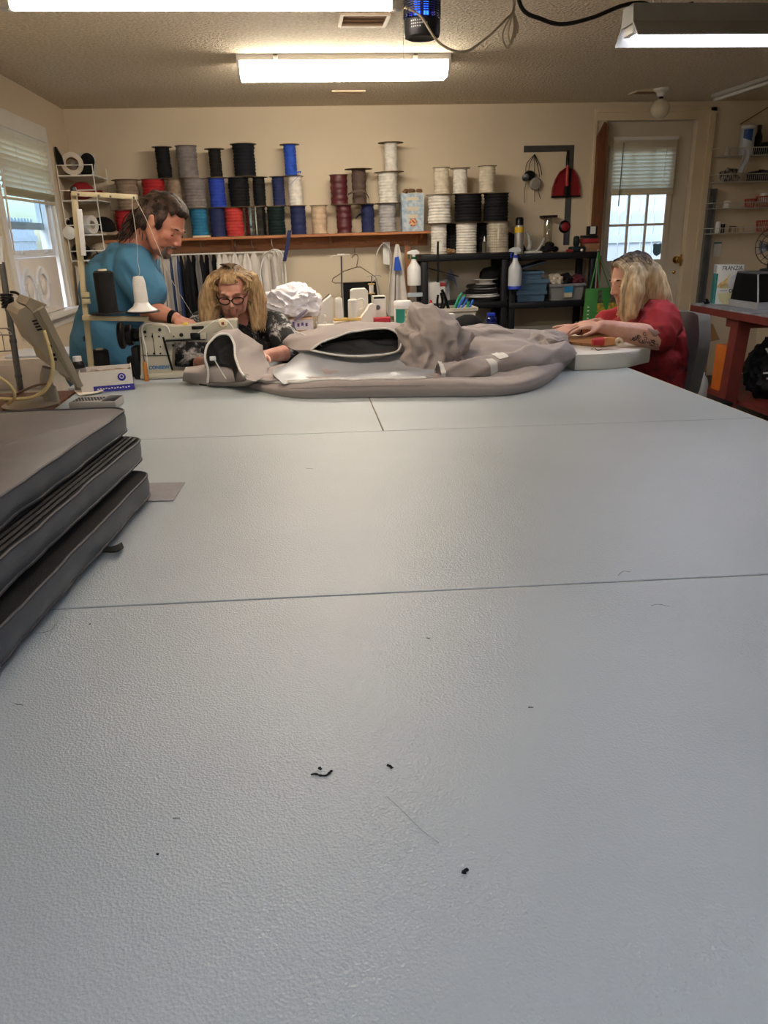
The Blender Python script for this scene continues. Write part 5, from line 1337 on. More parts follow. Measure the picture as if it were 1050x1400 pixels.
cap((XL+.07, 6.38, z+.06), .065, M_ck, 'black cap at the left of the lowest corner tier', rx=1.4, rz=.0, brim=False)
cap((XL+.20, 6.45, z+.02), .088, M_ct, 'tan cap with black brim on the lowest corner tier', rx=-.2, rz=.6, bm_=M_ck)
o = thing('wall_timer', 'round white dial hanging on a hook from the corner shelf', 'dial', (XL+.03, 6.24, 1.45))
p = atX(85, 318, XL+.05)
MB().lathe([(0, 0), (.045, 0), (.047, .01), (.03, .02), (0, .022)], 24, frame((XL+.035, 6.235, p.z), (.5, -1, 0))).build('dial', M_wht, o)
MB().tube(bez([(XL+.035, 6.235, p.z+.045), (XL+.02, 6.235, p.z+.07), (XL+.03, 6.245, p.z+.10), (XL+.05, 6.25, p.z+.09)], 5), .004, 6).build('hook', M_wht, o)
ribbon([atY(128, 340, 6.28), atY(134, 348, 6.27), atY(135, 362, 6.27), atY(133, 378, 6.27)], .010, fab('black'), 'black strap dangling from the lowest corner tier')
# clear plastic sleeve on the wall below
P = [atX(103, 363, XL+.03), atX(110, 368, XL+.03), atX(118, 440, XL+.03), atX(111, 440, XL+.03)]
mb = MB().sheet(3, 8, lambda u, v: (P[0].lerp(P[1], u)).lerp(P[3].lerp(P[2], u), v)+Vector((.012*math.sin(v*5)*u, 0, 0)), .002)
tag(mb.build('plastic_sleeve', mat('sleeve_white', (214, 208, 200), .4)), 'white plastic sleeve hanging on the wall below the corner shelf', 'sleeve')
# ================================================================== LEFT SIDE: SEWING MACHINE STATION
SZ = .735
SY0, SY1 = 3.515, 4.02
stn = thing('machine_table', 'grey topped industrial sewing machine table at the end of the cutting table', 'table', (-.55, 3.75, 0))
MB().rbox((-.53, (SY0+SY1)/2, SZ-.018), (1.0, SY1-SY0, .036), .006).build('top', mat('station_top', (176, 184, 192), .45, var=.04), stn)
for x in (-.98, -.08):
    MB().box2((x-.02, 3.56, .03), (x+.02, 3.62, SZ-.037)).box2((x-.02, 3.9, .03), (x+.02, 3.96, SZ-.037)).box2((x-.022, 3.53, 0), (x+.022, 3.99, .03)).build('leg_frame', M_steel, stn)
MB().rbox((-.55, 3.86, .42), (.30, .2, .22), .02).build('motor', M_steel, stn)
YMa = 3.70
def qx(px, py=480): return atY(px, py, YMa).x
def qz(py, px=250): return atY(px, py, YMa).z
M_con = mat('machine_greige', (186, 182, 164), .38, var=.03, coat=.2); M_hole = mat('hole_black', (14, 14, 14), .6)
mc_ = thing('industrial_machine', 'beige walking foot industrial sewing machine before the seated woman', 'sewing machine', (qx(250), YMa, SZ+.0008))
z0 = SZ+.001
def mprof(pts, yf, th, nm, mt, parent=None, sm=30, bev=0):
    bm = bmesh.new()
    mb = MB().prism([(qx(x, y), max(z0, qz(y, x))) for x, y in pts], th, frame((0, yf+th, 0), (0, -1, 0), (1, 0, 0)))
    return mb.build(nm, mt, parent or mc_, smooth=sm)
MB().rbox((qx(258), YMa, z0+.012), (qx(322)-qx(190), .17, .022), .006).build('bed', M_con, mc_)
mprof([(196, 520), (195, 470), (193, 456), (193, 446), (196, 443), (212, 442.5), (240, 445), (262, 444), (280, 440.5), (300, 438), (322, 436), (324.5, 437), (325, 462), (318, 464), (300, 465), (283, 466), (252, 464), (240, 466), (238, 474), (236.5, 520)], YMa-.055, .11, 'arm_body', M_con)
mprof([(306, 463), (324.5, 461), (325, 492), (320, 495), (309, 494)], YMa-.05, .10, 'head', M_con)
mprof([(197, 483), (235, 483), (235, 484), (197, 484)], YMa-.058, .003, 'seam_line', M_hole)
MB().box2((qx(214), YMa-.0575, qz(482)), (qx(214.8), YMa-.0545, qz(452))).build('cover_seam', M_hole, mc_)
for px, py, r in ((201, 452, .007), (221, 449, .0075), (250, 456, .009), (204, 481, .004), (213, 481, .004), (222, 481, .004), (202, 458, .0035), (211, 458, .004), (220, 458, .004), (240, 458, .003), (222, 472, .003), (239, 470, .006)):
    MB().lathe([(0, 0), (r, 0), (r, .003), (0, .0035)], 12, frame((qx(px, py), YMa-.055, qz(py, px)), (0, -1, 0))).build('screw_hole', M_hole, mc_)
MB().rbox((qx(276), YMa-.056, qz(446, 276)), (.055, .006, .014), .002).build('oil_slot', M_hole, mc_)
MB().box2((qx(232), YMa-.085, qz(464, 232)), (qx(284), YMa-.0555, qz(461, 284)+.004)).build('lever_bar', M_blk, mc_)
MB().rbox((qx(273), YMa-.07, qz(456, 273)), (.05, .028, .024), .004).build('bracket', M_blk, mc_)
MB().rbox((qx(283), YMa-.075, qz(456, 283)), (.028, .03, .03), .003).build('tension_block', M_con, mc_)
dk = atY(305, 441.5, YMa-.09)
t_ = MB().lathe([(.022, 0), (.022, .012), (.016, .018), (0, .019)], 20, frame(dk, (0, -1, 0))).build('tension_dial', mat('dial_cream', (226, 216, 184), .4), mc_)
MB().box((dk.x, dk.y-.02, dk.z), (.012, .004, .012)).build('dial_mark', mat('dial_red', (130, 40, 30), .5), t_)
MB().rbox((qx(311), YMa-.06, qz(436.5, 311)), (.03, .03, .012), .003).rbox((qx(259), YMa-.03, qz(441.5, 259)), (.022, .02, .01), .003).build('yellow_tab', mat('tab_yellow', (214, 186, 60), .5), mc_)
# hand wheel and belt on the left end
wc = atY(183, 458, YMa)
for dx, r, th in ((-.055, .062, .022), (-.022, .048, .03), (.006, .030, .03)):
    MB().lathe([(r*.55, 0), (r*.9, 0), (r, .005), (r, th-.005), (r*.9, th), (r*.5, th*.9)], 30, frame((qx(193)-.035+dx, YMa, wc.z), (1, 0, 0))).build('hand_wheel', M_black, mc_)
MB().rbox((qx(187), YMa-.01, (wc.z-.05+z0)/2), (.03, .09, wc.z-.05-z0), .006).build('belt_guard', M_black, mc_)
MB().rbox((qx(180), YMa+.03, z0+.05), (.06, .07, .098), .012).build('belt_cover', M_black, mc_)
# thread guides and tubing on the machine
MB().tube(bez([atY(203, 519, YMa-.075), atY(200, 480, YMa-.075), atY(196, 462, YMa-.075), atY(194, 450, YMa-.07), atY(199, 443, YMa-.06), atY(215, 442, YMa-.05), atY(228, 446, YMa-.065), atY(232, 455, YMa-.07)], 6), .0028, 6).build('oil_tube', M_wht, mc_)
MB().tube(bez([atY(270, 456, YMa-.08), atY(282, 447, YMa-.09), atY(295, 438, YMa-.09), atY(308, 437, YMa-.09), atY(318, 447, YMa-.09), atY(324, 462, YMa-.09)], 6), .0024, 6).build('thread_line', M_wht, mc_)
MB().cyl((qx(229), YMa-.075, qz(458, 229)), (qx(236), YMa-.075, z0+.04), .005, n=8).build('lift_rod', M_blk, mc_)
text_mesh('maker_lettering', 'CONSEW', .022, frame((qx(217.5), YMa-.0562, qz(500, 217)), (0, -1, 0), (1, 0, 0)), mat('lettering_blue', (50, 116, 170), .5), mc_, sx=1.0, bold=.0008)
# screwdriver handle and yellow clip before the machine
p = atY(201, 521, 3.585)
o = thing('wooden_awl', 'orange wooden tool handle standing against the sewing machine', 'tool', (p.x, 3.585, SZ+.001))
MB().lathe([(.009, 0), (.0105, .01), (.0105, .075), (.008, .088), (0, .09)], 14, Matrix.Translation((p.x, 3.585, SZ+.001))).build('grip', mat('handle_orange', (186, 120, 56), .45), o)
MB().cyl((p.x, 3.585, SZ+.09), (p.x-.004, 3.60, SZ+.20), .003, n=8).build('shaft', M_steel, o)
p = atZ(211, 516, SZ+.004); M = Matrix.Translation((p.x, p.y, SZ+.0075)) @ rotz(-.9)
tag(MB().rbox((0, 0, 0), (.055, .018, .013), .003, M=M).build('yellow_clip', mat('clip_yellow', (220, 196, 60), .5)), 'small yellow clip lying beside the machine column', 'clip')

# ---- thread stand
TY = 3.66
M_ts = mat('stand_cream', (196, 182, 146), .45, var=.05)
ts = thing('thread_stand', 'cream metal thread stand with an overhead arm', 'thread stand', (atY(127, 522, TY).x, TY, SZ+.001))
pb_, ptp = Vector((atY(127, 522, TY).x, TY, SZ+.001)), atY(101, 264, TY)
MB().rbox((0, 0, 0), (.024, .024, (ptp-pb_).length), .004, M=frame((pb_+ptp)/2, ptp-pb_)).build('pole', M_ts, ts)
MB().lathe([(.014, 0), (.014, .02), (.009, .026), (0, .027)], 12, frame(ptp, (0, 0, 1))).build('pole_cap', M_blk, ts)
ae = atY(188, 269.5, TY-.02)
a0 = atY(98, 264.5, TY-.02)
MB().rbox((0, 0, 0), (.020, .020, (ae-a0).length), .003, M=frame((a0+ae)/2, ae-a0)).build('overhead_arm', M_ts, ts)
for px in (107, 135, 151, 183): 
    MB().lathe([(.005, 0), (.004, .004), (0, .005)], 10, frame(atY(px, 265+(px-98)*.06, TY-.0305), (0, -1, 0))).build('bolt', M_steel, ts)
l0, l1 = atY(113, 434.5, TY-.025), atY(203, 436, TY-.025)
MB().rbox((0, 0, 0), (.026, .022, (l1-l0).length), .003, M=frame((l0+l1)/2, l1-l0)).build('cone_arm', M_ts, ts)
for px, py in ((118, 403), (119, 412), (120, 434)): MB().rbox(tuple(atY(px-1, py, TY-.018)), (.035, .016, .022), .003).build('clamp', M_ts, ts)
zc0 = l0.z+.0135
for px in (148, 196):
    pp = atY(px, 431, TY-.025)
    MB().lathe([(0, 0), (.072, 0), (.076, .003), (.074, .006), (0, .006)], 28, Matrix.Translation((pp.x, TY-.025, zc0))).build('cone_plate', M_black, ts)
pr = atY(110, 330, TY-.03)
MB().rbox((0, 0, 0), (.022, .008, .19), .003, M=frame(atY(111.5, 318, TY-.03), ptp-pb_)).build('tag_strip', M_wht, ts)
cz = zc0+.0065
cone(149, 430, 367.5, 13.2, TY-.025, 'tall black thread cone on the cream thread stand', M_tb, .98, z0=cz)
# white king spool with its flared foot
pp = atY(195.5, 429, TY-.025); k = pxm(pp); H = atY(195, 377, TY-.025).z-cz
o = thing('thread_cone', 'white thread cone with a flared foot on the cream thread stand', 'thread cone', (pp.x, TY-.025, cz))
Mx = Matrix.Translation((pp.x, TY-.025, cz))
MB().lathe([(20*k, 0), (20*k, .003), (12*k, H*.14), (9.3*k, H*.24)], 28, Mx).build('foot', M_wht, o)
MB().lathe([(9.2*k, H*.20), (9.0*k, H*.5), (8.4*k, H*.80), (7.6*k, H*.9), (6.2*k, H*.985), (0, H)], 28, Mx).build('thread', M_tw, o)
# the threads running down
thr = mat('thread_line', (206, 198, 184), .6)
tag(MB().tube(bez([ae+Vector((-.02, -.012, .0)), atY(181, 285, TY-.03), atY(184, 305, TY-.03), atY(187, 330, TY-.03), atY(188, 355, TY-.03), atY(191, 372, TY-.03), Vector((pp.x, TY-.025, cz+H))], 8), .0011, 5).build('thread_strand', thr), 'loose white strand running from the arm to the white cone', 'thread', None)
tag(MB().tube(bez([ae+Vector((-.01, -.012, 0)), atY(200, 300, TY-.04), atY(212, 328, TY-.05), atY(222, 352, TY-.06), atY(232, 378, TY-.07), atY(252, 412, TY-.07), atY(268, 438, YMa-.06)], 8), .0011, 5).build('thread_strand', thr), 'taut white strand running from the arm past the man to the machine', 'thread', None)
# black jar-like spool under the arm
cone(143, 522, 476, 11, 3.72, 'short black thread spool standing on the machine table', M_tb, 1.0, z0=SZ+.001)

# ---- tissue box
A = atZ(122, 531, TZ+.001)
M_tis = mat('tissue_white', (222, 216, 206), .6, var=.04); M_tbl = mat('tissue_blue', (48, 44, 150), .5)
tx = thing('tissue_box', 'torn open white carton with a blue band at the table end', 'carton', (-.74, 3.40, TZ+.001))
Mb = Matrix.Translation((atZ(152, 529, TZ).x, 3.40, TZ+.001)) @ rotz(math.radians(12))
w2, d2, h2_ = .215, .13, .088
MB().box2((-w2/2, -d2/2, 0), (w2/2, -d2/2+.003, h2_), Mb).box2((-w2/2, d2/2-.003, 0), (w2/2, d2/2, h2_*1.05), Mb).box2((-w2/2, -d2/2, 0), (-w2/2+.003, d2/2, h2_), Mb).box2((w2/2-.003, -d2/2, 0), (w2/2, d2/2, h2_*1.1), Mb).box2((-w2/2, -d2/2, 0), (w2/2, d2/2, .003), Mb).build('box', M_tis, tx, smooth=0)
MB().box2((-w2/2+.05, -d2/2-.0012, .001), (w2/2+.0012, -d2/2-.0001, .026), Mb).box2((w2/2+.0001, -d2/2-.0012, .001), (w2/2+.0013, d2/2, .026), Mb).build('blue_band', M_tbl, tx, smooth=0)
MB().lathe([(0, 0), (.017, 0), (.017, .0012), (0, .0012)], 20, Mb @ frame((w2/2-.045, -d2/2-.0002, .058), (0, -1, 0))).build('round_logo', M_tbl, tx)
MB().lathe([(.006, 0), (.009, 0), (.009, .001), (.006, .001), (.006, 0)], 18, Mb @ frame((w2/2-.045, -d2/2-.0015, .060), (0, -1, 0)), cap=False).build('logo_ring', M_wht, tx)
mb = MB()
for i in range(12): mb.box((-.04+.0115*i, -d2/2-.0016, .013+.002*(i % 2)), (.007, .0006, .005), Mb)
tag(mb.build('band_print', M_wht, tx), None, None, None, 'stuff')
bm = bmesh.new(); bmesh.ops.create_grid(bm, x_segments=14, y_segments=10, size=.5)
for v in bm.verts: v.co = Vector((v.co.x*w2*.94, v.co.y*d2*.92, h2_*.86+.014*nz(v.co.x*6, v.co.y*6)))
MB().addbm(bm, Mb).build('contents', mat('torn_brown', (126, 108, 92), .9, rgb2=(170, 156, 140), vscale=40), tx)
# grey bottle with white cap
bottle(111, 524, 487, 9.2, 3.42, [('bottle', mat('bottle_grey', (132, 128, 124), .4), [(1, 0), (1, .60), (.98, .66)]), ('shoulder', M_blk, [(.98, .66), (.95, .78), (.62, .86)]), ('cap', M_wht, [(.62, .86), (.6, 1), (0, 1)])], None, 'grey_bottle', 'grey bottle with a black shoulder and white cap by the monitor', 'bottle', TZ+.001)
# desk gadget with a perforated top beside the cushion
gx, gy = -.80, 3.02
o = thing('desk_speaker', 'low grey gadget with a perforated top behind the cushions', 'gadget', (gx, gy, TZ+.001))
Mg = Matrix.Translation((atZ(128, 553, TZ+.02).x, atZ(128, 553, TZ+.02).y+.05, TZ+.001)) @ rotz(-.08)
MB().rbox((0, 0, .016), (.18, .11, .030), .006, M=Mg).build('case', mat('gadget_grey', (150, 146, 142), .45), o)
MB().rbox((.062, 0, .0315), (.05, .10, .003), .001, M=Mg).build('dark_panel', mat('gadget_dark', (56, 54, 56), .3), o)
mb = MB()
for i in range(9):
    for j in range(5): mb.cyl(Mg @ Vector((-.075+.012*i+.006*(j % 2), -.03+.014*j, .0305)), Mg @ Vector((-.075+.012*i+.006*(j % 2), -.03+.014*j, .0325)), .0045, n=6)
tag(mb.build('perforations', mat('gadget_hole', (70, 70, 74), .6), o), None, None, None, 'stuff')
# crumpled papers
def paper(cx, cy, w, d, a, seed, label):
    M = Matrix.Translation((cx, cy, TZ+.004)) @ rotz(a)
    o = MB().sheet(8, 8, lambda u, v: M @ Vector(((u-.5)*w, (v-.5)*d, .006*abs(nz(u*3, v*3, seed))+.02*max(0, u-.7)*seed % 1)), .0006).build('paper_sheet', mat('paper', (224, 216, 202), .8), smooth=60)
    tag(o, label, 'paper')
q_ = atZ(122, 537, TZ); paper(q_.x, q_.y, .10, .13, .4, 1.3, 'curled off-white paper sheet between the gadget and the torn carton')

# ---- old flat monitor seen from the side
M_mon = mat('monitor_beige', (166, 156, 138), .42, var=.03); M_mond = mat('monitor_dark', (40, 38, 36), .5)
MYn = 2.98
def mp(px, py, Y=MYn): return atY(px, py, Y)
desk = thing('side_desk', 'narrow brown desk beside the cutting table carrying the monitor', 'desk', (-1.17, 2.9, 0))
MB().rbox((-1.15, 2.90, .72), (.36, 1.1, .03), .004).build('top', M_brown, desk)
for x in (-1.30, -1.0):
    for y in (2.46, 3.38): MB().box2((x-.02, y-.02, 0), (x+.02, y+.02, .704)).build('leg', M_brown, desk)
DZ = .7355
mo = thing('computer_monitor', 'beige flat computer monitor tilted back, seen from behind', 'monitor', (mp(75, 550).x, MYn+.15, DZ))
def mprism(pts, y0, y1, nm, mt, parent=mo, sm=30):
    # outline in the picture plane at MYn carried back in depth
    mb = MB(); n = len(pts); A_ = [mp(x, y, MYn) for x, y in pts]
    V = [Vector((p.x, y0, p.z)) for p in A_]+[Vector((p.x-.46*(y1-y0), y1, p.z)) for p in A_]
    mb.add(V, [tuple(range(n)), tuple(range(2*n-1, n-1, -1))]+[(i, n+i, n+(i+1) % n, (i+1) % n) for i in range(n)])
    return mb.build(nm, mt, parent, smooth=sm)
mprism([(54, 424), (62, 419), (115, 527), (108, 530)], MYn-.01, MYn+.36, 'bezel', M_mon)
mprism([(46, 428), (54, 423), (108, 530), (100, 523)], MYn, MYn+.35, 'frame', mat('monitor_mid', (150, 140, 120), .45))
mprism([(21, 431), (24, 424), (33, 420), (44, 429), (97, 517), (90, 517), (66, 502), (61, 488), (44, 472), (25, 437)], MYn+.02, MYn+.33, 'rear_shell', M_mon)
mprism([(30, 418), (36, 408), (60, 418), (54, 424), (42, 430)], MYn+.04, MYn+.30, 'top_shell', M_mon)
for i in range(4):
    a = mp(42+2.2*i, 440+4*i, MYn); b_ = mp(49+2.2*i, 438.5+4*i, MYn)
    MB().tube([a+Vector((0, .018, 0)), b_+Vector((0, .018, 0))], .0028, 6).build('vent_slot', M_mond, mo)
for px, py in ((69, 473), (74, 485), (76, 491)):
    MB().lathe([(.006, 0), (.006, .003), (0, .003)], 12, frame(mp(px, py, MYn+.018), (0, -1, 0))).build('port', M_mond, mo)
MB().tube(bez([mp(66, 503, MYn+.16), mp(63, 520, MYn+.16), mp(68, 537, MYn+.16), mp(72, 553, MYn+.16)], 6), [.024]*10+[.03]*9, 14).build('neck', M_mon, mo)
bs = mp(74, 553, MYn+.16)
MB().lathe([(0, 0), (.105, 0), (.11, .008), (.09, .018), (.035, .028), (0, .03)], 30, Matrix.Translation((-1.07, MYn+.16, DZ))).build('base', M_mon, mo)
# cables
M_cab = mat('cable_cream', (204, 184, 130), .5)
tag(MB().tube(bez([mp(60, 452, MYn-.02), mp(67, 475, MYn-.03), mp(72, 500, MYn-.03), mp(67, 525, MYn-.03), mp(50, 541, MYn-.03), mp(20, 546, MYn-.03), mp(-25, 543, MYn-.03)], 8), .007, 8).build('monitor_cable', M_cab), 'thick cream cable drooping from the monitor back', 'cable')
tag(MB().tube(bez([mp(-20, 505, MYn-.05), mp(4, 519, MYn-.05), mp(16, 530, MYn-.05), mp(20, 543, MYn-.05), mp(10, 553, MYn-.05)], 8), .006, 8).build('power_cable', M_cab), 'cream cable hanging in from beside the brown bag', 'cable')
tag(MB().tube(bez([mp(8, 548, MYn+.06), mp(30, 535, MYn+.06), mp(50, 527, MYn+.06), mp(66, 524, MYn+.04)], 8), .0045, 8).build('grey_cable', mat('cable_brown', (120, 98, 80), .5)), 'thin brown cable behind the monitor neck', 'cable')
# ---- chrome wire rack at the far left
RY = 3.56
rk = thing('wire_rack', 'chrome wire shelving rack standing left of the monitor', 'rack', (atY(20, 540, RY).x, RY, 0))
pt0, pt1 = Vector((atY(30, 546, RY).x-.03, RY, 0)), atY(2, 358, RY)
pm_ = atY(29, 540, RY)
MB().cyl((pm_.x+.0, RY, 0.0), (pm_.x, RY, pm_.z), .0135, n=14).cyl(pm_, pt1, .0135, n=14).build('post', mat('rack_chrome', (130, 128, 126), .3, metal=.9), rk)
for f_ in (.15, .42, .66): 
    c_ = pm_.lerp(pt1, f_); MB().cyl(c_-Vector((0, 0, .008)), c_+Vector((0, 0, .008)), .0154, n=14).build('collar', M_steel, rk)
xs = atY(14, 448, RY)
for dz, r_ in ((0, .0035), (-.028, .0035)):
    MB().tube([(xs.x-.5, RY-.02, xs.z+dz), (xs.x+.01, RY-.02, xs.z+dz)], r_, 6).build('shelf_wire', M_chrome, rk)
for i in range(12): MB().tube([(xs.x-.45+.04*i, RY-.02, xs.z), (xs.x-.43+.04*i, RY-.02, xs.z-.028)], .002, 5).build('truss_wire', M_chrome, rk)
for i in range(9): MB().cyl((xs.x-.03*i-.01, RY+.0, xs.z-.03), (xs.x-.03*i-.012, RY+.0, xs.z-.10), .0018, n=5).build('basket_wire', M_steel, rk)
MB().cyl((xs.x-.5, RY+.0, xs.z-.10), (xs.x+.0, RY+.0, xs.z-.10), .0025, n=6).build('basket_rim', M_steel, rk)
mb = MB()
tpt = pm_.lerp(pt1, .73)
for i in range(5):
    mb.tube([tpt+Vector((.024*math.cos(a*.7+i), .024*math.sin(a*.7+i), .012*i+.002*math.sin(a)-.03)) for a in range(9)], .005, 6, closed=True)
mb.tube(bez([tpt+Vector((.02, 0, .03)), tpt+Vector((.055, -.01, .02)), tpt+Vector((.06, -.01, -.03)), tpt+Vector((.02, 0, -.045))], 5), .006, 6)
tag(mb.build('cord_wrap', M_black), 'black cord wound around the chrome rack post', 'cord')
p = atY(3, 362, RY)
o = thing('paper_cup', 'white paper cup on top of the chrome rack', 'cup', (p.x-.02, RY, p.z+.004))
MB().lathe([(.027, 0), (.038, .105), (.040, .107), (.038, .11), (.036, .107), (.025, .004)], 22, Matrix.Translation((p.x-.02, RY, p.z+.004))).build('cup', M_wht, o)
# white drawer unit beyond, brown bag
dy = 4.3
p0_, p1_ = atY(8, 486, dy), atY(62, 520, dy)
dwu = thing('drawer_unit', 'low white plastic drawer unit under the window', 'drawers', ((p0_.x+p1_.x)/2, dy+.2, 0))
dzt = atY(45, 491, dy).z
xw0, xw1 = XL+.03, p1_.x+.03
MB().box2((xw0, dy, 0), (xw1, dy+.5, dzt)).build('body', mat('drawer_white', (214, 204, 192), .5), dwu, smooth=0)
for i in range(5):
    MB().rbox(((xw0+xw1)/2, dy-.006, dzt-.09-.145*i), (xw1-xw0-.04, .012, .13), .004).build('drawer_front', mat('drawer_front', (206, 194, 182), .5), dwu)
tag(MB().rbox((xw0+.22, dy+.22, dzt+.0065), (.34, .32, .012), .004).build('paper_pad', mat('pad_white', (214, 220, 232), .6)), 'pale white pad lying on the drawer unit', 'pad')
cloth_heap(-1.235, 2.62, DZ, .085, .13, .26, mat('bag_brown', (58, 36, 24), .55, bump=.2, scale=40), 'dark brown leather bag on the side desk edge', 'leather_bag', 4.4, 'bag', .12)
# ================================================================== RIGHT SIDE
M_red = mat('desk_red', (112, 44, 36), .55, var=.12)
dkx0, dkx1, dky0, dky1, dkz = 2.93, 3.78, 3.6, 5.47, .80
ds = thing('work_desk', 'red edged work desk with a worn grey top along the right wall', 'desk', ((dkx0+dkx1)/2, 4.6, 0))
MB().box2((dkx0, dky0, dkz-.012), (dkx1, dky1, dkz)).build('top', mat('worn_top', (150, 154, 160), .5, rgb2=(120, 122, 126), vscale=9), ds)
MB().box2((dkx0-.002, dky0, dkz-.06), (dkx0+.02, dky1, dkz-.0125)).box2((dkx0+.02, dky1-.02, dkz-.06), (dkx1, dky1, dkz-.0125)).build('edge_band', M_red, ds)
MB().box2((dkx0+.03, 4.85, dkz-.12), (dkx0+.60, 5.02, dkz-.0605)).build('cross_rail', M_red, ds)
for x in (dkx0+.07, dkx1-.07):
    for y in (4.90, dky0+.1):
        mb = MB(); t = .045
        lean = -.04 if x < 3.3 else .04
        mb.add([Vector((x+lean+sx*t, y+sy*t, 0)) for sx, sy in ((-1, -1), (1, -1), (1, 1), (-1, 1))]+[Vector((x+sx*t, y+sy*t, dkz-.061)) for sx, sy in ((-1, -1), (1, -1), (1, 1), (-1, 1))], [(3, 2, 1, 0), (4, 5, 6, 7), (0, 1, 5, 4), (1, 2, 6, 5), (2, 3, 7, 6), (3, 0, 4, 7)])
        mb.build('leg', M_red, ds, smooth=0)
lsz = .19
MB().box2((dkx0+.10, dky0+.05, lsz-.03), (dkx1-.02, dky1-.05, lsz)).build('lower_shelf', M_red, ds)
mb = MB()
for i in range(12): mb.cyl((dkx0+.010, dky1-.04-.13*i, dkz-.0005), (dkx0+.010, dky1-.04-.13*i, dkz+.001), .006, n=8)
tag(mb.build('nail_heads', M_blk, ds), None, None, None, 'stuff')
# wine carton
by_ = 5.28
b0, b1, btop = atY(976, 411, by_), atY(1011, 411, by_), atY(990, 362, by_).z
wz = dkz+.001
wb = thing('wine_carton', 'white boxed wine carton with teal side standing on the red edged desk', 'carton', ((b0.x+b1.x)/2, by_, wz))
H = btop-wz; W_ = b1.x-b0.x
Mr = Matrix.Translation(((b0.x+b1.x)/2, by_, wz)) @ rotz(math.radians(-17))
M_wc = mat('wine_white', (206, 206, 196), .5, var=.02)
Wf = W_*.93; D = .10
MB().rbox((0, D/2, H/2), (Wf, D, H), .003, M=Mr).build('box', M_wc, wb)
MB().box2((-Wf/2-.0012, .003, .004), (-Wf/2-.0001, D-.003, H*.78), Mr).box2((-Wf/2, -.0012, .004), (-Wf/2+.012, -.0001, H*.78), Mr).build('teal_side', mat('wine_teal', (16, 120, 116), .5), wb, smooth=0)
MB().box2((-Wf/2-.0012, .003, H*.80), (-Wf/2-.0001, D-.003, H*.985), Mr).build('lilac_side', mat('wine_lilac', (176, 170, 178), .5), wb, smooth=0)
Mf = Mr @ frame((0, -.0004, 0), (0, -1, 0), (1, 0, 0))
text_mesh('brand_lettering', 'FRANZIA', .040, Mf @ Matrix.Translation((.012, H*.905, 0)), mat('wine_ink', (40, 50, 50), .5), wb, sx=.84)
M_gold, M_goldl = mat('wine_gold', (196, 160, 90), .5, rgb2=(214, 190, 130), vscale=40), mat('wine_straw', (206, 198, 150), .5)
def flat(pts, mt, nm, d=.0006, off=0.):
    MB().prism([(x, y) for x, y in pts], d, Mf @ Matrix.Translation((0, 0, off))).build(nm, mt, wb, smooth=0)
circ = lambda cx, cy, r, n=28, a0=0, a1=2*math.pi: [(cx+r*math.cos(a0+(a1-a0)*i/n), cy+r*math.sin(a0+(a1-a0)*i/n)) for i in range(n+(0 if a1-a0 >= 6.28 else 1))]
flat(circ(.012, H*.26, .076), M_goldl, 'printed_disc')
flat([(-.085, H*.44), (-.06, H*.55), (-.03, H*.62), (.005, H*.78), (-.008, H*.6), (.0, H*.42), (-.02, H*.40)], M_gold, 'printed_bird')
flat(circ(.048, H*.56, .054), mat('wine_pale', (192, 192, 190), .5), 'printed_moon', .0006, .0004)
flat([(-.075, H*.29), (.03, H*.29), (.03, H*.40), (-.075, H*.40)], M_wc, 'name_plate', .0006, .0008)
text_mesh('small_print', 'moscato', .014, Mf @ Matrix.Translation((-.030, H*.345, .0016)), mat('wine_ink', (40, 50, 50), .5), wb)
MB().lathe([(.008, 0), (.013, 0), (.013, .0008), (.008, .0008), (.008, 0)], 20, Mf @ Matrix.Translation((.018, H*.345, .0016)), cap=False).build('round_stamp', mat('wine_ink', (40, 50, 50), .5), wb)
text_mesh('volume_mark', '34', .024, Mf @ Matrix.Translation((.072, H*.12, .001)), mat('wine_ink', (40, 50, 50), .5), wb)
p = atY(966, 405, 5.33); tag(MB().ball((p.x, 5.33, wz+.02), (.020, .016, .020), 12, 8).ball((p.x+.02, 5.34, wz+.012), (.014, .012, .0115), 10, 7).build('rubber_bumper', M_blk), 'small black knob piece lying beside the wine carton', 'knob')
# printer with a desk fan on top
pr0 = atY(1016, 412, 5.0)
pn_ = thing('inkjet_printer', 'black and silver printer on the red edged desk', 'printer', (pr0.x+.2, 4.98, dkz+.001))
px0, pzt = pr0.x, atY(1040, 372, 5.0).z
pw = .42
sil = mat('printer_silver', (170, 170, 172), .35)
MB().add([Vector(v) for v in ((px0+.01, 4.84, wz), (px0+pw, 4.84, wz), (px0+pw, 5.18, wz), (px0+.01, 5.18, wz), (px0, 4.83, wz+.045), (px0+pw, 4.83, wz+.045), (px0+pw, 5.18, wz+.045), (px0, 5.18, wz+.045))], [(3, 2, 1, 0), (4, 5, 6, 7), (0, 1, 5, 4), (1, 2, 6, 5), (2, 3, 7, 6), (3, 0, 4, 7)]).build('tray', sil, pn_, smooth=0)
MB().add([Vector(v) for v in ((px0+.012, 4.85, wz+.046), (px0+pw, 4.85, wz+.046), (px0+pw, 5.18, wz+.046), (px0+.012, 5.18, wz+.046), (px0+.035, 4.93, pzt-.01), (px0+pw, 4.93, pzt-.01), (px0+pw, 5.18, pzt-.01), (px0+.035, 5.18, pzt-.01))], [(3, 2, 1, 0), (4, 5, 6, 7), (0, 1, 5, 4), (1, 2, 6, 5), (2, 3, 7, 6), (3, 0, 4, 7)]).build('front_panel', M_blk, pn_, smooth=0)
MB().rbox((px0+.035+(pw-.035)/2, 5.05, pzt-.004), (pw-.035, .26, .012), .004).build('lid', mat('printer_grey', (90, 90, 92), .4), pn_)
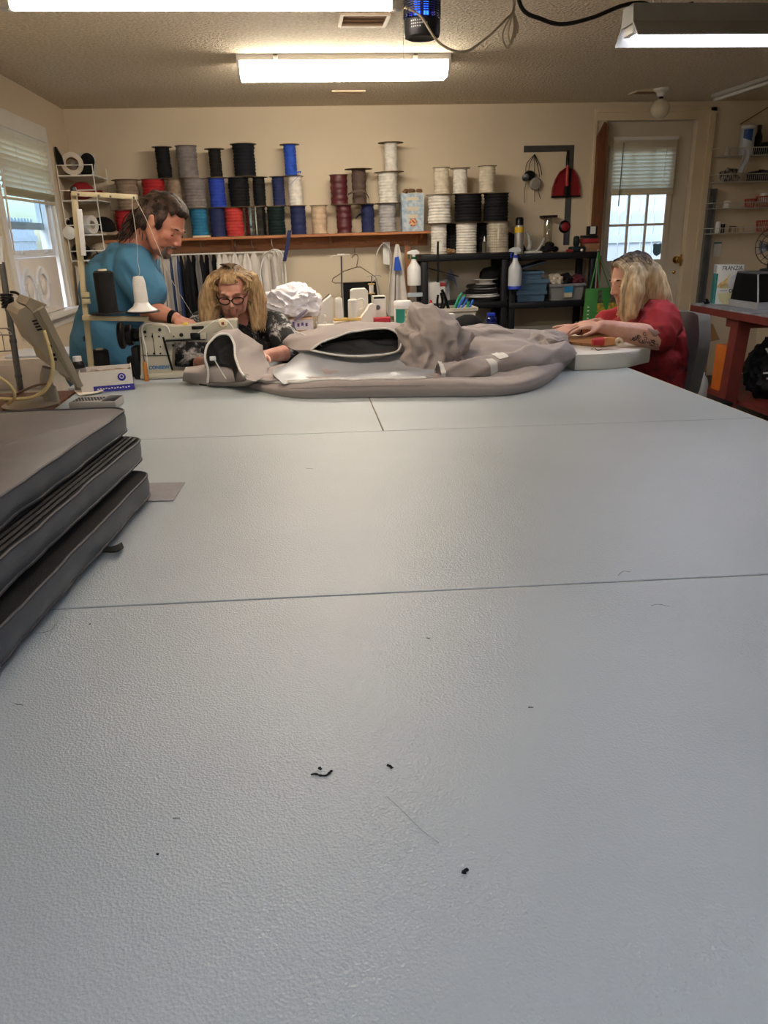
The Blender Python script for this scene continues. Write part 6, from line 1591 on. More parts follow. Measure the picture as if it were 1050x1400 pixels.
MB().tube([(px0+.012, 4.845, wz+.047), (px0+.036, 4.925, pzt-.012)], .006, 6).build('edge_trim', sil, pn_)
fn = thing('desk_fan', 'small black caged fan standing on the printer', 'fan', (px0+.17, 5.06, pzt+.003))
fc = Vector((px0+.19, 5.02, pzt+.16))
MB().lathe([(0, 0), (.06, 0), (.055, .012), (.012, .02), (.010, .10), (0, .1)], 20, Matrix.Translation((px0+.19, 5.06, pzt+.003))).build('stand', M_blk, fn)
mb = MB(); Mfan = frame(fc, (-.3, -1, .15))
for r_, z_ in ((.125, 0), (.095, .022), (.06, .034), (.025, .04)):
    mb.tube([Mfan @ Vector((r_*math.cos(a*math.pi/14), r_*math.sin(a*math.pi/14), z_)) for a in range(28)], .003, 5, closed=True)
for i in range(16):
    a = i*math.pi/8; mb.tube([Mfan @ Vector((.125*math.cos(a), .125*math.sin(a), 0)), Mfan @ Vector((.095*math.cos(a), .095*math.sin(a), .022)), Mfan @ Vector((.025*math.cos(a), .025*math.sin(a), .04))], .0016, 4)
mb.build('cage', M_blk, fn)
for i in range(4):
    a = i*math.pi/2; MB().sheet(6, 4, lambda u, v: Mfan @ Vector(((.02+.085*u)*math.cos(a+(v-.5)*.9*(.4+.6*u)), (.02+.085*u)*math.sin(a+(v-.5)*.9*(.4+.6*u)), .012*(v-.5)+.004)), .002).build('blade', M_steel, fn)

# ---- wire wall racks
M_wr = mat('rack_white', (196, 192, 182), .45)
def wrack(px0_, py0_, dpy, label, basket=.06):
    p = atY(px0_, py0_, 6.58); x0 = p.x; x1 = XR-.02; z = p.z
    r = thing('wall_rack', label, 'rack', ((x0+x1)/2, 6.66, z), 'white wire racks on the back wall')
    for y in (6.58, 6.66, 6.735): MB().cyl((x0, y, z), (x1, y, z), .003, n=6).build('base_wire', M_wr, r)
    MB().tube([(x1, 6.575, z+basket), (x0, 6.575, z+basket), (x0, 6.735, z+basket)], .003, 6).build('rim_wire', M_wr, r)
    mb = MB()
    n = int((x1-x0)/.018)
    for i in range(n+1):
        x = x0+(x1-x0)*i/n; mb.tube([(x, 6.575, z+basket), (x, 6.58, z), (x, 6.735, z)], .0013, 4)
    tag(mb.build('grid_wires', M_wr, r), None, None, None, 'stuff')
    return x0, z
g1 = wrack(983, 213, 0, 'top white wire rack holding wipes and a dark bottle')
g2 = wrack(981, 249, 0, 'second white wire rack holding folded dark bags')
g3 = wrack(975, 285.5, 0, 'third white wire rack with red baskets', .045)
g4 = wrack(971, 320, 0, 'lowest white wire rack with small jars', .045)
Y_ = 6.65
M_wblue = mat('wipes_blue', (40, 80, 150), .5)
def wz_(x, y): return atY(x, y, Y_)
o, x, z0_, H, r = bottle(1019, 212, 170.5, 9, Y_, [('tub', mat('tub_pale', (186, 196, 204), .4), [(1, 0), (1, .86), (.98, .88)]), ('lid', M_wht, [(1.03, .88), (1.02, .96), (.85, 1), (0, 1)])], None, 'wipes_tub', 'white wipes tub with blue label on the top wire rack', 'tub', g1[1]+.004)
MB().sheet(10, 4, lambda u, v: Vector((x+r*1.01*math.cos(-2.7+1.3*u), Y_+r*1.01*math.sin(-2.7+1.3*u), g1[1]+.004+H*(.56+.28*v-.12*u*(1-v)))), .001).build('blue_label', M_wblue, o)
mb = MB().sheet(5, 14, lambda u, v: Vector((atY(1016, 220, 6.55).x+(u-.5)*(.066-.02*v)+.012*math.sin(v*5), 6.545-.01*math.sin(u*6+v*4), atY(1016, 205, 6.55).z-v*(atY(1016, 205, 6.55).z-atY(1016, 236, 6.55).z))), .004)
tag(mb.build('wipe_sheet', mat('wipe_cloth', (190, 192, 200), .8)), 'white wipe hanging down over the top wire rack front', 'wipe')
bottle(1034, 212, 171, 5.0, Y_, [('bottle', mat('bottle_dark', (34, 40, 34), .25), [(1, 0), (1, .6), (.45, .78), (.4, .86)]), ('cap', mat('cap_dk', (44, 50, 44), .4), [(.55, .86), (.55, 1), (0, 1)])], None, 'dark_bottle', 'dark green bottle beside the wipes on the top wire rack', 'bottle', g1[1]+.004)
p = wz_(1050, 200); tag(MB().rbox((p.x+.02, Y_, g1[1]+.054), (.17, .10, .10), .03, 3).build('black_pouch', M_black), 'black pouch at the end of the top wire rack', 'pouch')
bottle(994, 212, 200, 4, Y_, [('jar', mat('jar_pale', (186, 178, 164), .4), [(1, 0), (.9, .5), (.5, .8), (.4, 1), (0, 1)])], None, 'small_jar', 'little pale jar at the left of the top wire rack', 'jar', g1[1]+.004)
M_pk = mat('packet_dark', (54, 44, 56), .5, rgb2=(150, 140, 130), vscale=30)
heap(wz_(997, 240).x, Y_, g2[1]+.004, .075, .045, .10, M_pk, 'dark packet bundle at the left of the second wire rack', 'packet', 21, 'packet')
heap(wz_(1040, 245).x, Y_, g2[1]+.004, .12, .045, .08, mat('packet_black', (34, 30, 38), .5, rgb2=(70, 64, 74), vscale=30), 'black packet bundle at the right of the second wire rack', 'packet', 25, 'packet')
p = wz_(994, 280); o = thing('plastic_cups', 'white little cup group on the third wire rack', 'cup', (p.x, Y_, g3[1]+.004))
MB().lathe([(.034, 0), (.030, .05), (.022, .06), (0, .062)], 18, Matrix.Translation((p.x, Y_, g3[1]+.004))).build('cup', M_wht, o)
M_rb = mat('basket_red', (176, 60, 46), .5)
def basket(cx, hw, z0, h, label):
    p = wz_(cx, 280); k = pxm(p); r = hw*k
    o = thing('mini_basket', label, 'basket', (p.x, Y_, z0), 'red baskets on the wire racks')
    MB().tube([(p.x+r*math.cos(a*math.pi/10), Y_+.05*math.sin(a*math.pi/10), z0+h) for a in range(20)], .005, 6, closed=True).build('rim', M_rb, o)
    MB().tube([(p.x+r*.8*math.cos(a*math.pi/10), Y_+.042*math.sin(a*math.pi/10), z0+.004) for a in range(20)], .004, 6, closed=True).build('foot', M_rb, o)
    for a in range(20): MB().tube([(p.x+r*.8*math.cos(a*math.pi/10), Y_+.042*math.sin(a*math.pi/10), z0+.004), (p.x+r*math.cos(a*math.pi/10), Y_+.05*math.sin(a*math.pi/10), z0+h)], .003, 5).build('stave', M_rb, o)
    return p.x
basket(1025, 6.5, g3[1]+.004, .065, 'narrow orange-red basket on the third wire rack')
bx = basket(1043, 10, g3[1]+.004, .085, 'wide red basket with a white cup on the third wire rack')
mb = MB().lathe([(.040, 0), (.046, .02), (.034, .075), (0, .08)], 20, Matrix.Translation((bx, Y_, g3[1]+.012+.03))); tag(mb.build('white_cup', M_wht), 'upturned white cup inside the wide red basket', 'cup')
basket(1047, 9, g4[1]+.004, .09, 'red basket on the lowest wire rack')
bottle(980.5, 319, 303, 3.6, Y_, [('bottle', M_wht, [(1, 0), (1, .85), (.8, 1), (0, 1)])], None, 'white_bottle', 'small white bottle at the left of the lowest wire rack', 'bottle', g4[1]+.004)
bottle(987, 319, 303, 3.2, Y_, [('bottle', M_blk, [(1, 0), (1, .8)]), ('cap', M_wht, [(.9, .8), (.9, .86), (0, .86)])], None, 'black_bottle', 'small black bottle beside the white one on the lowest wire rack', 'bottle', g4[1]+.004)
for cx, lb in ((1001, 'clear glass jar with dark lid on the lowest wire rack'), (1012, 'clear glass jar without lid beside the dark lidded one')):
    o, *_ = bottle(cx, 319, 309, 4.5, Y_, [('glass', glass('jar_glass', (236, 234, 226), .8), [(1, 0), (1, .9)])]+([('lid', M_blk, [(1.05, .9), (1.05, 1), (0, 1)])] if cx == 1001 else []), None, 'glass_jar', lb, 'jar', g4[1]+.004)
# light switch, steel post, thin rod
p = atY(980, 341, YB)
sw_ = thing('switch_plate', 'white light switch plate with a green strip on the back wall', 'switch', (p.x, YB-.006, p.z-.06))
MB().rbox((p.x, YB-.004, p.z), (.072, .006, .118), .002).build('plate', M_white, sw_)
MB().rbox((p.x, YB-.009, p.z), (.010, .010, .022), .002).build('toggle', M_white, sw_)
MB().box((p.x, YB-.0078, p.z+.055), (.07, .002, .012)).build('green_strip', mat('strip_green', (30, 130, 110), .5), sw_)
p = atY(975, 258, 6.70); q = atY(957, 415, 6.70)
po = thing('steel_post', 'grey galvanised steel channel standing beside the door casing', 'post', (q.x+.02, 6.70, 0))
xx = (p.x+q.x)/2+.0
MB().box2((p.x-.035, 6.725, 0), (p.x+.035, 6.735, p.z)).box2((p.x-.035, 6.685, 0), (p.x-.028, 6.725, p.z)).box2((p.x+.028, 6.685, 0), (p.x+.035, 6.725, p.z)).build('channel', mat('galvanised', (128, 130, 128), .45, metal=.6, var=.1), po, smooth=0)
MB().lathe([(.008, 0), (.006, .003), (0, .003)], 10, frame((p.x, 6.7245, p.z-.04), (0, -1, 0))).build('bolt', M_steel, po)
a, b_ = atY(1012, 170, 6.73), atY(1056, 143, 6.73)
tag(MB().tube([a, b_], .004, 6).build('thin_rod', M_brown), 'thin brown rod slanting up the wall above the wire racks', 'rod')

# ---- under the desk
M_kr = mat('kraft_dark', (150, 112, 78), .8, var=.08)
o = thing('cardboard_box', 'open cardboard box standing on the floor behind the desk leg', 'box', (2.98, 5.72, 0))
MB().box2((2.76, 5.55, 0), (3.16, 5.56, .50)).box2((2.76, 5.89, 0), (3.16, 5.90, .50)).box2((2.76, 5.56, 0), (2.77, 5.89, .50)).box2((3.15, 5.56, 0), (3.16, 5.89, .50)).box2((2.77, 5.56, 0), (3.15, 5.89, .01)).build('box', M_kr, o, smooth=0)
MB().box((0, 0, 0), (.40, .16, .004), Matrix.Translation((2.96, 5.50, .55)) @ Matrix.Rotation(.7, 4, 'X') @ Matrix.Rotation(-.22, 4, 'Y')).build('flap', M_kr, o, smooth=0)
p = atY(985, 500, 5.25)
o = thing('orange_box', 'narrow orange printed box on the lower desk shelf', 'box', (p.x, 5.28, lsz+.001))
MB().rbox((3.105, 5.20, lsz+.165), (.075, .2, .328), .003).build('box', mat('box_orange', (206, 112, 40), .5), o)
MB().box((3.105, 5.0785, lsz+.17), (.04, .002, .10)).build('printed_patch', mat('patch_lilac', (150, 140, 190), .5), o)
jx, jy = 2.42, 4.55
o, *_ = bottle(956, 545, 508, 9, 4.55, [('jug', translucent('jug_milky', (180, 176, 166), None, .3, .4), [(1, 0), (1.02, .55), (.8, .75), (.35, .88)]), ('cap', M_wht, [(.38, .88), (.38, .96), (0, .96)])], None, 'plastic_jug', 'milky plastic jug standing behind the office chair', 'jug')
tag(MB().rbox((2.33, 4.72, .12), (.22, .22, .238), .004).build('small_carton', mat('carton_yellow', (196, 170, 110), .7)), 'small yellowish carton on the floor by the plastic jug', 'carton')
jl = [q_ for q_ in bpy.data.objects if q_.name.startswith('plastic_jug')][0]
tag(MB().rbox((jl.location.x, jl.location.y, jl.location.z/2), (.30, .30, jl.location.z-.002), .01).build('storage_crate', M_black), 'black crate on the floor carrying the milky jug', 'crate')
o = thing('cardboard_box', 'cardboard box with red tape at the end of the lower desk shelf', 'box', (3.36, 4.5, lsz+.001))
MB().rbox((3.42, 4.45, lsz+.151), (.36, .34, .30), .003).build('box', mat('kraft_light', (186, 140, 96), .8, var=.06), o)
MB().box((3.36, 4.2785, lsz+.19), (.12, .002, .05)).build('tape_label', mat('tape_red', (170, 60, 40), .5), o)
mb = MB().sheet(20, 12, lambda u, v: Vector((3.10+.5*u, 4.62+.34*v, lsz+.30+.16*math.sin(min(1, u*1.3)*1.6)*(1-.3*v)+.02*nz(u*5, v*5))), .012)
cloth_heap(3.33, 4.92, lsz+.001, .22, .16, .40, mat('canvas_black', (22, 22, 25), .7, bump=.2, scale=40), 'black canvas cover heaped on the lower desk shelf', 'black_canvas', 6.2, 'canvas', .3)
for i, (a, b_, c_) in enumerate((((3.14, 4.80, lsz+.36), (3.22, 4.70, lsz+.26), (3.55, 4.68, lsz+.36)), ((3.12, 4.76, lsz+.20), (3.3, 4.70, lsz+.23), (3.5, 4.69, lsz+.32)), ((3.13, 4.73, lsz+.17), (3.26, 4.69, lsz+.16), (3.42, 4.68, lsz+.26)))):
    tag(MB().tube(bez([a, b_, c_], 8), .010, 8, flat=.6).build('white_piping', M_wht), ('upper', 'middle', 'lowest')[i]+' white piping strand on the black canvas heap', 'piping')
# ---- office chair
oc = thing('office_chair', 'grey office chair under the woman in red', 'chair', (1.82, 3.70, 0))
M_ch = mat('chair_grey', (88, 84, 78), .8, bump=.2, scale=200, var=.06)
MB().rbox((1.80, 3.66, .43), (.48, .50, .09), .04, 3).build('seat', M_ch, oc)
def backf(u, v):
    a = (v-.5)
    w_ = .40*(1-.45*max(0, u-.55)**2*4)*(1-.2*max(0, .2-u)*4)
    return Vector((1.915+.06*u+.025*math.cos(a*3), 3.68+a*w_, .50+.43*u))
MB().sheet(16, 14, backf, .055).build('backrest', M_ch, oc, smooth=60)
MB().tube(bez([(1.82, 3.68, .39), (1.96, 3.68, .38), (2.01, 3.68, .46), (1.985, 3.68, .60)], 6), .02, 8).build('back_bracket', M_blk, oc)
MB().cyl((1.80, 3.68, .10), (1.80, 3.68, .386), .025, n=14).build('column', M_steel, oc)
for i in range(5):
    a = i*2*math.pi/5+.3; e_ = Vector((1.80+.27*math.cos(a), 3.68+.27*math.sin(a), .075))
    MB().tube([(1.80, 3.68, .115), (1.80+.15*math.cos(a), 3.68+.15*math.sin(a), .10), e_], [.022, .019, .015], 8).build('base_leg', M_blk, oc)
    MB().lathe([(.026, -.012), (.026, .012)], 14, frame((e_.x, e_.y, .0262), (math.sin(a), -math.cos(a), 0))).build('caster', M_blk, oc)
# ---- padded white panel being worked on
pz0 = TZ+.001
def pnlpts(z): return [atZ(x, y, z) for x, y in ((700, 497), (775, 501), (848, 500), (887, 490), (888, 474), (846, 461), (700, 462))]
pan = thing('padded_panel', 'white padded upholstery panel lying across the table corner', 'panel', (1.35, 3.5, pz0))
T_ = .072
lowp = [(1.24, 3.285), (1.36, 3.275), (1.50, 3.30), (1.645, 3.40), (1.66, 3.62), (1.54, 3.78), (1.25, 3.80)]
def rs(pts, s): 
    cx = sum(p[0] for p in pts)/len(pts); cy = sum(p[1] for p in pts)/len(pts); return [(cx+(x-cx)*s, cy+(y-cy)*s) for x, y in pts]
def dens(pts, n=6):
    o_ = []
    for i in range(len(pts)):
        a, b_ = Vector((*pts[i], 0)), Vector((*pts[(i+1) % len(pts)], 0))
        for k_ in range(n): o_.append(tuple(a.lerp(b_, k_/n))[:2])
    return o_
dp_ = dens(lowp)
mb = MB(); rings = [(.985, 0), (1.0, .010), (1.0, T_-.014), (.985, T_-.003), (.95, T_), (.6, T_+.004), (.05, T_+.005)]
n = len(dp_); vs = []
for s_, z_ in rings:
    for i, (x, y) in enumerate(rs(dp_, s_)): vs.append(Vector((x+.004*nz(x*9, y*9, z_*20), y+.004*nz(x*9, y*9, 5+z_*20), pz0+z_)))
mb.add(vs, [tuple(range(n-1, -1, -1))]+[(k_*n+i, k_*n+(i+1) % n, (k_+1)*n+(i+1) % n, (k_+1)*n+i) for k_ in range(len(rings)-1) for i in range(n)]+[tuple((len(rings)-1)*n+i for i in range(n))])
mb.build('cover', mat('vinyl_white', (212, 206, 194), .5, bump=.15, scale=14, var=.03), pan, smooth=50)
pt_ = pz0+T_+.006
wbd = [atZ(x, y, pt_) for x, y in ((762, 458), (795, 457), (838, 462), (851, 470), (820, 475), (782, 471), (764, 468))]
o = MB().prism([(p.x, p.y) for p in wbd][::-1], .012, Matrix.Translation((0, 0, pt_))).build('wood_board', mat('board_oak', (150, 104, 62), .45, var=.2, stretch=(1, 8, 8), vscale=6), smooth=20)
tag(o, 'thin brown wooden board lying on the white padded panel', 'board')
zz_ = pt_+.0125
q = [atZ(x, y, zz_) for x, y in ((752, 455), (788, 454.5), (796, 459.5), (764, 460.5))]
mb = MB().prism([(p.x, p.y) for p in q][::-1], .003, Matrix.Translation((0, 0, zz_)))
tag(mb.build('paper_pattern', mat('paper', (224, 216, 202), .8), smooth=0), 'white paper pattern lying on the wooden board', 'paper')
tag(MB().tube(bez([atZ(x, y, pt_-.001) for x, y in ((808, 477), (813, 476), (817, 479), (822, 478))], 5), .0018, 5).build('staple_scraps', mat('scrap_brown', (90, 70, 50), .6)), 'twisted brown wire scrap on the white padded panel', 'scrap')
# ================================================================== PEOPLE
def _sph(bm, c, r, M=None, sub=2):
    b2 = bmesh.new(); bmesh.ops.create_icosphere(b2, subdivisions=sub, radius=1)
    r = r if isinstance(r, (tuple, list)) else (r, r, r)
    out = []
    for v in b2.verts:
        p = Vector((v.co.x*r[0], v.co.y*r[1], v.co.z*r[2])); p = (M @ p) if M else p
        out.append(p+Vector(c))
    fs = [tuple(v.index for v in f.verts) for f in b2.faces]; b2.free(); return out, fs
class Blob:
    """overlapping tapered limbs and ellipsoids fused by a voxel remesh into one continuous skin"""
    def __init__(s): s.p = []
    def cap(s, a, b, ra, rb=None, mi=0): s.p.append(('c', Vector(a), Vector(b), ra, ra if rb is None else rb, mi)); return s
    def chain(s, pts, rad, mi=0):
        for i in range(len(pts)-1): s.cap(pts[i], pts[i+1], rad[i], rad[i+1], mi)
        return s
    def ell(s, c, r, R=None, mi=0): s.p.append(('e', Vector(c), r, R, None, mi)); return s
    def dist(s, q, pr):
        if pr[0] == 'c':
            a, b, ra, rb = pr[1], pr[2], pr[3], pr[4]; d = b-a; t = max(0, min(1, (q-a).dot(d)/max(d.length_squared, 1e-9)))
            return (q-a-d*t).length-(ra+(rb-ra)*t)
        c, r, R = pr[1], pr[2], pr[3]; v = q-c; v = (R.transposed() @ v) if R else v
        k = math.sqrt((v.x/r[0])**2+(v.y/r[1])**2+(v.z/r[2])**2); return (k-1)*min(r)
    def mesh(s, voxel, smooth=4, disp=None):
        bm = bmesh.new()
        for pr in s.p:
            if pr[0] == 'c':
                t = bmesh.new()
                for c, r in ((pr[1], pr[3]), (pr[2], pr[4])):
                    vs, fs = _sph(None, c, r)
                    for v in vs: t.verts.new(v)
                h = bmesh.ops.convex_hull(t, input=t.verts[:])
                bmesh.ops.delete(t, geom=list({g for g in h['geom_interior']+h['geom_unused'] if isinstance(g, bmesh.types.BMVert)}), context='VERTS')
                me = bpy.data.meshes.new('t'); t.to_mesh(me); t.free(); bm.from_mesh(me); bpy.data.meshes.remove(me)
            else:
                vs, fs = _sph(None, pr[1], pr[2], pr[3], 3); nv = [bm.verts.new(v) for v in vs]
                for f in fs: bm.faces.new([nv[i] for i in f])
        me = bpy.data.meshes.new('blob_source'); bm.to_mesh(me); bm.free()
        o = bpy.data.objects.new('blob_source', me); COL.objects.link(o)
        md = o.modifiers.new('r', 'REMESH'); md.mode = 'VOXEL'; md.voxel_size = voxel; md.use_smooth_shade = True
        dg = bpy.context.evaluated_depsgraph_get(); dg.update()
        m2 = bpy.data.meshes.new_from_object(o.evaluated_get(dg))
        bpy.data.objects.remove(o); bpy.data.meshes.remove(me)
        bm = bmesh.new(); bm.from_mesh(m2); bpy.data.meshes.remove(m2)
        for _ in range(smooth): bmesh.ops.smooth_vert(bm, verts=bm.verts[:], factor=.5, use_axis_x=True, use_axis_y=True, use_axis_z=True)
        if disp:
            bm.normal_update()
            for v in bm.verts: v.co += v.normal*disp(v.co)
        return bm
    def build(s, name, mts, parent, voxel=.006, smooth=4, disp=None, split=None):
        bm = s.mesh(voxel, smooth, disp); off = _off(parent)
        multi = len(mts) > 1
        if multi:
            for f in bm.faces:
                q = f.calc_center_median()
                f.material_index = split(q) if split else min(s.p, key=lambda pr: s.dist(q, pr))[5]
        for v in bm.verts: v.co -= off
        me = bpy.data.meshes.new(name); bm.to_mesh(me); bm.free()
        me.polygons.foreach_set('use_smooth', [True]*len(me.polygons))
        for m_ in mts: me.materials.append(m_)
        o = bpy.data.objects.new(name, me); COL.objects.link(o); o.parent = parent; ORI[o.name] = off
        return o
def headM(c, fwd, up, s=1.0):
    f = Vector(fwd).normalized(); u = Vector(up); u = (u-f*u.dot(f)).normalized(); r = f.cross(u)
    M = Matrix((r*s, f*s, u*s)).transposed().to_4x4(); M.translation = Vector(c); return M
def head(B, M, s=1.0, lip=1, fem=False, full=0.):
    """face looks along local +y"""
    R = M.to_3x3().normalized()
    def c(a, b, ra, rb=None, mi=0): B.cap(M @ Vector(a), M @ Vector(b), ra*s, (ra if rb is None else rb)*s, mi)
    def e(p, r, mi=0): B.ell(M @ Vector(p), tuple(q*s for q in r), R, mi)
    e((0, -.012, .038), (.074, .094, .084)); e((0, .030, .020), (.066, .058, .070))
    j = .92 if fem else 1.0
    c((0, .036, -.015), (0, .046, -.078), .060*j+full, .040*j+full)
    c((0, .058, -.088), (0, .068, -.100), .026, .020)                         # chin
    for q in (-1, 1):
        c((q*.050, .0, -.040), (q*.036, .040, -.082), .026+full*.6, .024+full*.6)        # jaw
        e((q*.038, .062, -.018), (.026+full*.5, .026, .024))                        # cheek bone
        e((q*.034, .060, -.050), (.022+full*.7, .024, .026))
        e((q*.074, -.006, -.004), (.010, .021, .032)); e((q*.079, -.012, .012), (.006, .017, .016))
        e((q*.0115, .103, -.031), (.009, .010, .0075))                        # nostril wings
        e((q*.032, .074, .007), (.0155, .0125, .0105))                         # lidded eyes
        c((q*.012, .090, .026), (q*.046, .076, .026), .0085, .007)             # brow ridge
    c((0, .088, .016), (0, .108, -.018), .0085, .0115); e((0, .111, -.024), (.0125, .012, .0105))
    c((-.017, .088, -.060), (.017, .088, -.060), .0055, None, lip); c((0, .094, -.060), (0, .094, -.0605), .0055, None, lip)
    c((-.014, .088, -.071), (.014, .088, -.071), .0065, None, lip)
    c((0, .080, -.05), (0, .084, -.080), .020, .016)
def hand(B, wrist, fwd, nrm, s=1.0, curl=.5, thumb=1, spread=.16, mi=0):
    """palm faces along -nrm; thumb = +1/-1 side"""
    f = Vector(fwd).normalized(); n = Vector(nrm); n = (n-f*n.dot(f)).normalized(); r = f.cross(n)*thumb
    W = Vector(wrist)
    for k, x in enumerate((-.030, -.011, .009, .028)):
        B.cap(W+f*.010*s+r*x*.55*s, W+f*(.078-.004*abs(k-1.5))*s+r*x*s, .0145*s, .0125*s, mi)
    for k, x in enumerate((-.032, -.011, .010, .031)):
        L = (.030, .042, .046, .040)[k]*s; a = (x/.03)*spread
        d = (f+r*a).normalized(); p = W+f*(.082-.004*abs(k-1.5))*s+r*x*s
        ang = curl*(.9+.08*(3-k))
        for q, (ln, rad) in enumerate(((L, .0092), (L*.72, .0083), (L*.55, .0074))):
            th = ang*(.45 if q == 0 else .45+.55*q)
            dd = d*math.cos(th)-n*math.sin(th); p2 = p+dd*ln; B.cap(p, p2, rad*s, rad*.93*s, mi); p = p2
    p = W+f*.022*s+r*.026*s
    for ln, rad, o_ in ((.038, .0145, .8), (.030, .0105, .55), (.024, .0090, .35)):
        d = (f*(1-o_*.4)+r*o_-n*.35*curl).normalized(); p2 = p+d*ln*s; B.cap(p, p2, rad*s, rad*.88*s, mi); p = p2
def strands(paths, r, n=5, taper=.25):
    mb = MB()
    for P in paths:
        P = bez(P, 4); N = len(P); mb.tube(P, [r*(1-(1-taper)*(i/(N-1))**1.5)*(.55+.45*min(1, i/2)) for i in range(N)], n)
    return mb
def skin(name, rgb, rgb2): return mat(name, rgb, .5, bump=.04, scale=160, rgb2=rgb2, vscale=14, spec=.4)
J = lambda x, y, Y: atY(x, y, Y)
def eyes_closed(M, parent, s, mt, lash):
    """lash lines and irises under lowered lids"""
    for q in (-1, 1):
        a = [M @ Vector((q*.032+dx, .0865-abs(dx)*.25, .000-.18*dx*dx/.016)) for dx in (-.014, -.007, 0, .007, .014)]
        MB().tube(a, .0016*s, 5).build('eye_lashes', lash, parent)
        b = [M @ Vector((q*.032+dx*q, .0905-abs(dx)*.3, .031+.10*dx-6*dx*dx)) for dx in (-.018, -.009, 0, .009, .018)]
        MB().tube(b, [.0022*s, .0034*s, .0036*s, .003*s, .0015*s], 6).build('eyebrow', mt, parent)

# ------------------------------------------------------------------ the standing man
man = thing('person', 'standing man in a blue t-shirt bending over the sewing station', 'person', (J(150, 470, 4.12).x, 4.12, 0), 'people at work')
S_m = skin('skin_ruddy', (184, 128, 104), (168, 106, 86)); Lip_m = mat('lip_m', (150, 88, 78), .5)
hc = J(222, 307, 3.97)
Mh = headM(hc, (.72, -.36, -.60), (.62, -.12, 1), 1.10)
B = Blob()
head(B, Mh, 1.10, full=.004)
nb = J(190, 345, 4.05)
B.cap(Mh @ Vector((0, -.03, -.055)), nb, .062, .070)
pel, che = J(141, 480, 4.12), J(163, 400, 4.10)
B.chain([nb, che, pel], [.10, .135, .135])
rs_, re_, rw_ = J(182, 366, 3.90), J(203, 424, 3.87), J(241, 436, 3.80)
ls_, le_, lw_ = J(196, 360, 4.26), J(215, 425, 4.28), J(238, 441, 4.06)
B.chain([nb, rs_, re_], [.07, .062, .048]); B.chain([re_, re_.lerp(rw_, .35), rw_], [.050, .050, .031])
B.chain([nb, ls_, le_], [.07, .062, .046]); B.chain([le_, le_.lerp(lw_, .35), lw_], [.046, .047, .030])
hand(B, rw_, (rw_-re_)+Vector((.05, -.03, -.03)), (0, -.2, 1), 1.0, .7, 1)
hand(B, lw_, (lw_-le_)+Vector((.03, -.05, -.02)), (0, 0, 1), 1.0, .6, -1)
for sx, yy in ((-1, 4.02), (1, 4.24)):
    hip = Vector((pel.x, yy, .86)); kn = Vector((pel.x+.03, yy-.02*sx, .47)); an = Vector((pel.x-.02, yy, .09))
    B.chain([hip, kn, an], [.095, .066, .045], 2); B.cap(an+Vector((0, 0, -.03)), an+Vector((.17, -.02, -.055)), .042, .034, 3)
B.build('body', [S_m, Lip_m, mat('jeans', (48, 56, 72), .85, bump=.2, scale=200), mat('shoe_dark', (38, 34, 32), .6)], man, .0055, 3)
Hb = mat('hair_brown', (44, 33, 28), .5, bump=.6, scale=120, stretch=(1, 1, 1), rgb2=(78, 60, 50), vscale=30)
eyes_closed(Mh, man, 1.1, mat('brow_brown', (60, 44, 36), .8), mat('lash_dark', (36, 26, 24), .7))
# t-shirt
M_ts_ = mat('shirt_blue', (66, 120, 152), .85, bump=.15, scale=240, var=.04, vscale=4)
T = Blob()
T.chain([nb+Vector((-.015, .01, -.035)), che+Vector((-.01, 0, 0)), J(146, 455, 4.12), J(142, 512, 4.12)], [.108, .162, .165, .180])
T.ell(J(160, 400, 4.1), (.175, .20, .20)); T.ell(J(150, 470, 4.1), (.165, .20, .20)); T.ell(J(172, 365, 4.08), (.125, .185, .11))
T.chain([nb+Vector((-.02, .0, -.04)), rs_, J(204, 402, 3.885)], [.10, .088, .078]); T.chain([nb+Vector((-.02, .02, -.04)), ls_, ls_.lerp(le_, .6)], [.10, .085, .072])
def fold(q):
    w_ = .014*nz(q.x*6+1, q.y*6, q.z*4)+.030*(vor(Vector((q.x*1.2+q.z*.8, q.y*.8, q.z*.7)), 7, 3)-.35)
    d = (q-rs_).length
    return w_+.006*math.sin((q.x*.7+q.z*1.0)*46)*max(0, 1-d/.30)
T.build('t_shirt', [M_ts_], man, .0075, 4, fold)
p0_ = Mh @ Vector((0, -.04, -.10))
ring = [nb+Vector((.012, 0, -.005))+Matrix.Rotation(a*math.pi/14, 3, Vector((.35, 0, 1)).normalized()) @ Vector((.078, 0, 0)) for a in range(28)]
# hair: cap swept back, mullet, goatee
Hm = Blob(); R_ = Mh.to_3x3().normalized()
def he(p, r): Hm.ell(Mh @ Vector(p), tuple(q*1.1 for q in r), R_)
he((0, -.030, .046), (.079, .092, .082)); he((0, -.075, -.02), (.066, .045, .075)); he((0, .022, .098), (.056, .060, .028))
for q in (-1, 1): he((q*.068, .010, .030), (.014, .030, .042)); he((q*.066, -.045, .0), (.018, .045, .06)); he((q*.070, .028, .004), (.008, .012, .026))
Hm.build('hair', [Hb], man, .0055, 3, lambda q: .005*nz(q.x*30, q.y*30, q.z*18)+.003*math.sin(q.x*120+q.y*80+10*nz(q.x*8, q.y*8, q.z*8)))
rg = random.Random(2); paths = []
for i in range(130):
    x = rg.uniform(-.055, .055); a = Mh @ Vector((x, -.088-.02*rg.random(), rg.uniform(-.05, .03)))
    e_ = J(175+rg.uniform(-13, 26), 315+rg.uniform(2, 14), 4.03+x*1.5+rg.uniform(-.03, .03))
    mid = a.lerp(e_, .5)+Vector((-.012, 0, .012+.012*rg.random())); paths.append([a, mid, e_, e_+Vector((-.025*rg.random(), 0, -.012))])
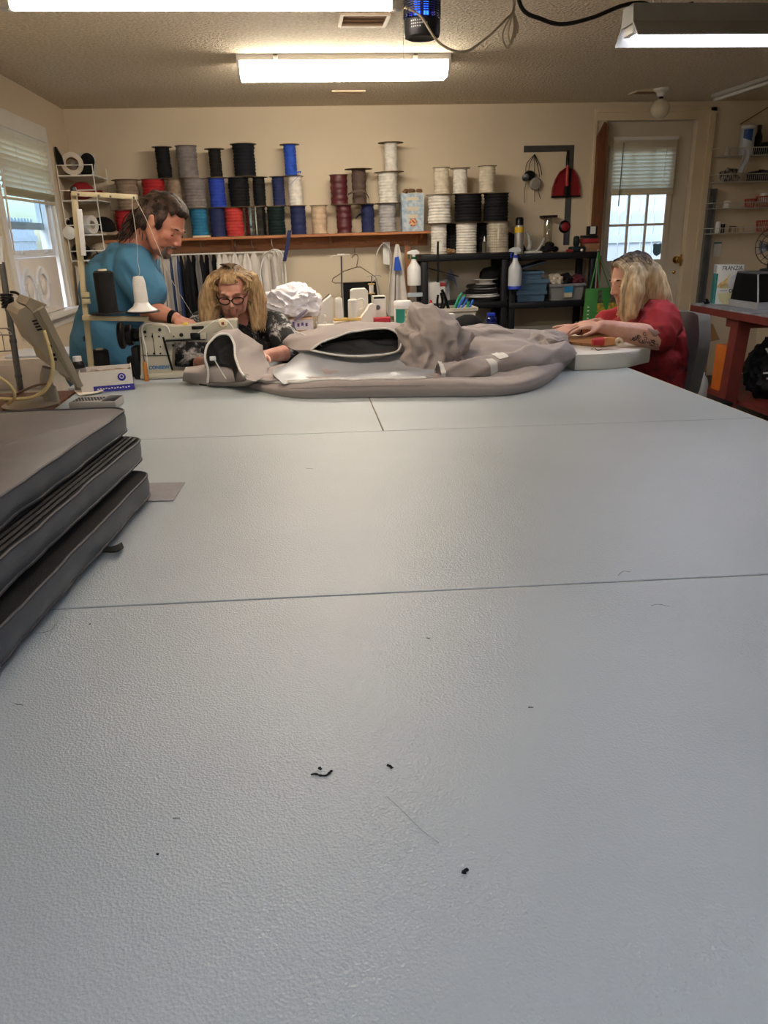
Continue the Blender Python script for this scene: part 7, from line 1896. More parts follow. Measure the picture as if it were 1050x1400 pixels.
for i in range(150):
    th = rg.uniform(-1.25, 1.25); x = .066*math.sin(th); z = .050+.075*math.cos(th)
    paths.append([Mh @ Vector((x*.95, .075-.02*abs(th), z*.84+.004)), Mh @ Vector((x*1.1, .03, z+.006)), Mh @ Vector((x*1.2, -.04, z*1.0+.006)), Mh @ Vector((x*1.1, -.105, z*.55))])
tag(strands(paths, .0034).build('hair_strands', Hb, man), None, None, None, 'stuff')
G = Blob(); 
def ge(p, r): G.ell(Mh @ Vector(p), tuple(q*1.1 for q in r), R_)
ge((0, .082, -.095), (.026, .018, .022)); ge((0, .094, -.050), (.026, .009, .0075))
for q in (-1, 1): ge((q*.027, .080, -.066), (.008, .010, .022)); ge((q*.020, .078, -.088), (.012, .012, .014))
G.build('goatee', [mat('beard', (74, 58, 50), .8, bump=.6, scale=200, rgb2=(112, 100, 92), vscale=60)], man, .004, 2, lambda q: .002*nz(q.x*90, q.y*90, q.z*60))
MB().cyl(rw_-(rw_-re_).normalized()*.028, rw_-(rw_-re_).normalized()*.006, .037, .035, n=20).build('wrist_watch', M_blk, man)

# ------------------------------------------------------------------ the seated woman at the machine
wo = thing('person', 'seated woman with glasses and long blonde hair at the sewing machine', 'person', (J(330, 470, 4.35).x, 4.38, 0), 'people at work')
S_w = skin('skin_fair', (206, 154, 132), (190, 128, 108)); Lip_w = mat('lip_w', (160, 84, 80), .45)
hc = J(318, 398, 4.04)
Mh = headM(hc, (-.06, -.91, -.40), (-.03, -.4, 1), .98)
B = Blob(); head(B, Mh, .96, fem=True, full=.002)
nb = J(324, 434, 4.19); che = J(330, 485, 4.28); pel = Vector((J(330, 500, 4.42).x, 4.44, .50))
B.cap(Mh @ Vector((0, -.03, -.055)), nb, .048, .055)
B.chain([nb, che, pel], [.085, .12, .14])
ls_, le_, lw_ = J(375, 444, 4.22), J(401, 481, 4.0), J(360, 487, 3.74)
rs_, re_, rw_ = J(276, 446, 4.22), J(255, 492, 4.02), J(287, 500, 3.88)
B.chain([nb, ls_, le_], [.06, .056, .044]); B.chain([le_, le_.lerp(lw_, .3), lw_], [.043, .042, .027])
B.chain([nb, rs_, re_], [.06, .056, .044]); B.chain([re_, re_.lerp(rw_, .3), rw_], [.043, .042, .027])
hand(B, lw_, (lw_-le_)+Vector((-.02, -.1, -.03)), (0, .2, 1), .92, .6, -1); hand(B, rw_, (.8, -.5, -.15), (0, 0, 1), .92, .6, 1)
for sx in (-1, 1):
    hip = pel+Vector((sx*.09, -.02, -.02)); kn = Vector((pel.x+sx*.12, 4.03, .50)); an = Vector((pel.x+sx*.12, 4.08, .09))
    B.chain([hip, kn, an], [.09, .062, .042], 2); B.cap(an+Vector((0, .01, -.03)), an+Vector((0, -.16, -.055)), .038, .032, 3)
B.build('body', [S_w, Lip_w, mat('jeans', (48, 56, 72)), mat('shoe_dark', (38, 34, 32))], wo, .0052, 3)
eyes_closed(Mh, wo, .96, mat('brow_fair', (120, 92, 70), .8), mat('lash_dark', (36, 26, 24)))
# tie-dye top
M_td = bpy.data.materials.new('tie_dye'); M_td.use_nodes = True
def _td(m, cols, sc, lo, hi):
    n = m.node_tree.nodes; l = m.node_tree.links; p = n['Principled BSDF']; tc = n.new('ShaderNodeTexCoord')
    a = n.new('ShaderNodeTexNoise'); a.inputs['Scale'].default_value = sc; a.inputs['Detail'].default_value = 8; a.inputs['Roughness'].default_value = .75; a.inputs['Distortion'].default_value = .6
    l.new(tc.outputs['Object'], a.inputs['Vector']); r = n.new('ShaderNodeValToRGB'); r.color_ramp.elements[0].position = lo; r.color_ramp.elements[1].position = hi
    r.color_ramp.elements[0].color = (*lin(cols[0]), 1); r.color_ramp.elements[1].color = (*lin(cols[1]), 1)
    l.new(a.outputs['Fac'], r.inputs[0]); l.new(r.outputs[0], p.inputs['Base Color']); p.inputs['Roughness'].default_value = .85
_td(M_td, ((20, 20, 22), (196, 192, 188)), 9, .53, .64)
T = Blob(); T.chain([nb+Vector((0, .02, -.05)), che, J(330, 540, 4.38), pel], [.10, .155, .165, .17]); T.ell(J(330, 478, 4.24), (.19, .13, .15))
T.chain([nb+Vector((.02, .02, -.04)), ls_, le_, le_.lerp(lw_, .22)], [.085, .080, .066, .056]); T.chain([nb+Vector((-.02, .02, -.04)), rs_, re_, re_.lerp(rw_, .3)], [.085, .080, .066, .056])
T.build('tie_dye_top', [M_td], wo, .0075, 3, lambda q: .009*nz(q.x*8, q.y*8, q.z*7)+.022*(vor(Vector((q.x+q.z*.5, q.y*.8, q.z)), 9, 8)-.35))
# glasses
gl = MB(); M_gf = mat('glasses_frame', (34, 24, 26), .35)
for q in (-1, 1):
    rim = [Mh @ Vector((q*.0335+.0275*math.cos(t*math.pi/12)*(1+.04*math.cos(t*math.pi/6)), .1075-.012*((.0275*math.cos(t*math.pi/12)*q+.0275)/.055)**2*(1 if q > 0 else 1), .000+.0185*math.sin(t*math.pi/12)*(1 if math.sin(t*math.pi/12) > 0 else 1.1))) for t in range(24)]
    gl.tube(rim, .0030, 6, closed=True); gl.tube([Mh @ Vector((q*.061, .097, .006)), Mh @ Vector((q*.076, .06, .006)), Mh @ Vector((q*.082, .0, .004))], .0026, 6)
gl.tube([Mh @ Vector((-.008, .109, .004)), Mh @ Vector((0, .112, .007)), Mh @ Vector((.008, .109, .004))], .0026, 6)
gl.build('eyeglasses', M_gf, wo)
# hair
def hairmat(name, blonde, dark, root_obj_z, width):
    """blonde lengths with darker roots, measured along the object's own height"""
    m = bpy.data.materials.new(name); m.use_nodes = True; n = m.node_tree.nodes; l = m.node_tree.links; p = n['Principled BSDF']
    tc = n.new('ShaderNodeTexCoord'); mp = n.new('ShaderNodeMapping'); mp.inputs['Scale'].default_value = (1, 1, .15); l.new(tc.outputs['Object'], mp.inputs[0])
    a = n.new('ShaderNodeTexNoise'); a.inputs['Scale'].default_value = 90; a.inputs['Detail'].default_value = 3; l.new(mp.outputs[0], a.inputs['Vector'])
    sx = n.new('ShaderNodeSeparateXYZ'); l.new(tc.outputs['Object'], sx.inputs[0])
    ad = n.new('ShaderNodeMath'); ad.operation = 'MULTIPLY_ADD'; a2 = n.new('ShaderNodeTexNoise'); a2.inputs['Scale'].default_value = 40; a2.inputs['Detail'].default_value = 2; l.new(mp.outputs[0], a2.inputs['Vector']); l.new(a2.outputs['Fac'], ad.inputs[0]); ad.inputs[1].default_value = .09; l.new(sx.outputs['Z'], ad.inputs[2])
    mr = n.new('ShaderNodeMapRange'); mr.inputs['From Min'].default_value = root_obj_z-width; mr.inputs['From Max'].default_value = root_obj_z+width; l.new(ad.outputs[0], mr.inputs['Value'])
    r1 = n.new('ShaderNodeValToRGB'); r1.color_ramp.elements[0].position = .3; r1.color_ramp.elements[1].position = .7
    r1.color_ramp.elements[0].color = (*lin(blonde[0]), 1); r1.color_ramp.elements[1].color = (*lin(blonde[1]), 1); l.new(a.outputs['Fac'], r1.inputs[0])
    mx = n.new('ShaderNodeMix'); mx.data_type = 'RGBA'; l.new(mr.outputs[0], mx.inputs['Factor']); l.new(r1.outputs[0], mx.inputs['A']); mx.inputs['B'].default_value = (*lin(dark), 1)
    l.new(mx.outputs['Result'], p.inputs['Base Color']); p.inputs['Roughness'].default_value = .55; p.inputs['Specular IOR Level'].default_value = .25
    bp = n.new('ShaderNodeBump'); bp.inputs['Strength'].default_value = .5; bp.inputs['Distance'].default_value = .003; l.new(a.outputs['Fac'], bp.inputs['Height']); l.new(bp.outputs[0], p.inputs['Normal'])
    return m
zt_ = (Mh @ Vector((0, .05, .115))).z
H_w = hairmat('hair_blonde', ((150, 116, 78), (214, 184, 138)), (92, 72, 54), zt_+.06, .03)
R_ = Mh.to_3x3().normalized(); Hm = Blob()
def he(p, r): Hm.ell(Mh @ Vector(p), tuple(q*.96 for q in r), R_)
he((0, -.030, .045), (.082, .092, .084)); he((0, .022, .100), (.052, .056, .026))
hs = Vector((hc.x, hc.y, hc.z))
Hm.chain([J(297, 385, 4.10), J(287, 410, 4.13), J(286, 432, 4.14), J(294, 441, 4.13)], [.055, .066, .055, .03]); Hm.chain([J(342, 385, 4.10), J(350, 412, 4.13), J(352, 432, 4.13), J(350, 446, 4.11)], [.055, .060, .05, .026])
Hm.chain([J(320, 385, 4.17), J(320, 430, 4.25)], [.085, .08])
Hm.build('hair', [H_w], wo, .006, 3, lambda q: .006*nz(q.x*26, q.y*26, q.z*9)+.003*math.sin(q.x*150+8*nz(q.x*7, q.y*7, q.z*5)))
rg = random.Random(5); paths = []
for i in range(330):
    q = rg.choice((-1, 1)); u = rg.random()
    x0 = q*(.012+.040*rg.random()); top = Mh @ Vector((x0, .035-.09*rg.random(), .125-.35*abs(x0)))
    side = Mh @ Vector((q*(.082+.020*rg.random()), .050-.10*rg.random(), .035+.02*rg.random()))
    if q < 0: e1 = J(283+rg.uniform(-6, 15), 415+rg.uniform(-4, 6), 4.08+.08*rg.random()); e2 = J(287+rg.uniform(-8, 14), 438+rg.uniform(-10, 8), 4.09+.07*rg.random())
    else: e1 = J(352+rg.uniform(-13, 8), 415+rg.uniform(-4, 6), 4.08+.08*rg.random()); e2 = J(351+rg.uniform(-9, 13), 443+rg.uniform(-12, 12), 4.08+.07*rg.random())
    paths.append([top, side, e1, e2])
for i in range(60):          # swept back front lock gathered on top
    x = rg.uniform(-.045, .045); paths.append([Mh @ Vector((x, .078-.3*abs(x), .078)), Mh @ Vector((x*.8, .068, .108)), Mh @ Vector((x*.35-.012, .035, .128)), Mh @ Vector((-.014, .012, .136))])
for i in range(40):
    paths.append([Mh @ Vector((-.014, .012, .135)), Mh @ Vector((-.01+rg.uniform(-.02, .03), -.01, .142)), Mh @ Vector((rg.uniform(-.03, .05), -.04, .128)), Mh @ Vector((rg.uniform(-.05, .05), -.08, .10))])
tag(strands(paths, .0034).build('hair_strands', H_w, wo), None, None, None, 'stuff')
MB().tube([Mh @ Vector((-.014+.013*math.cos(a*math.pi/6), .014+.013*math.sin(a*math.pi/6), .124)) for a in range(12)], .0045, 6, closed=True).build('hair_tie', M_blk, wo)

# ------------------------------------------------------------------ the woman in red
wr = thing('person', 'seated woman in a red top with long bleached hair, in profile', 'person', (J(890, 470, 3.70).x, 3.70, 0), 'people at work')
S_r = skin('skin_pale', (204, 156, 134), (192, 138, 116)); Lip_r = mat('lip_r', (176, 92, 90), .45)
hc = J(862, 383, 3.66)
Mh = headM(hc, (-.93, -.18, -.30), (-.28, -.02, 1), .98)
B = Blob(); head(B, Mh, .98, fem=True, full=.006)
nb = J(880, 424, 3.70); che = J(886, 468, 3.70); pel = Vector((J(895, 500, 3.70).x, 3.70, .56))
B.cap(Mh @ Vector((0, -.03, -.055)), nb, .056, .068); B.chain([nb, che, pel], [.11, .15, .17])
ls_, le_, lw_ = J(905, 440, 3.50), J(900, 463, 3.40), J(823, 446.5, 3.455)
rs_, re_, rw_ = J(868, 436, 3.90), J(822, 447, 3.86), J(789, 449, 3.70)
B.chain([nb, ls_, le_], [.09, .075, .058]); B.chain([le_, le_.lerp(lw_, .3), lw_], [.058, .055, .032])
B.chain([nb, rs_, re_], [.09, .070, .05]); B.chain([re_, re_.lerp(rw_, .3), rw_], [.05, .047, .030])
hand(B, lw_, (lw_-le_)+Vector((-.06, .02, -.01)), (0, -.35, 1), .95, .75, -1); hand(B, rw_, (-.9, -.25, -.12), (.1, -.5, 1), .95, .8, 1)
for sx in (-1, 1):
    hip = pel+Vector((0, sx*.10, -.03)); kn = Vector((pel.x-.40, 3.70+sx*.12, .50)); an = Vector((pel.x-.36, 3.70+sx*.12, .09))
    B.chain([hip, kn, an], [.11, .078, .05], 2); B.cap(an+Vector((.01, 0, -.03)), an+Vector((-.16, 0, -.055)), .04, .033, 3)
B.build('body', [S_r, Lip_r, mat('leggings', (60, 22, 26), .85), mat('shoe_dark', (38, 34, 32))], wr, .0055, 3)
eyes_closed(Mh, wr, .98, mat('brow_dk', (50, 38, 32), .8), mat('lash_dark', (36, 26, 24)))
M_rd = bpy.data.materials.new('red_tie_dye'); M_rd.use_nodes = True; _td(M_rd, ((146, 22, 28), (40, 12, 15)), 8, .49, .66)
T = Blob(); T.chain([nb+Vector((.02, 0, -.06)), che+Vector((.0, 0, 0)), J(893, 515, 3.70), pel], [.13, .175, .182, .185]); T.ell(J(870, 462, 3.70), (.15, .20, .13)); T.ell(J(884, 490, 3.70), (.165, .20, .13))
T.chain([nb+Vector((.01, -.02, -.03)), ls_, ls_.lerp(le_, .7)], [.11, .100, .088]); T.chain([nb+Vector((.01, .02, -.03)), rs_, rs_.lerp(re_, .75)], [.11, .092, .075])
T.build('red_top', [M_rd], wr, .0075, 4, lambda q: .010*nz(q.x*7, q.y*7, q.z*8)+.030*(vor(Vector((q.x+q.z*.6, q.y*.8, q.z)), 8, 5)-.35))
# tattoo lines on the near forearm
tt_ = MB(); ax = (lw_-le_); side = Vector((0, -1, 0)); upv = Vector((0, 0, 1))
def onarm(t, h):
    c_ = le_.lerp(lw_, t); rad = .0575 if t < .3 else .0575-(t-.3)/.7*.0245
    d = (side*math.cos(h)+upv*math.sin(h)).normalized(); return c_+d*(rad+.0006)
rg = random.Random(9)
for i in range(14):
    t0, h0 = rg.uniform(.12, .55), rg.uniform(-.5, .25); a = rg.uniform(0, 6)
    tt_.tube(bez([onarm(t0+.035*math.cos(a+k*1.1)*(1-.12*k), h0+.17*math.sin(a+k*1.1)*(1-.12*k)) for k in range(6)], 4), .0013, 4)
for i in range(8): tt_.tube(bez([onarm(.08+.06*i+.02*k, -.55+.16*math.sin(i*2.1+k*1.4)) for k in range(4)], 4), .0015, 4)
tag(tt_.build('tattoo_lines', mat('tattoo_ink', (58, 44, 44), .6), wr), None, None, None, 'stuff')
sh = MB().grid(24, 5, lambda u, v: onarm(.17+.10*v*math.cos(u*2*math.pi)*(1+.25*math.sin(u*19)), .48+.30*v*math.sin(u*2*math.pi)*(1+.25*math.sin(u*19))), cu=True); sh.build('tattoo_shading', mat('tattoo_grey', (120, 92, 80), .55, rgb2=(150, 112, 94), vscale=40), wr)
# hair: bleached lengths, dark roots
zt_ = (Mh @ Vector((0, .0, .10))).z
H_r = hairmat('hair_bleached', ((176, 146, 106), (228, 206, 166)), (38, 31, 28), zt_+.022, .045)
R_ = Mh.to_3x3().normalized(); Hm = Blob()
he((0, -.034, .048), (.086, .094, .082)); he((0, .028, .098), (.048, .05, .024))
Hm.chain([J(868, 372, 3.58), J(865, 400, 3.55), J(862, 424, 3.55), J(855, 434, 3.56)], [.05, .055, .045, .022]); Hm.chain([J(885, 375, 3.62), J(893, 400, 3.62), J(893, 424, 3.62), J(880, 436, 3.58)], [.07, .065, .055, .03])
Hm.chain([J(893, 380, 3.72), J(905, 408, 3.74), J(913, 422, 3.74)], [.06, .05, .03]); Hm.chain([J(862, 385, 3.78), J(860, 425, 3.80)], [.05, .04])
Hm.build('hair', [H_r], wr, .006, 3, lambda q: .005*nz(q.x*26, q.y*26, q.z*9)+.003*math.sin(q.x*140+q.y*60+8*nz(q.x*7, q.y*7, q.z*5)))
rg = random.Random(11); paths = []
for i in range(360):
    u = rg.random(); y0 = .07-.15*u
    top = Mh @ Vector((-.006+rg.uniform(-.008, .008), y0*.9, .128-.9*max(0, abs(y0)-.03)*.5))
    sd = Mh @ Vector((-.088-.012*rg.random(), y0+.012, .052+rg.uniform(-.01, .02)))
    x1 = 849+u*50; e1 = J(x1+rg.uniform(-3, 5), 405+rg.uniform(-5, 5), 3.53+.06*u+.03*rg.random())
    e2 = J(845+u*52+rg.uniform(-4, 6), 428+rg.uniform(-6, 8)-(8*u if u > .8 else 0), 3.52+.05*u+.04*rg.random()); paths.append([top, sd, e1, e2])
for i in range(70):
    u = rg.random(); paths.append([Mh @ Vector((-.03+.02*u, -.09, .085)), Mh @ Vector((-.05, -.125, .02)), J(905+6*u, 400+4*u, 3.64+.1*u), J(912+rg.uniform(-8, 12), 421+rg.uniform(-6, 6), 3.62+.1*u)])
for i in range(90):
    u = rg.random(); paths.append([Mh @ Vector((.004, .062-.10*u, .124)), Mh @ Vector((.070, .045-.09*u, .085)), Mh @ Vector((.088, .045-.08*u, .0)), Mh @ Vector((.080+.01*u, .055-.09*u, -.13-.03*rg.random()))])
tag(strands(paths, .0034).build('hair_strands', H_r, wr), None, None, None, 'stuff')
MB().tube([rw_+Matrix.Rotation(a*math.pi/8, 3, Vector((-.9, -.25, -.12)).normalized()) @ Vector((0, 0, .031)) for a in range(16)], .004, 6, closed=True).build('bracelet', M_blk, wr)
# striped roll and grey pad under her forearm
o = thing('fabric_roll', 'red and orange rolled cloth under the tattooed forearm', 'cloth', (J(825, 460, 3.40).x, 3.40, pt_+.013))
zr2 = pt_+.0135
xa = J(818, 458, 3.385).x
MB().tube([(xa-.03, 3.375, zr2+.02), (xa+.02, 3.37, zr2+.02)], [.016, .02], 12).build('red_end', mat('roll_red', (176, 36, 40), .7), o)
for i in range(3): MB().tube([(xa+.032+.017*i, 3.358, zr2+.019), (xa+.032+.017*i+.004, 3.385, zr2+.019)], .0185-.001*i, 12).build('roll_turn', mat('roll_orange', (206, 140, 84), .7), o)
MB().lathe([(.008, 0), (.018, 0), (.018, .012), (.008, .012), (.008, 0)], 18, frame((xa+.086, 3.357, zr2+.0185), (0, -1, 0)), cap=False).build('roll_core', M_trim, o)

# stool under the woman at the machine
sx_, sy_ = wo.location.x+.0, 4.36
st_ = thing('work_stool', 'round black work stool under the woman with glasses', 'stool', (sx_, sy_, 0))
MB().lathe([(0, .30), (.17, .30), (.18, .32), (.18, .345), (.16, .365), (0, .37)], 28, Matrix.Translation((sx_, sy_, 0))).build('seat', M_black, st_)
for i in range(4):
    a = math.pi/4+i*math.pi/2; MB().cyl((sx_+.19*math.cos(a), sy_+.19*math.sin(a), 0), (sx_+.12*math.cos(a), sy_+.12*math.sin(a), .305), .014, n=10).build('leg', M_steel, st_)
# ================================================================== GREY CANVAS COVER ON THE TABLE
def PX(px, Y, z):
    """the point at depth Y and height z that lies over picture column px"""
    k = (px-525)/FPX
    def f(X):
        v = Vector((X, Y, z))-CAM; return v.dot(_rt)-k*v.dot(_fw)
    a, b = f(0.), f(1.); return Vector((a/(a-b), Y, z))
def loft(rows, nu, nv, cu=False):
    """smooth surface through rows of points"""
    R = [bez(r, 8) for r in rows]
    R = [[q[min(len(q)-1, int(t*(len(q)-1)))].lerp(q[min(len(q)-1, int(t*(len(q)-1))+1)], (t*(len(q)-1)) % 1) for t in [i/(nu-1) for i in range(nu)]] for q in R]
    cols = [bez([R[j][i] for j in range(len(R))], 8) for i in range(nu)]
    out = []
    for j in range(nv):
        t = j/(nv-1); row = []
        for c in cols:
            s = t*(len(c)-1); k = min(len(c)-2, int(s)); row.append(c[k].lerp(c[k+1], s-k))
        out.append(row)
    return out
def ridged(q, s, sd=0.): return .5-abs(nz(q.x*s+sd, q.y*s, q.z*s))
M_cv = mat('canvas_taupe', (160, 149, 143), .78, bump=.12, scale=500, var=.035, vscale=5)
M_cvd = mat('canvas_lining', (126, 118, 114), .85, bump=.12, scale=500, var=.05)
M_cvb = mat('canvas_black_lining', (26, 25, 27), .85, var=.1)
M_vin = mat('window_vinyl', (156, 158, 162), .34, var=.03, spec=.5)
M_bind = mat('white_binding', (222, 218, 210), .6, bump=.2, scale=300)
cv = thing('canvas_cover', 'grey canvas boat cover with white piping heaped on the table', 'canvas cover', (.25, 3.2, TZ))
# main body
Tz = TZ+.0025
bot = [atZ(x, y, Tz) for x, y in ((322, 524), (345, 531), (395, 542.5), (450, 544), (507, 543), (560, 542.5), (600, 542), (688, 540), (741, 528), (772, 504))]
band = [(328, 500), (345, 519), (395, 524), (450, 520), (507, 519), (560, 518.5), (600, 518), (688, 521), (741, 508), (775, 487)]
bnd = [atY(x, y, b.y+.035) for (x, y), b in zip(band, bot)]
bul = [(a+b)/2+Vector((0, -.022, .004)) for a, b in zip(bot, bnd)]
pxs = [330, 352, 395, 450, 507, 560, 600, 690, 742, 775]
R305 = [PX(p, 3.08, z) for p, z in zip(pxs, (.83, .81, .778, .766, .757, .757, .765, .79, .80, .79))]
R305[0] = PX(330, 3.30, .84); R305[1] = PX(350, 3.18, .79); R305[-1] = PX(774, 3.5, .80); R305[-2] = PX(742, 3.30, .82)
R320 = [PX(p, 3.24, z) for p, z in zip(pxs, (.86, .80, .795, .80, .780, .77, .79, .83, .85, .84))]
R320[0] = PX(335, 3.36, .86); R320[-1] = PX(776, 3.54, .835); R320[-2] = PX(745, 3.40, .85)
R336 = [PX(p, 3.40, z) for p, z in zip(pxs, (.86, .79, .79, .84, .82, .83, .85, .875, .87, .85))]
R336[-1] = PX(776, 3.57, .845); R336[-2] = PX(748, 3.48, .875)
R346 = [PX(p, 3.50, z) for p, z in zip(pxs, (.82, .755, .755, .86, .87, .88, .885, .885, .875, .86))]
R346[-1] = PX(775, 3.60, .835)
R358 = [PX(p, 3.60, z) for p, z in zip(pxs, (.755, .75, .75, .81, .82, .82, .83, .83, .82, .80))]
S = loft([bot, bul, bnd, R305, R320, R336, R346, R358], 260, 170)
def cvd(q, t, u):
    a = min(1, max(0, (t-.30)/.15))
    w = q+Vector((.05*nz(q.x*4, q.y*4), .05*nz(q.x*4+9, q.y*4), 0)); w = Vector((w.x*.55+w.y*.5, w.y, w.z))
    d = .016*ridged(w, 5.5, 2)*a+.042*(vor(w, 6.5, 2)-.3)*a+.014*(vor(w, 14, 5)-.3)*a
    d += .004*nz(q.x*7, q.y*3, q.z*9)+.0022*nz(q.x*40, q.y*12, q.z*30)*(1-a)
    return d
def body(u, v):
    i = round(u*259); j = round(v*169); q = S[j][i]; q = q+Vector((0, -.2, 1)).normalized()*cvd(q, v, u)*min(1, v*8)
    return Vector((q.x, q.y, max(q.z, TZ+.0022)))
MB().sheet(260, 170, body, .003).build('main_panel', M_cv, cv, smooth=80)
# glossy window panel lying inside the front band
VW = loft([[PX(x, 3.03, .770) for x in (388, 430, 480, 540, 592)], [PX(x, 3.12, z) for x, z in ((376, .788), (425, .786), (480, .775), (540, .772), (594, .778))], [PX(x, 3.22, z) for x, z in ((374, .802), (420, .822), (480, .800), (540, .790), (590, .800))], [PX(x, 3.33, z) for x, z in ((392, .806), (420, .856), (480, .832), (540, .832), (580, .840))]], 60, 40)
def vin(u, v):
    q = VW[round(v*39)][round(u*59)]; return q+Vector((0, 0, .012+.020*ridged(q, 4.2, 5)+.006*ridged(q, 9, 1)))
MB().sheet(60, 40, vin, .002).build('window_panel', M_vin, cv, smooth=80)
# white piping along the front band
pp_ = [S[round(169*2/7)][i]+Vector((0, -.004, .003))+Vector((0, 0, 1))*cvd(S[round(169*2/7)][i], 2/7, i/259) for i in range(0, 164, 3)]
MB().tube(pp_, .0058, 8).build('front_piping', M_bind, cv)
MB().tube([p+Vector((0, .009, .004)) for p in pp_], .0035, 6).build('piping_flange', M_bind, cv)
# seam on the front band
MB().tube([S[round(169*1.25/7)][i]+Vector((0, -.0035, 0)) for i in range(52, 164, 4)], .0011, 5).build('band_seam', M_cvd, cv)

def sleeve(mouth, back, name, inner, th=.004, n=56, nv=26, amp=.014, s=8., sd=0.):
    """open mouthed sleeve: closed mouth outline lofted back to a closed end"""
    A = bez(mouth+[mouth[0]], 8)[:-1]; B = bez(back+[back[0]], 8)[:-1]
    def res(P, k): s_ = k*len(P); i = int(s_) % len(P); return P[i].lerp(P[(i+1) % len(P)], s_-int(s_))
    cB = sum((Vector(b) for b in back), Vector())/len(back)
    def f(u, v, ins=0.):
        a, b = res(A, u % 1), res(B, u % 1); t = v
        q = a.lerp(b, min(1, t/.85))
        c = sum((Vector(m_) for m_ in mouth), Vector())/len(mouth); c = c.lerp(cB, min(1, t/.85))
        q = q+(q-c).normalized()*(.03*math.sin(min(1, t/.85)*math.pi)*.8)
        if t > .85: q = q.lerp(cB, (t-.85)/.15)
        e_ = Vector((q.x*.7+q.z*.5, q.y*.7, q.z*1.3)); d = (amp*ridged(q, s, sd)+.030*(vor(e_, 8, sd)-.35)+.016*(1-abs(math.sin(u*math.pi*6+3*t+sd)))**2.5)*min(1, t*4)+.004*nz(q.x*20, q.y*20, q.z*20)
        return q+(q-c).normalized()*(d-ins)
    MB().grid(n, nv, lambda u, v: f(u, v), cu=True).build(name, M_cv, cv, smooth=80)
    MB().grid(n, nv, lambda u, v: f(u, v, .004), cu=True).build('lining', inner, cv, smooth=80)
    return [f(k/72, 0) for k in range(72)]
# rear sleeve with its dark mouth
mo_ = [atY(x, y, Y) for x, y, Y in ((424, 479, 3.27), (440, 468, 3.29), (470, 457, 3.31), (500, 451, 3.33), (528, 449, 3.34), (543, 456, 3.33), (549, 468, 3.31), (543, 480, 3.28), (515, 486, 3.25), (480, 487, 3.24), (450, 484, 3.25))]
bk_ = [atY(x, y, Y) for x, y, Y in ((395, 472, 3.50), (398, 460, 3.54), (415, 455, 3.58), (460, 450, 3.60), (510, 444, 3.62), (540, 444, 3.62), (556, 455, 3.60), (556, 472, 3.52), (525, 482, 3.44), (470, 484, 3.44), (425, 480, 3.46))]
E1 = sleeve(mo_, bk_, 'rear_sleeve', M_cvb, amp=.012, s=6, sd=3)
MB().tube(E1, .0042, 7, closed=True).build('sleeve_binding', M_bind, cv)
# flap left of the rear sleeve with a white strip
fl_ = loft([[atY(x, y, 3.40) for x, y in ((402, 476), (412, 474), (425, 472), (445, 470))], [atY(x, y, 3.52) for x, y in ((398, 466), (406, 459), (425, 456), (455, 455))], [atY(x, y, 3.60) for x, y in ((400, 466), (408, 459), (428, 456), (455, 455))]], 30, 24)
MB().sheet(30, 24, lambda u, v: fl_[round(v*23)][round(u*29)]+Vector((0, 0, .014*ridged(fl_[round(v*23)][round(u*29)], 9, 4))), .003).build('rear_flap', M_cv, cv, smooth=80)
ed = [atY(x, y, 3.47) for x, y in ((404, 456), (418, 462), (432, 470), (440, 476))]
MB().tube(bez([p+Vector((0, -.02, .012)) for p in ed], 6), .006, 6, flat=.5).build('flap_binding', M_bind, cv)
# left sleeve with white zipper
ml = [atY(x, y, Y) for x, y, Y in ((284, 523, 3.32), (285, 505, 3.32), (281, 488, 3.32), (284, 472, 3.33), (293, 461, 3.34), (303, 456, 3.34), (314, 458, 3.34), (320, 470, 3.32), (322, 488, 3.27), (328, 506, 3.20), (336, 520, 3.12), (312, 524, 3.26))]
bl_ = [atY(x, y, Y) for x, y, Y in ((300, 518, 3.46), (300, 505, 3.47), (300, 492, 3.48), (304, 480, 3.50), (312, 473, 3.52), (325, 471, 3.54), (345, 472, 3.54), (356, 480, 3.50), (362, 492, 3.42), (365, 505, 3.32), (362, 515, 3.25), (330, 520, 3.36))]
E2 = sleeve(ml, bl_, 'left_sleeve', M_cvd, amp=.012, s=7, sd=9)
z1 = [p+Vector((0, -.003, 0)) for p in E2[:58]]
MB().tube(z1, .0052, 7).build('sleeve_zipper', M_bind, cv)
mb = MB()
for i in range(1, 56): 
    mb.box(tuple(z1[i]+Vector((.004, -.002, 0))), (.003, .006, .003))
tag(mb.build('zipper_teeth', M_wht, cv), None, None, None, 'stuff')
# low flap in front of the machine
lf = loft([[atZ(x, y, TZ+.004) for x, y in ((250, 521), (268, 525), (290, 527), (322, 526))], [atY(x, y, 3.36) for x, y in ((251, 511), (270, 509), (292, 505), (318, 508))], [atY(x, y, 3.46) for x, y in ((254, 503), (272, 501), (290, 498), (310, 500))]], 30, 20)
MB().sheet(30, 20, lambda u, v: lf[round(v*19)][round(u*29)]+Vector((0, 0, .006*ridged(lf[round(v*19)][round(u*29)], 12, 3))), .004).build('low_flap', M_cv, cv, smooth=80)
MB().tube(bez([lf[0][i]+Vector((0, -.003, .001)) for i in range(12, 30, 3)], 4), .0035, 6).build('flap_edge', M_cvb, cv)
MB().tube(bez([atY(x, y, 3.27) for x, y in ((290, 488), (294, 493), (301, 505), (309, 518))], 6), .006, 7, flat=.5).build('zipper_tape', M_bind, cv)
MB().rbox(tuple(atY(291, 490, 3.262)), (.026, .008, .018), .003).build('zipper_pull', M_wht, cv)
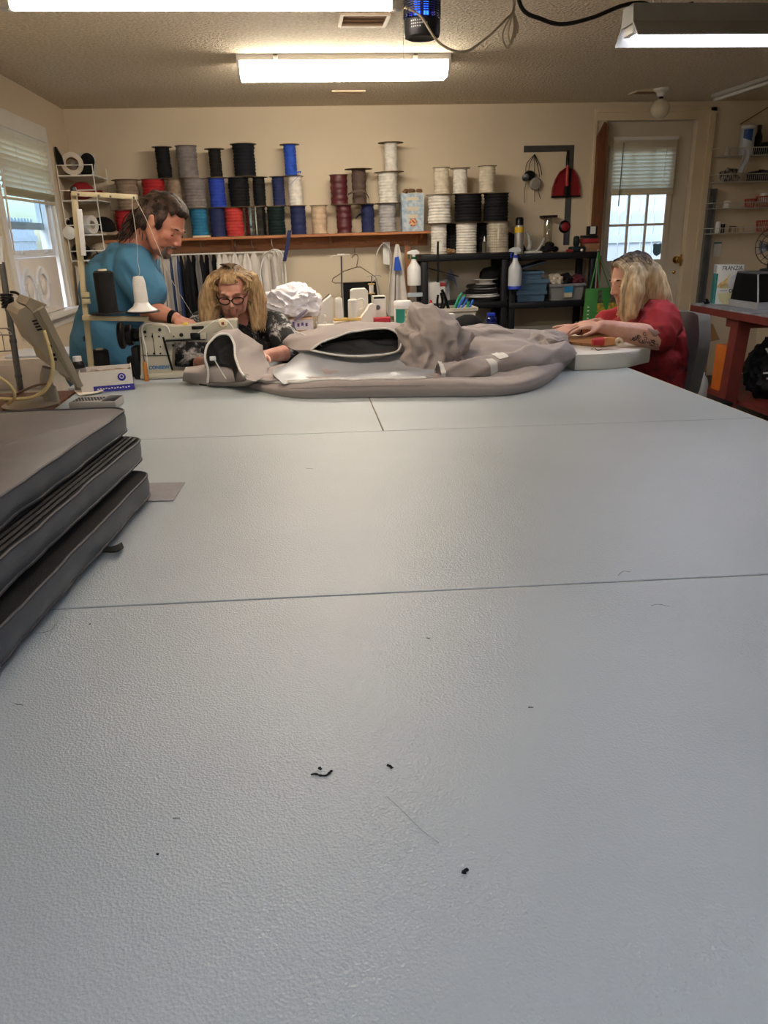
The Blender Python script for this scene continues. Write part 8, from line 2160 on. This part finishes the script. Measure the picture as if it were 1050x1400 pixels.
# blue cloth corner below the low flap
# crumpled lump in the middle
def lump(c, rx, ry, h, z0, name, sd, cre=.30, peak=None):
    bm = bmesh.new(); bmesh.ops.create_icosphere(bm, subdivisions=6, radius=1)
    for v in bm.verts:
        n = v.co.normalized(); f = 1+.22*nz(n.x*1.5+sd, n.y*1.5, n.z*1.5)
        w = n+Vector((.3*nz(n.x*2, n.y*2, sd), .3*nz(n.x*2, n.z*2, sd+5), .3*nz(n.y*2, n.z*2, sd+8)))
        w = Vector((w.x, w.y, w.z*.75+w.x*.35))
        f += cre*1.35*(ridged(w, 1.3, sd)-.25)+cre*.75*(vor(w, 2.1, sd+4)-.45)+cre*.30*(ridged(w, 3.4, sd)-.25)
        q = Vector((c.x+n.x*rx*f, c.y+n.y*ry*f, z0+h*.45+n.z*h*.58*f))
        if peak and n.z > .35: q += peak*((n.z-.35)/.65)**3
        q.z = max(z0, q.z); v.co = q
    MB().addbm(bm).build(name, M_cv, cv, smooth=80)
lump(PX(594, 3.30, .8), .148, .15, .235, .765, 'crumpled_fold', 27.3, .34, Vector((-.055, .0, .045)))
lump(PX(660, 3.47, .8), .19, .10, .165, .765, 'rear_fold', 5.1, .25)
lump(PX(740, 3.42, .8), .115, .13, .13, .765, 'end_fold', 31.7, .30)
# right hand roll with white bindings
rp_ = bez([PX(599, 3.04, .792), PX(630, 3.05, .796), PX(665, 3.07, .802), PX(705, 3.12, .806), PX(745, 3.22, .808), PX(768, 3.36, .800)], 8)
N = len(rp_); rr_ = [.040+.020*math.sin(i/(N-1)*2.6) for i in range(N)]
def roll(u, v):
    i = round(v*(N-1)); p = rp_[i]; t = (rp_[min(i+1, N-1)]-rp_[max(i-1, 0)]).normalized(); x = Vector((0, 0, 1)); y = t.cross(x).normalized()
    a = 2*math.pi*u; d = (x*math.cos(a)*.92+y*math.sin(a)); q = p+d*rr_[i]
    return q+d*(.012*(1-abs(math.sin(a*2.5+v*9)))**2.5+.034*(vor(Vector((q.x+q.z*.8, q.y*1.4, q.z*1.6)), 9, 6)-.3)+.004*nz(q.x*30, q.y*30, q.z*30)-.003)
MB().grid(40, N, roll, cu=True).build('rolled_end', M_cv, cv, smooth=80)
def ringat(k, d=.0025): return [roll(a/40, k/(N-1))+(roll(a/40, k/(N-1))-rp_[k]).normalized()*d for a in range(40)]
def bandring(k0, k1, nm, a0=0, a1=40):
    mb = MB(); A, B = ringat(k0), ringat(k1)
    mb.sheet(a1-a0, 2, lambda u, v: (A if v < .5 else B)[(a0+round(u*(a1-a0-1))) % 40], .003); mb.build(nm, M_bind, cv, smooth=80)
bandring(0, 2, 'roll_binding', 0, 41)
bandring(15, 17, 'roll_tab', 2, 17)
bandring(18, 20, 'roll_tab', -5, 6)
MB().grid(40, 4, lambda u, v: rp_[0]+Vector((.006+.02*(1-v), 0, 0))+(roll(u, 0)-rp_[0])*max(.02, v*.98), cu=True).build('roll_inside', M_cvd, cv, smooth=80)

# nothing of the cover sinks into the table top
for ch in cv.children:
    off = _off(cv)
    for v_ in ch.data.vertices:
        if v_.co.y+off.y < FY+.01 and v_.co.z+off.z < TZ+.0015: v_.co.z = TZ+.0015-off.z
    ch.data.update()
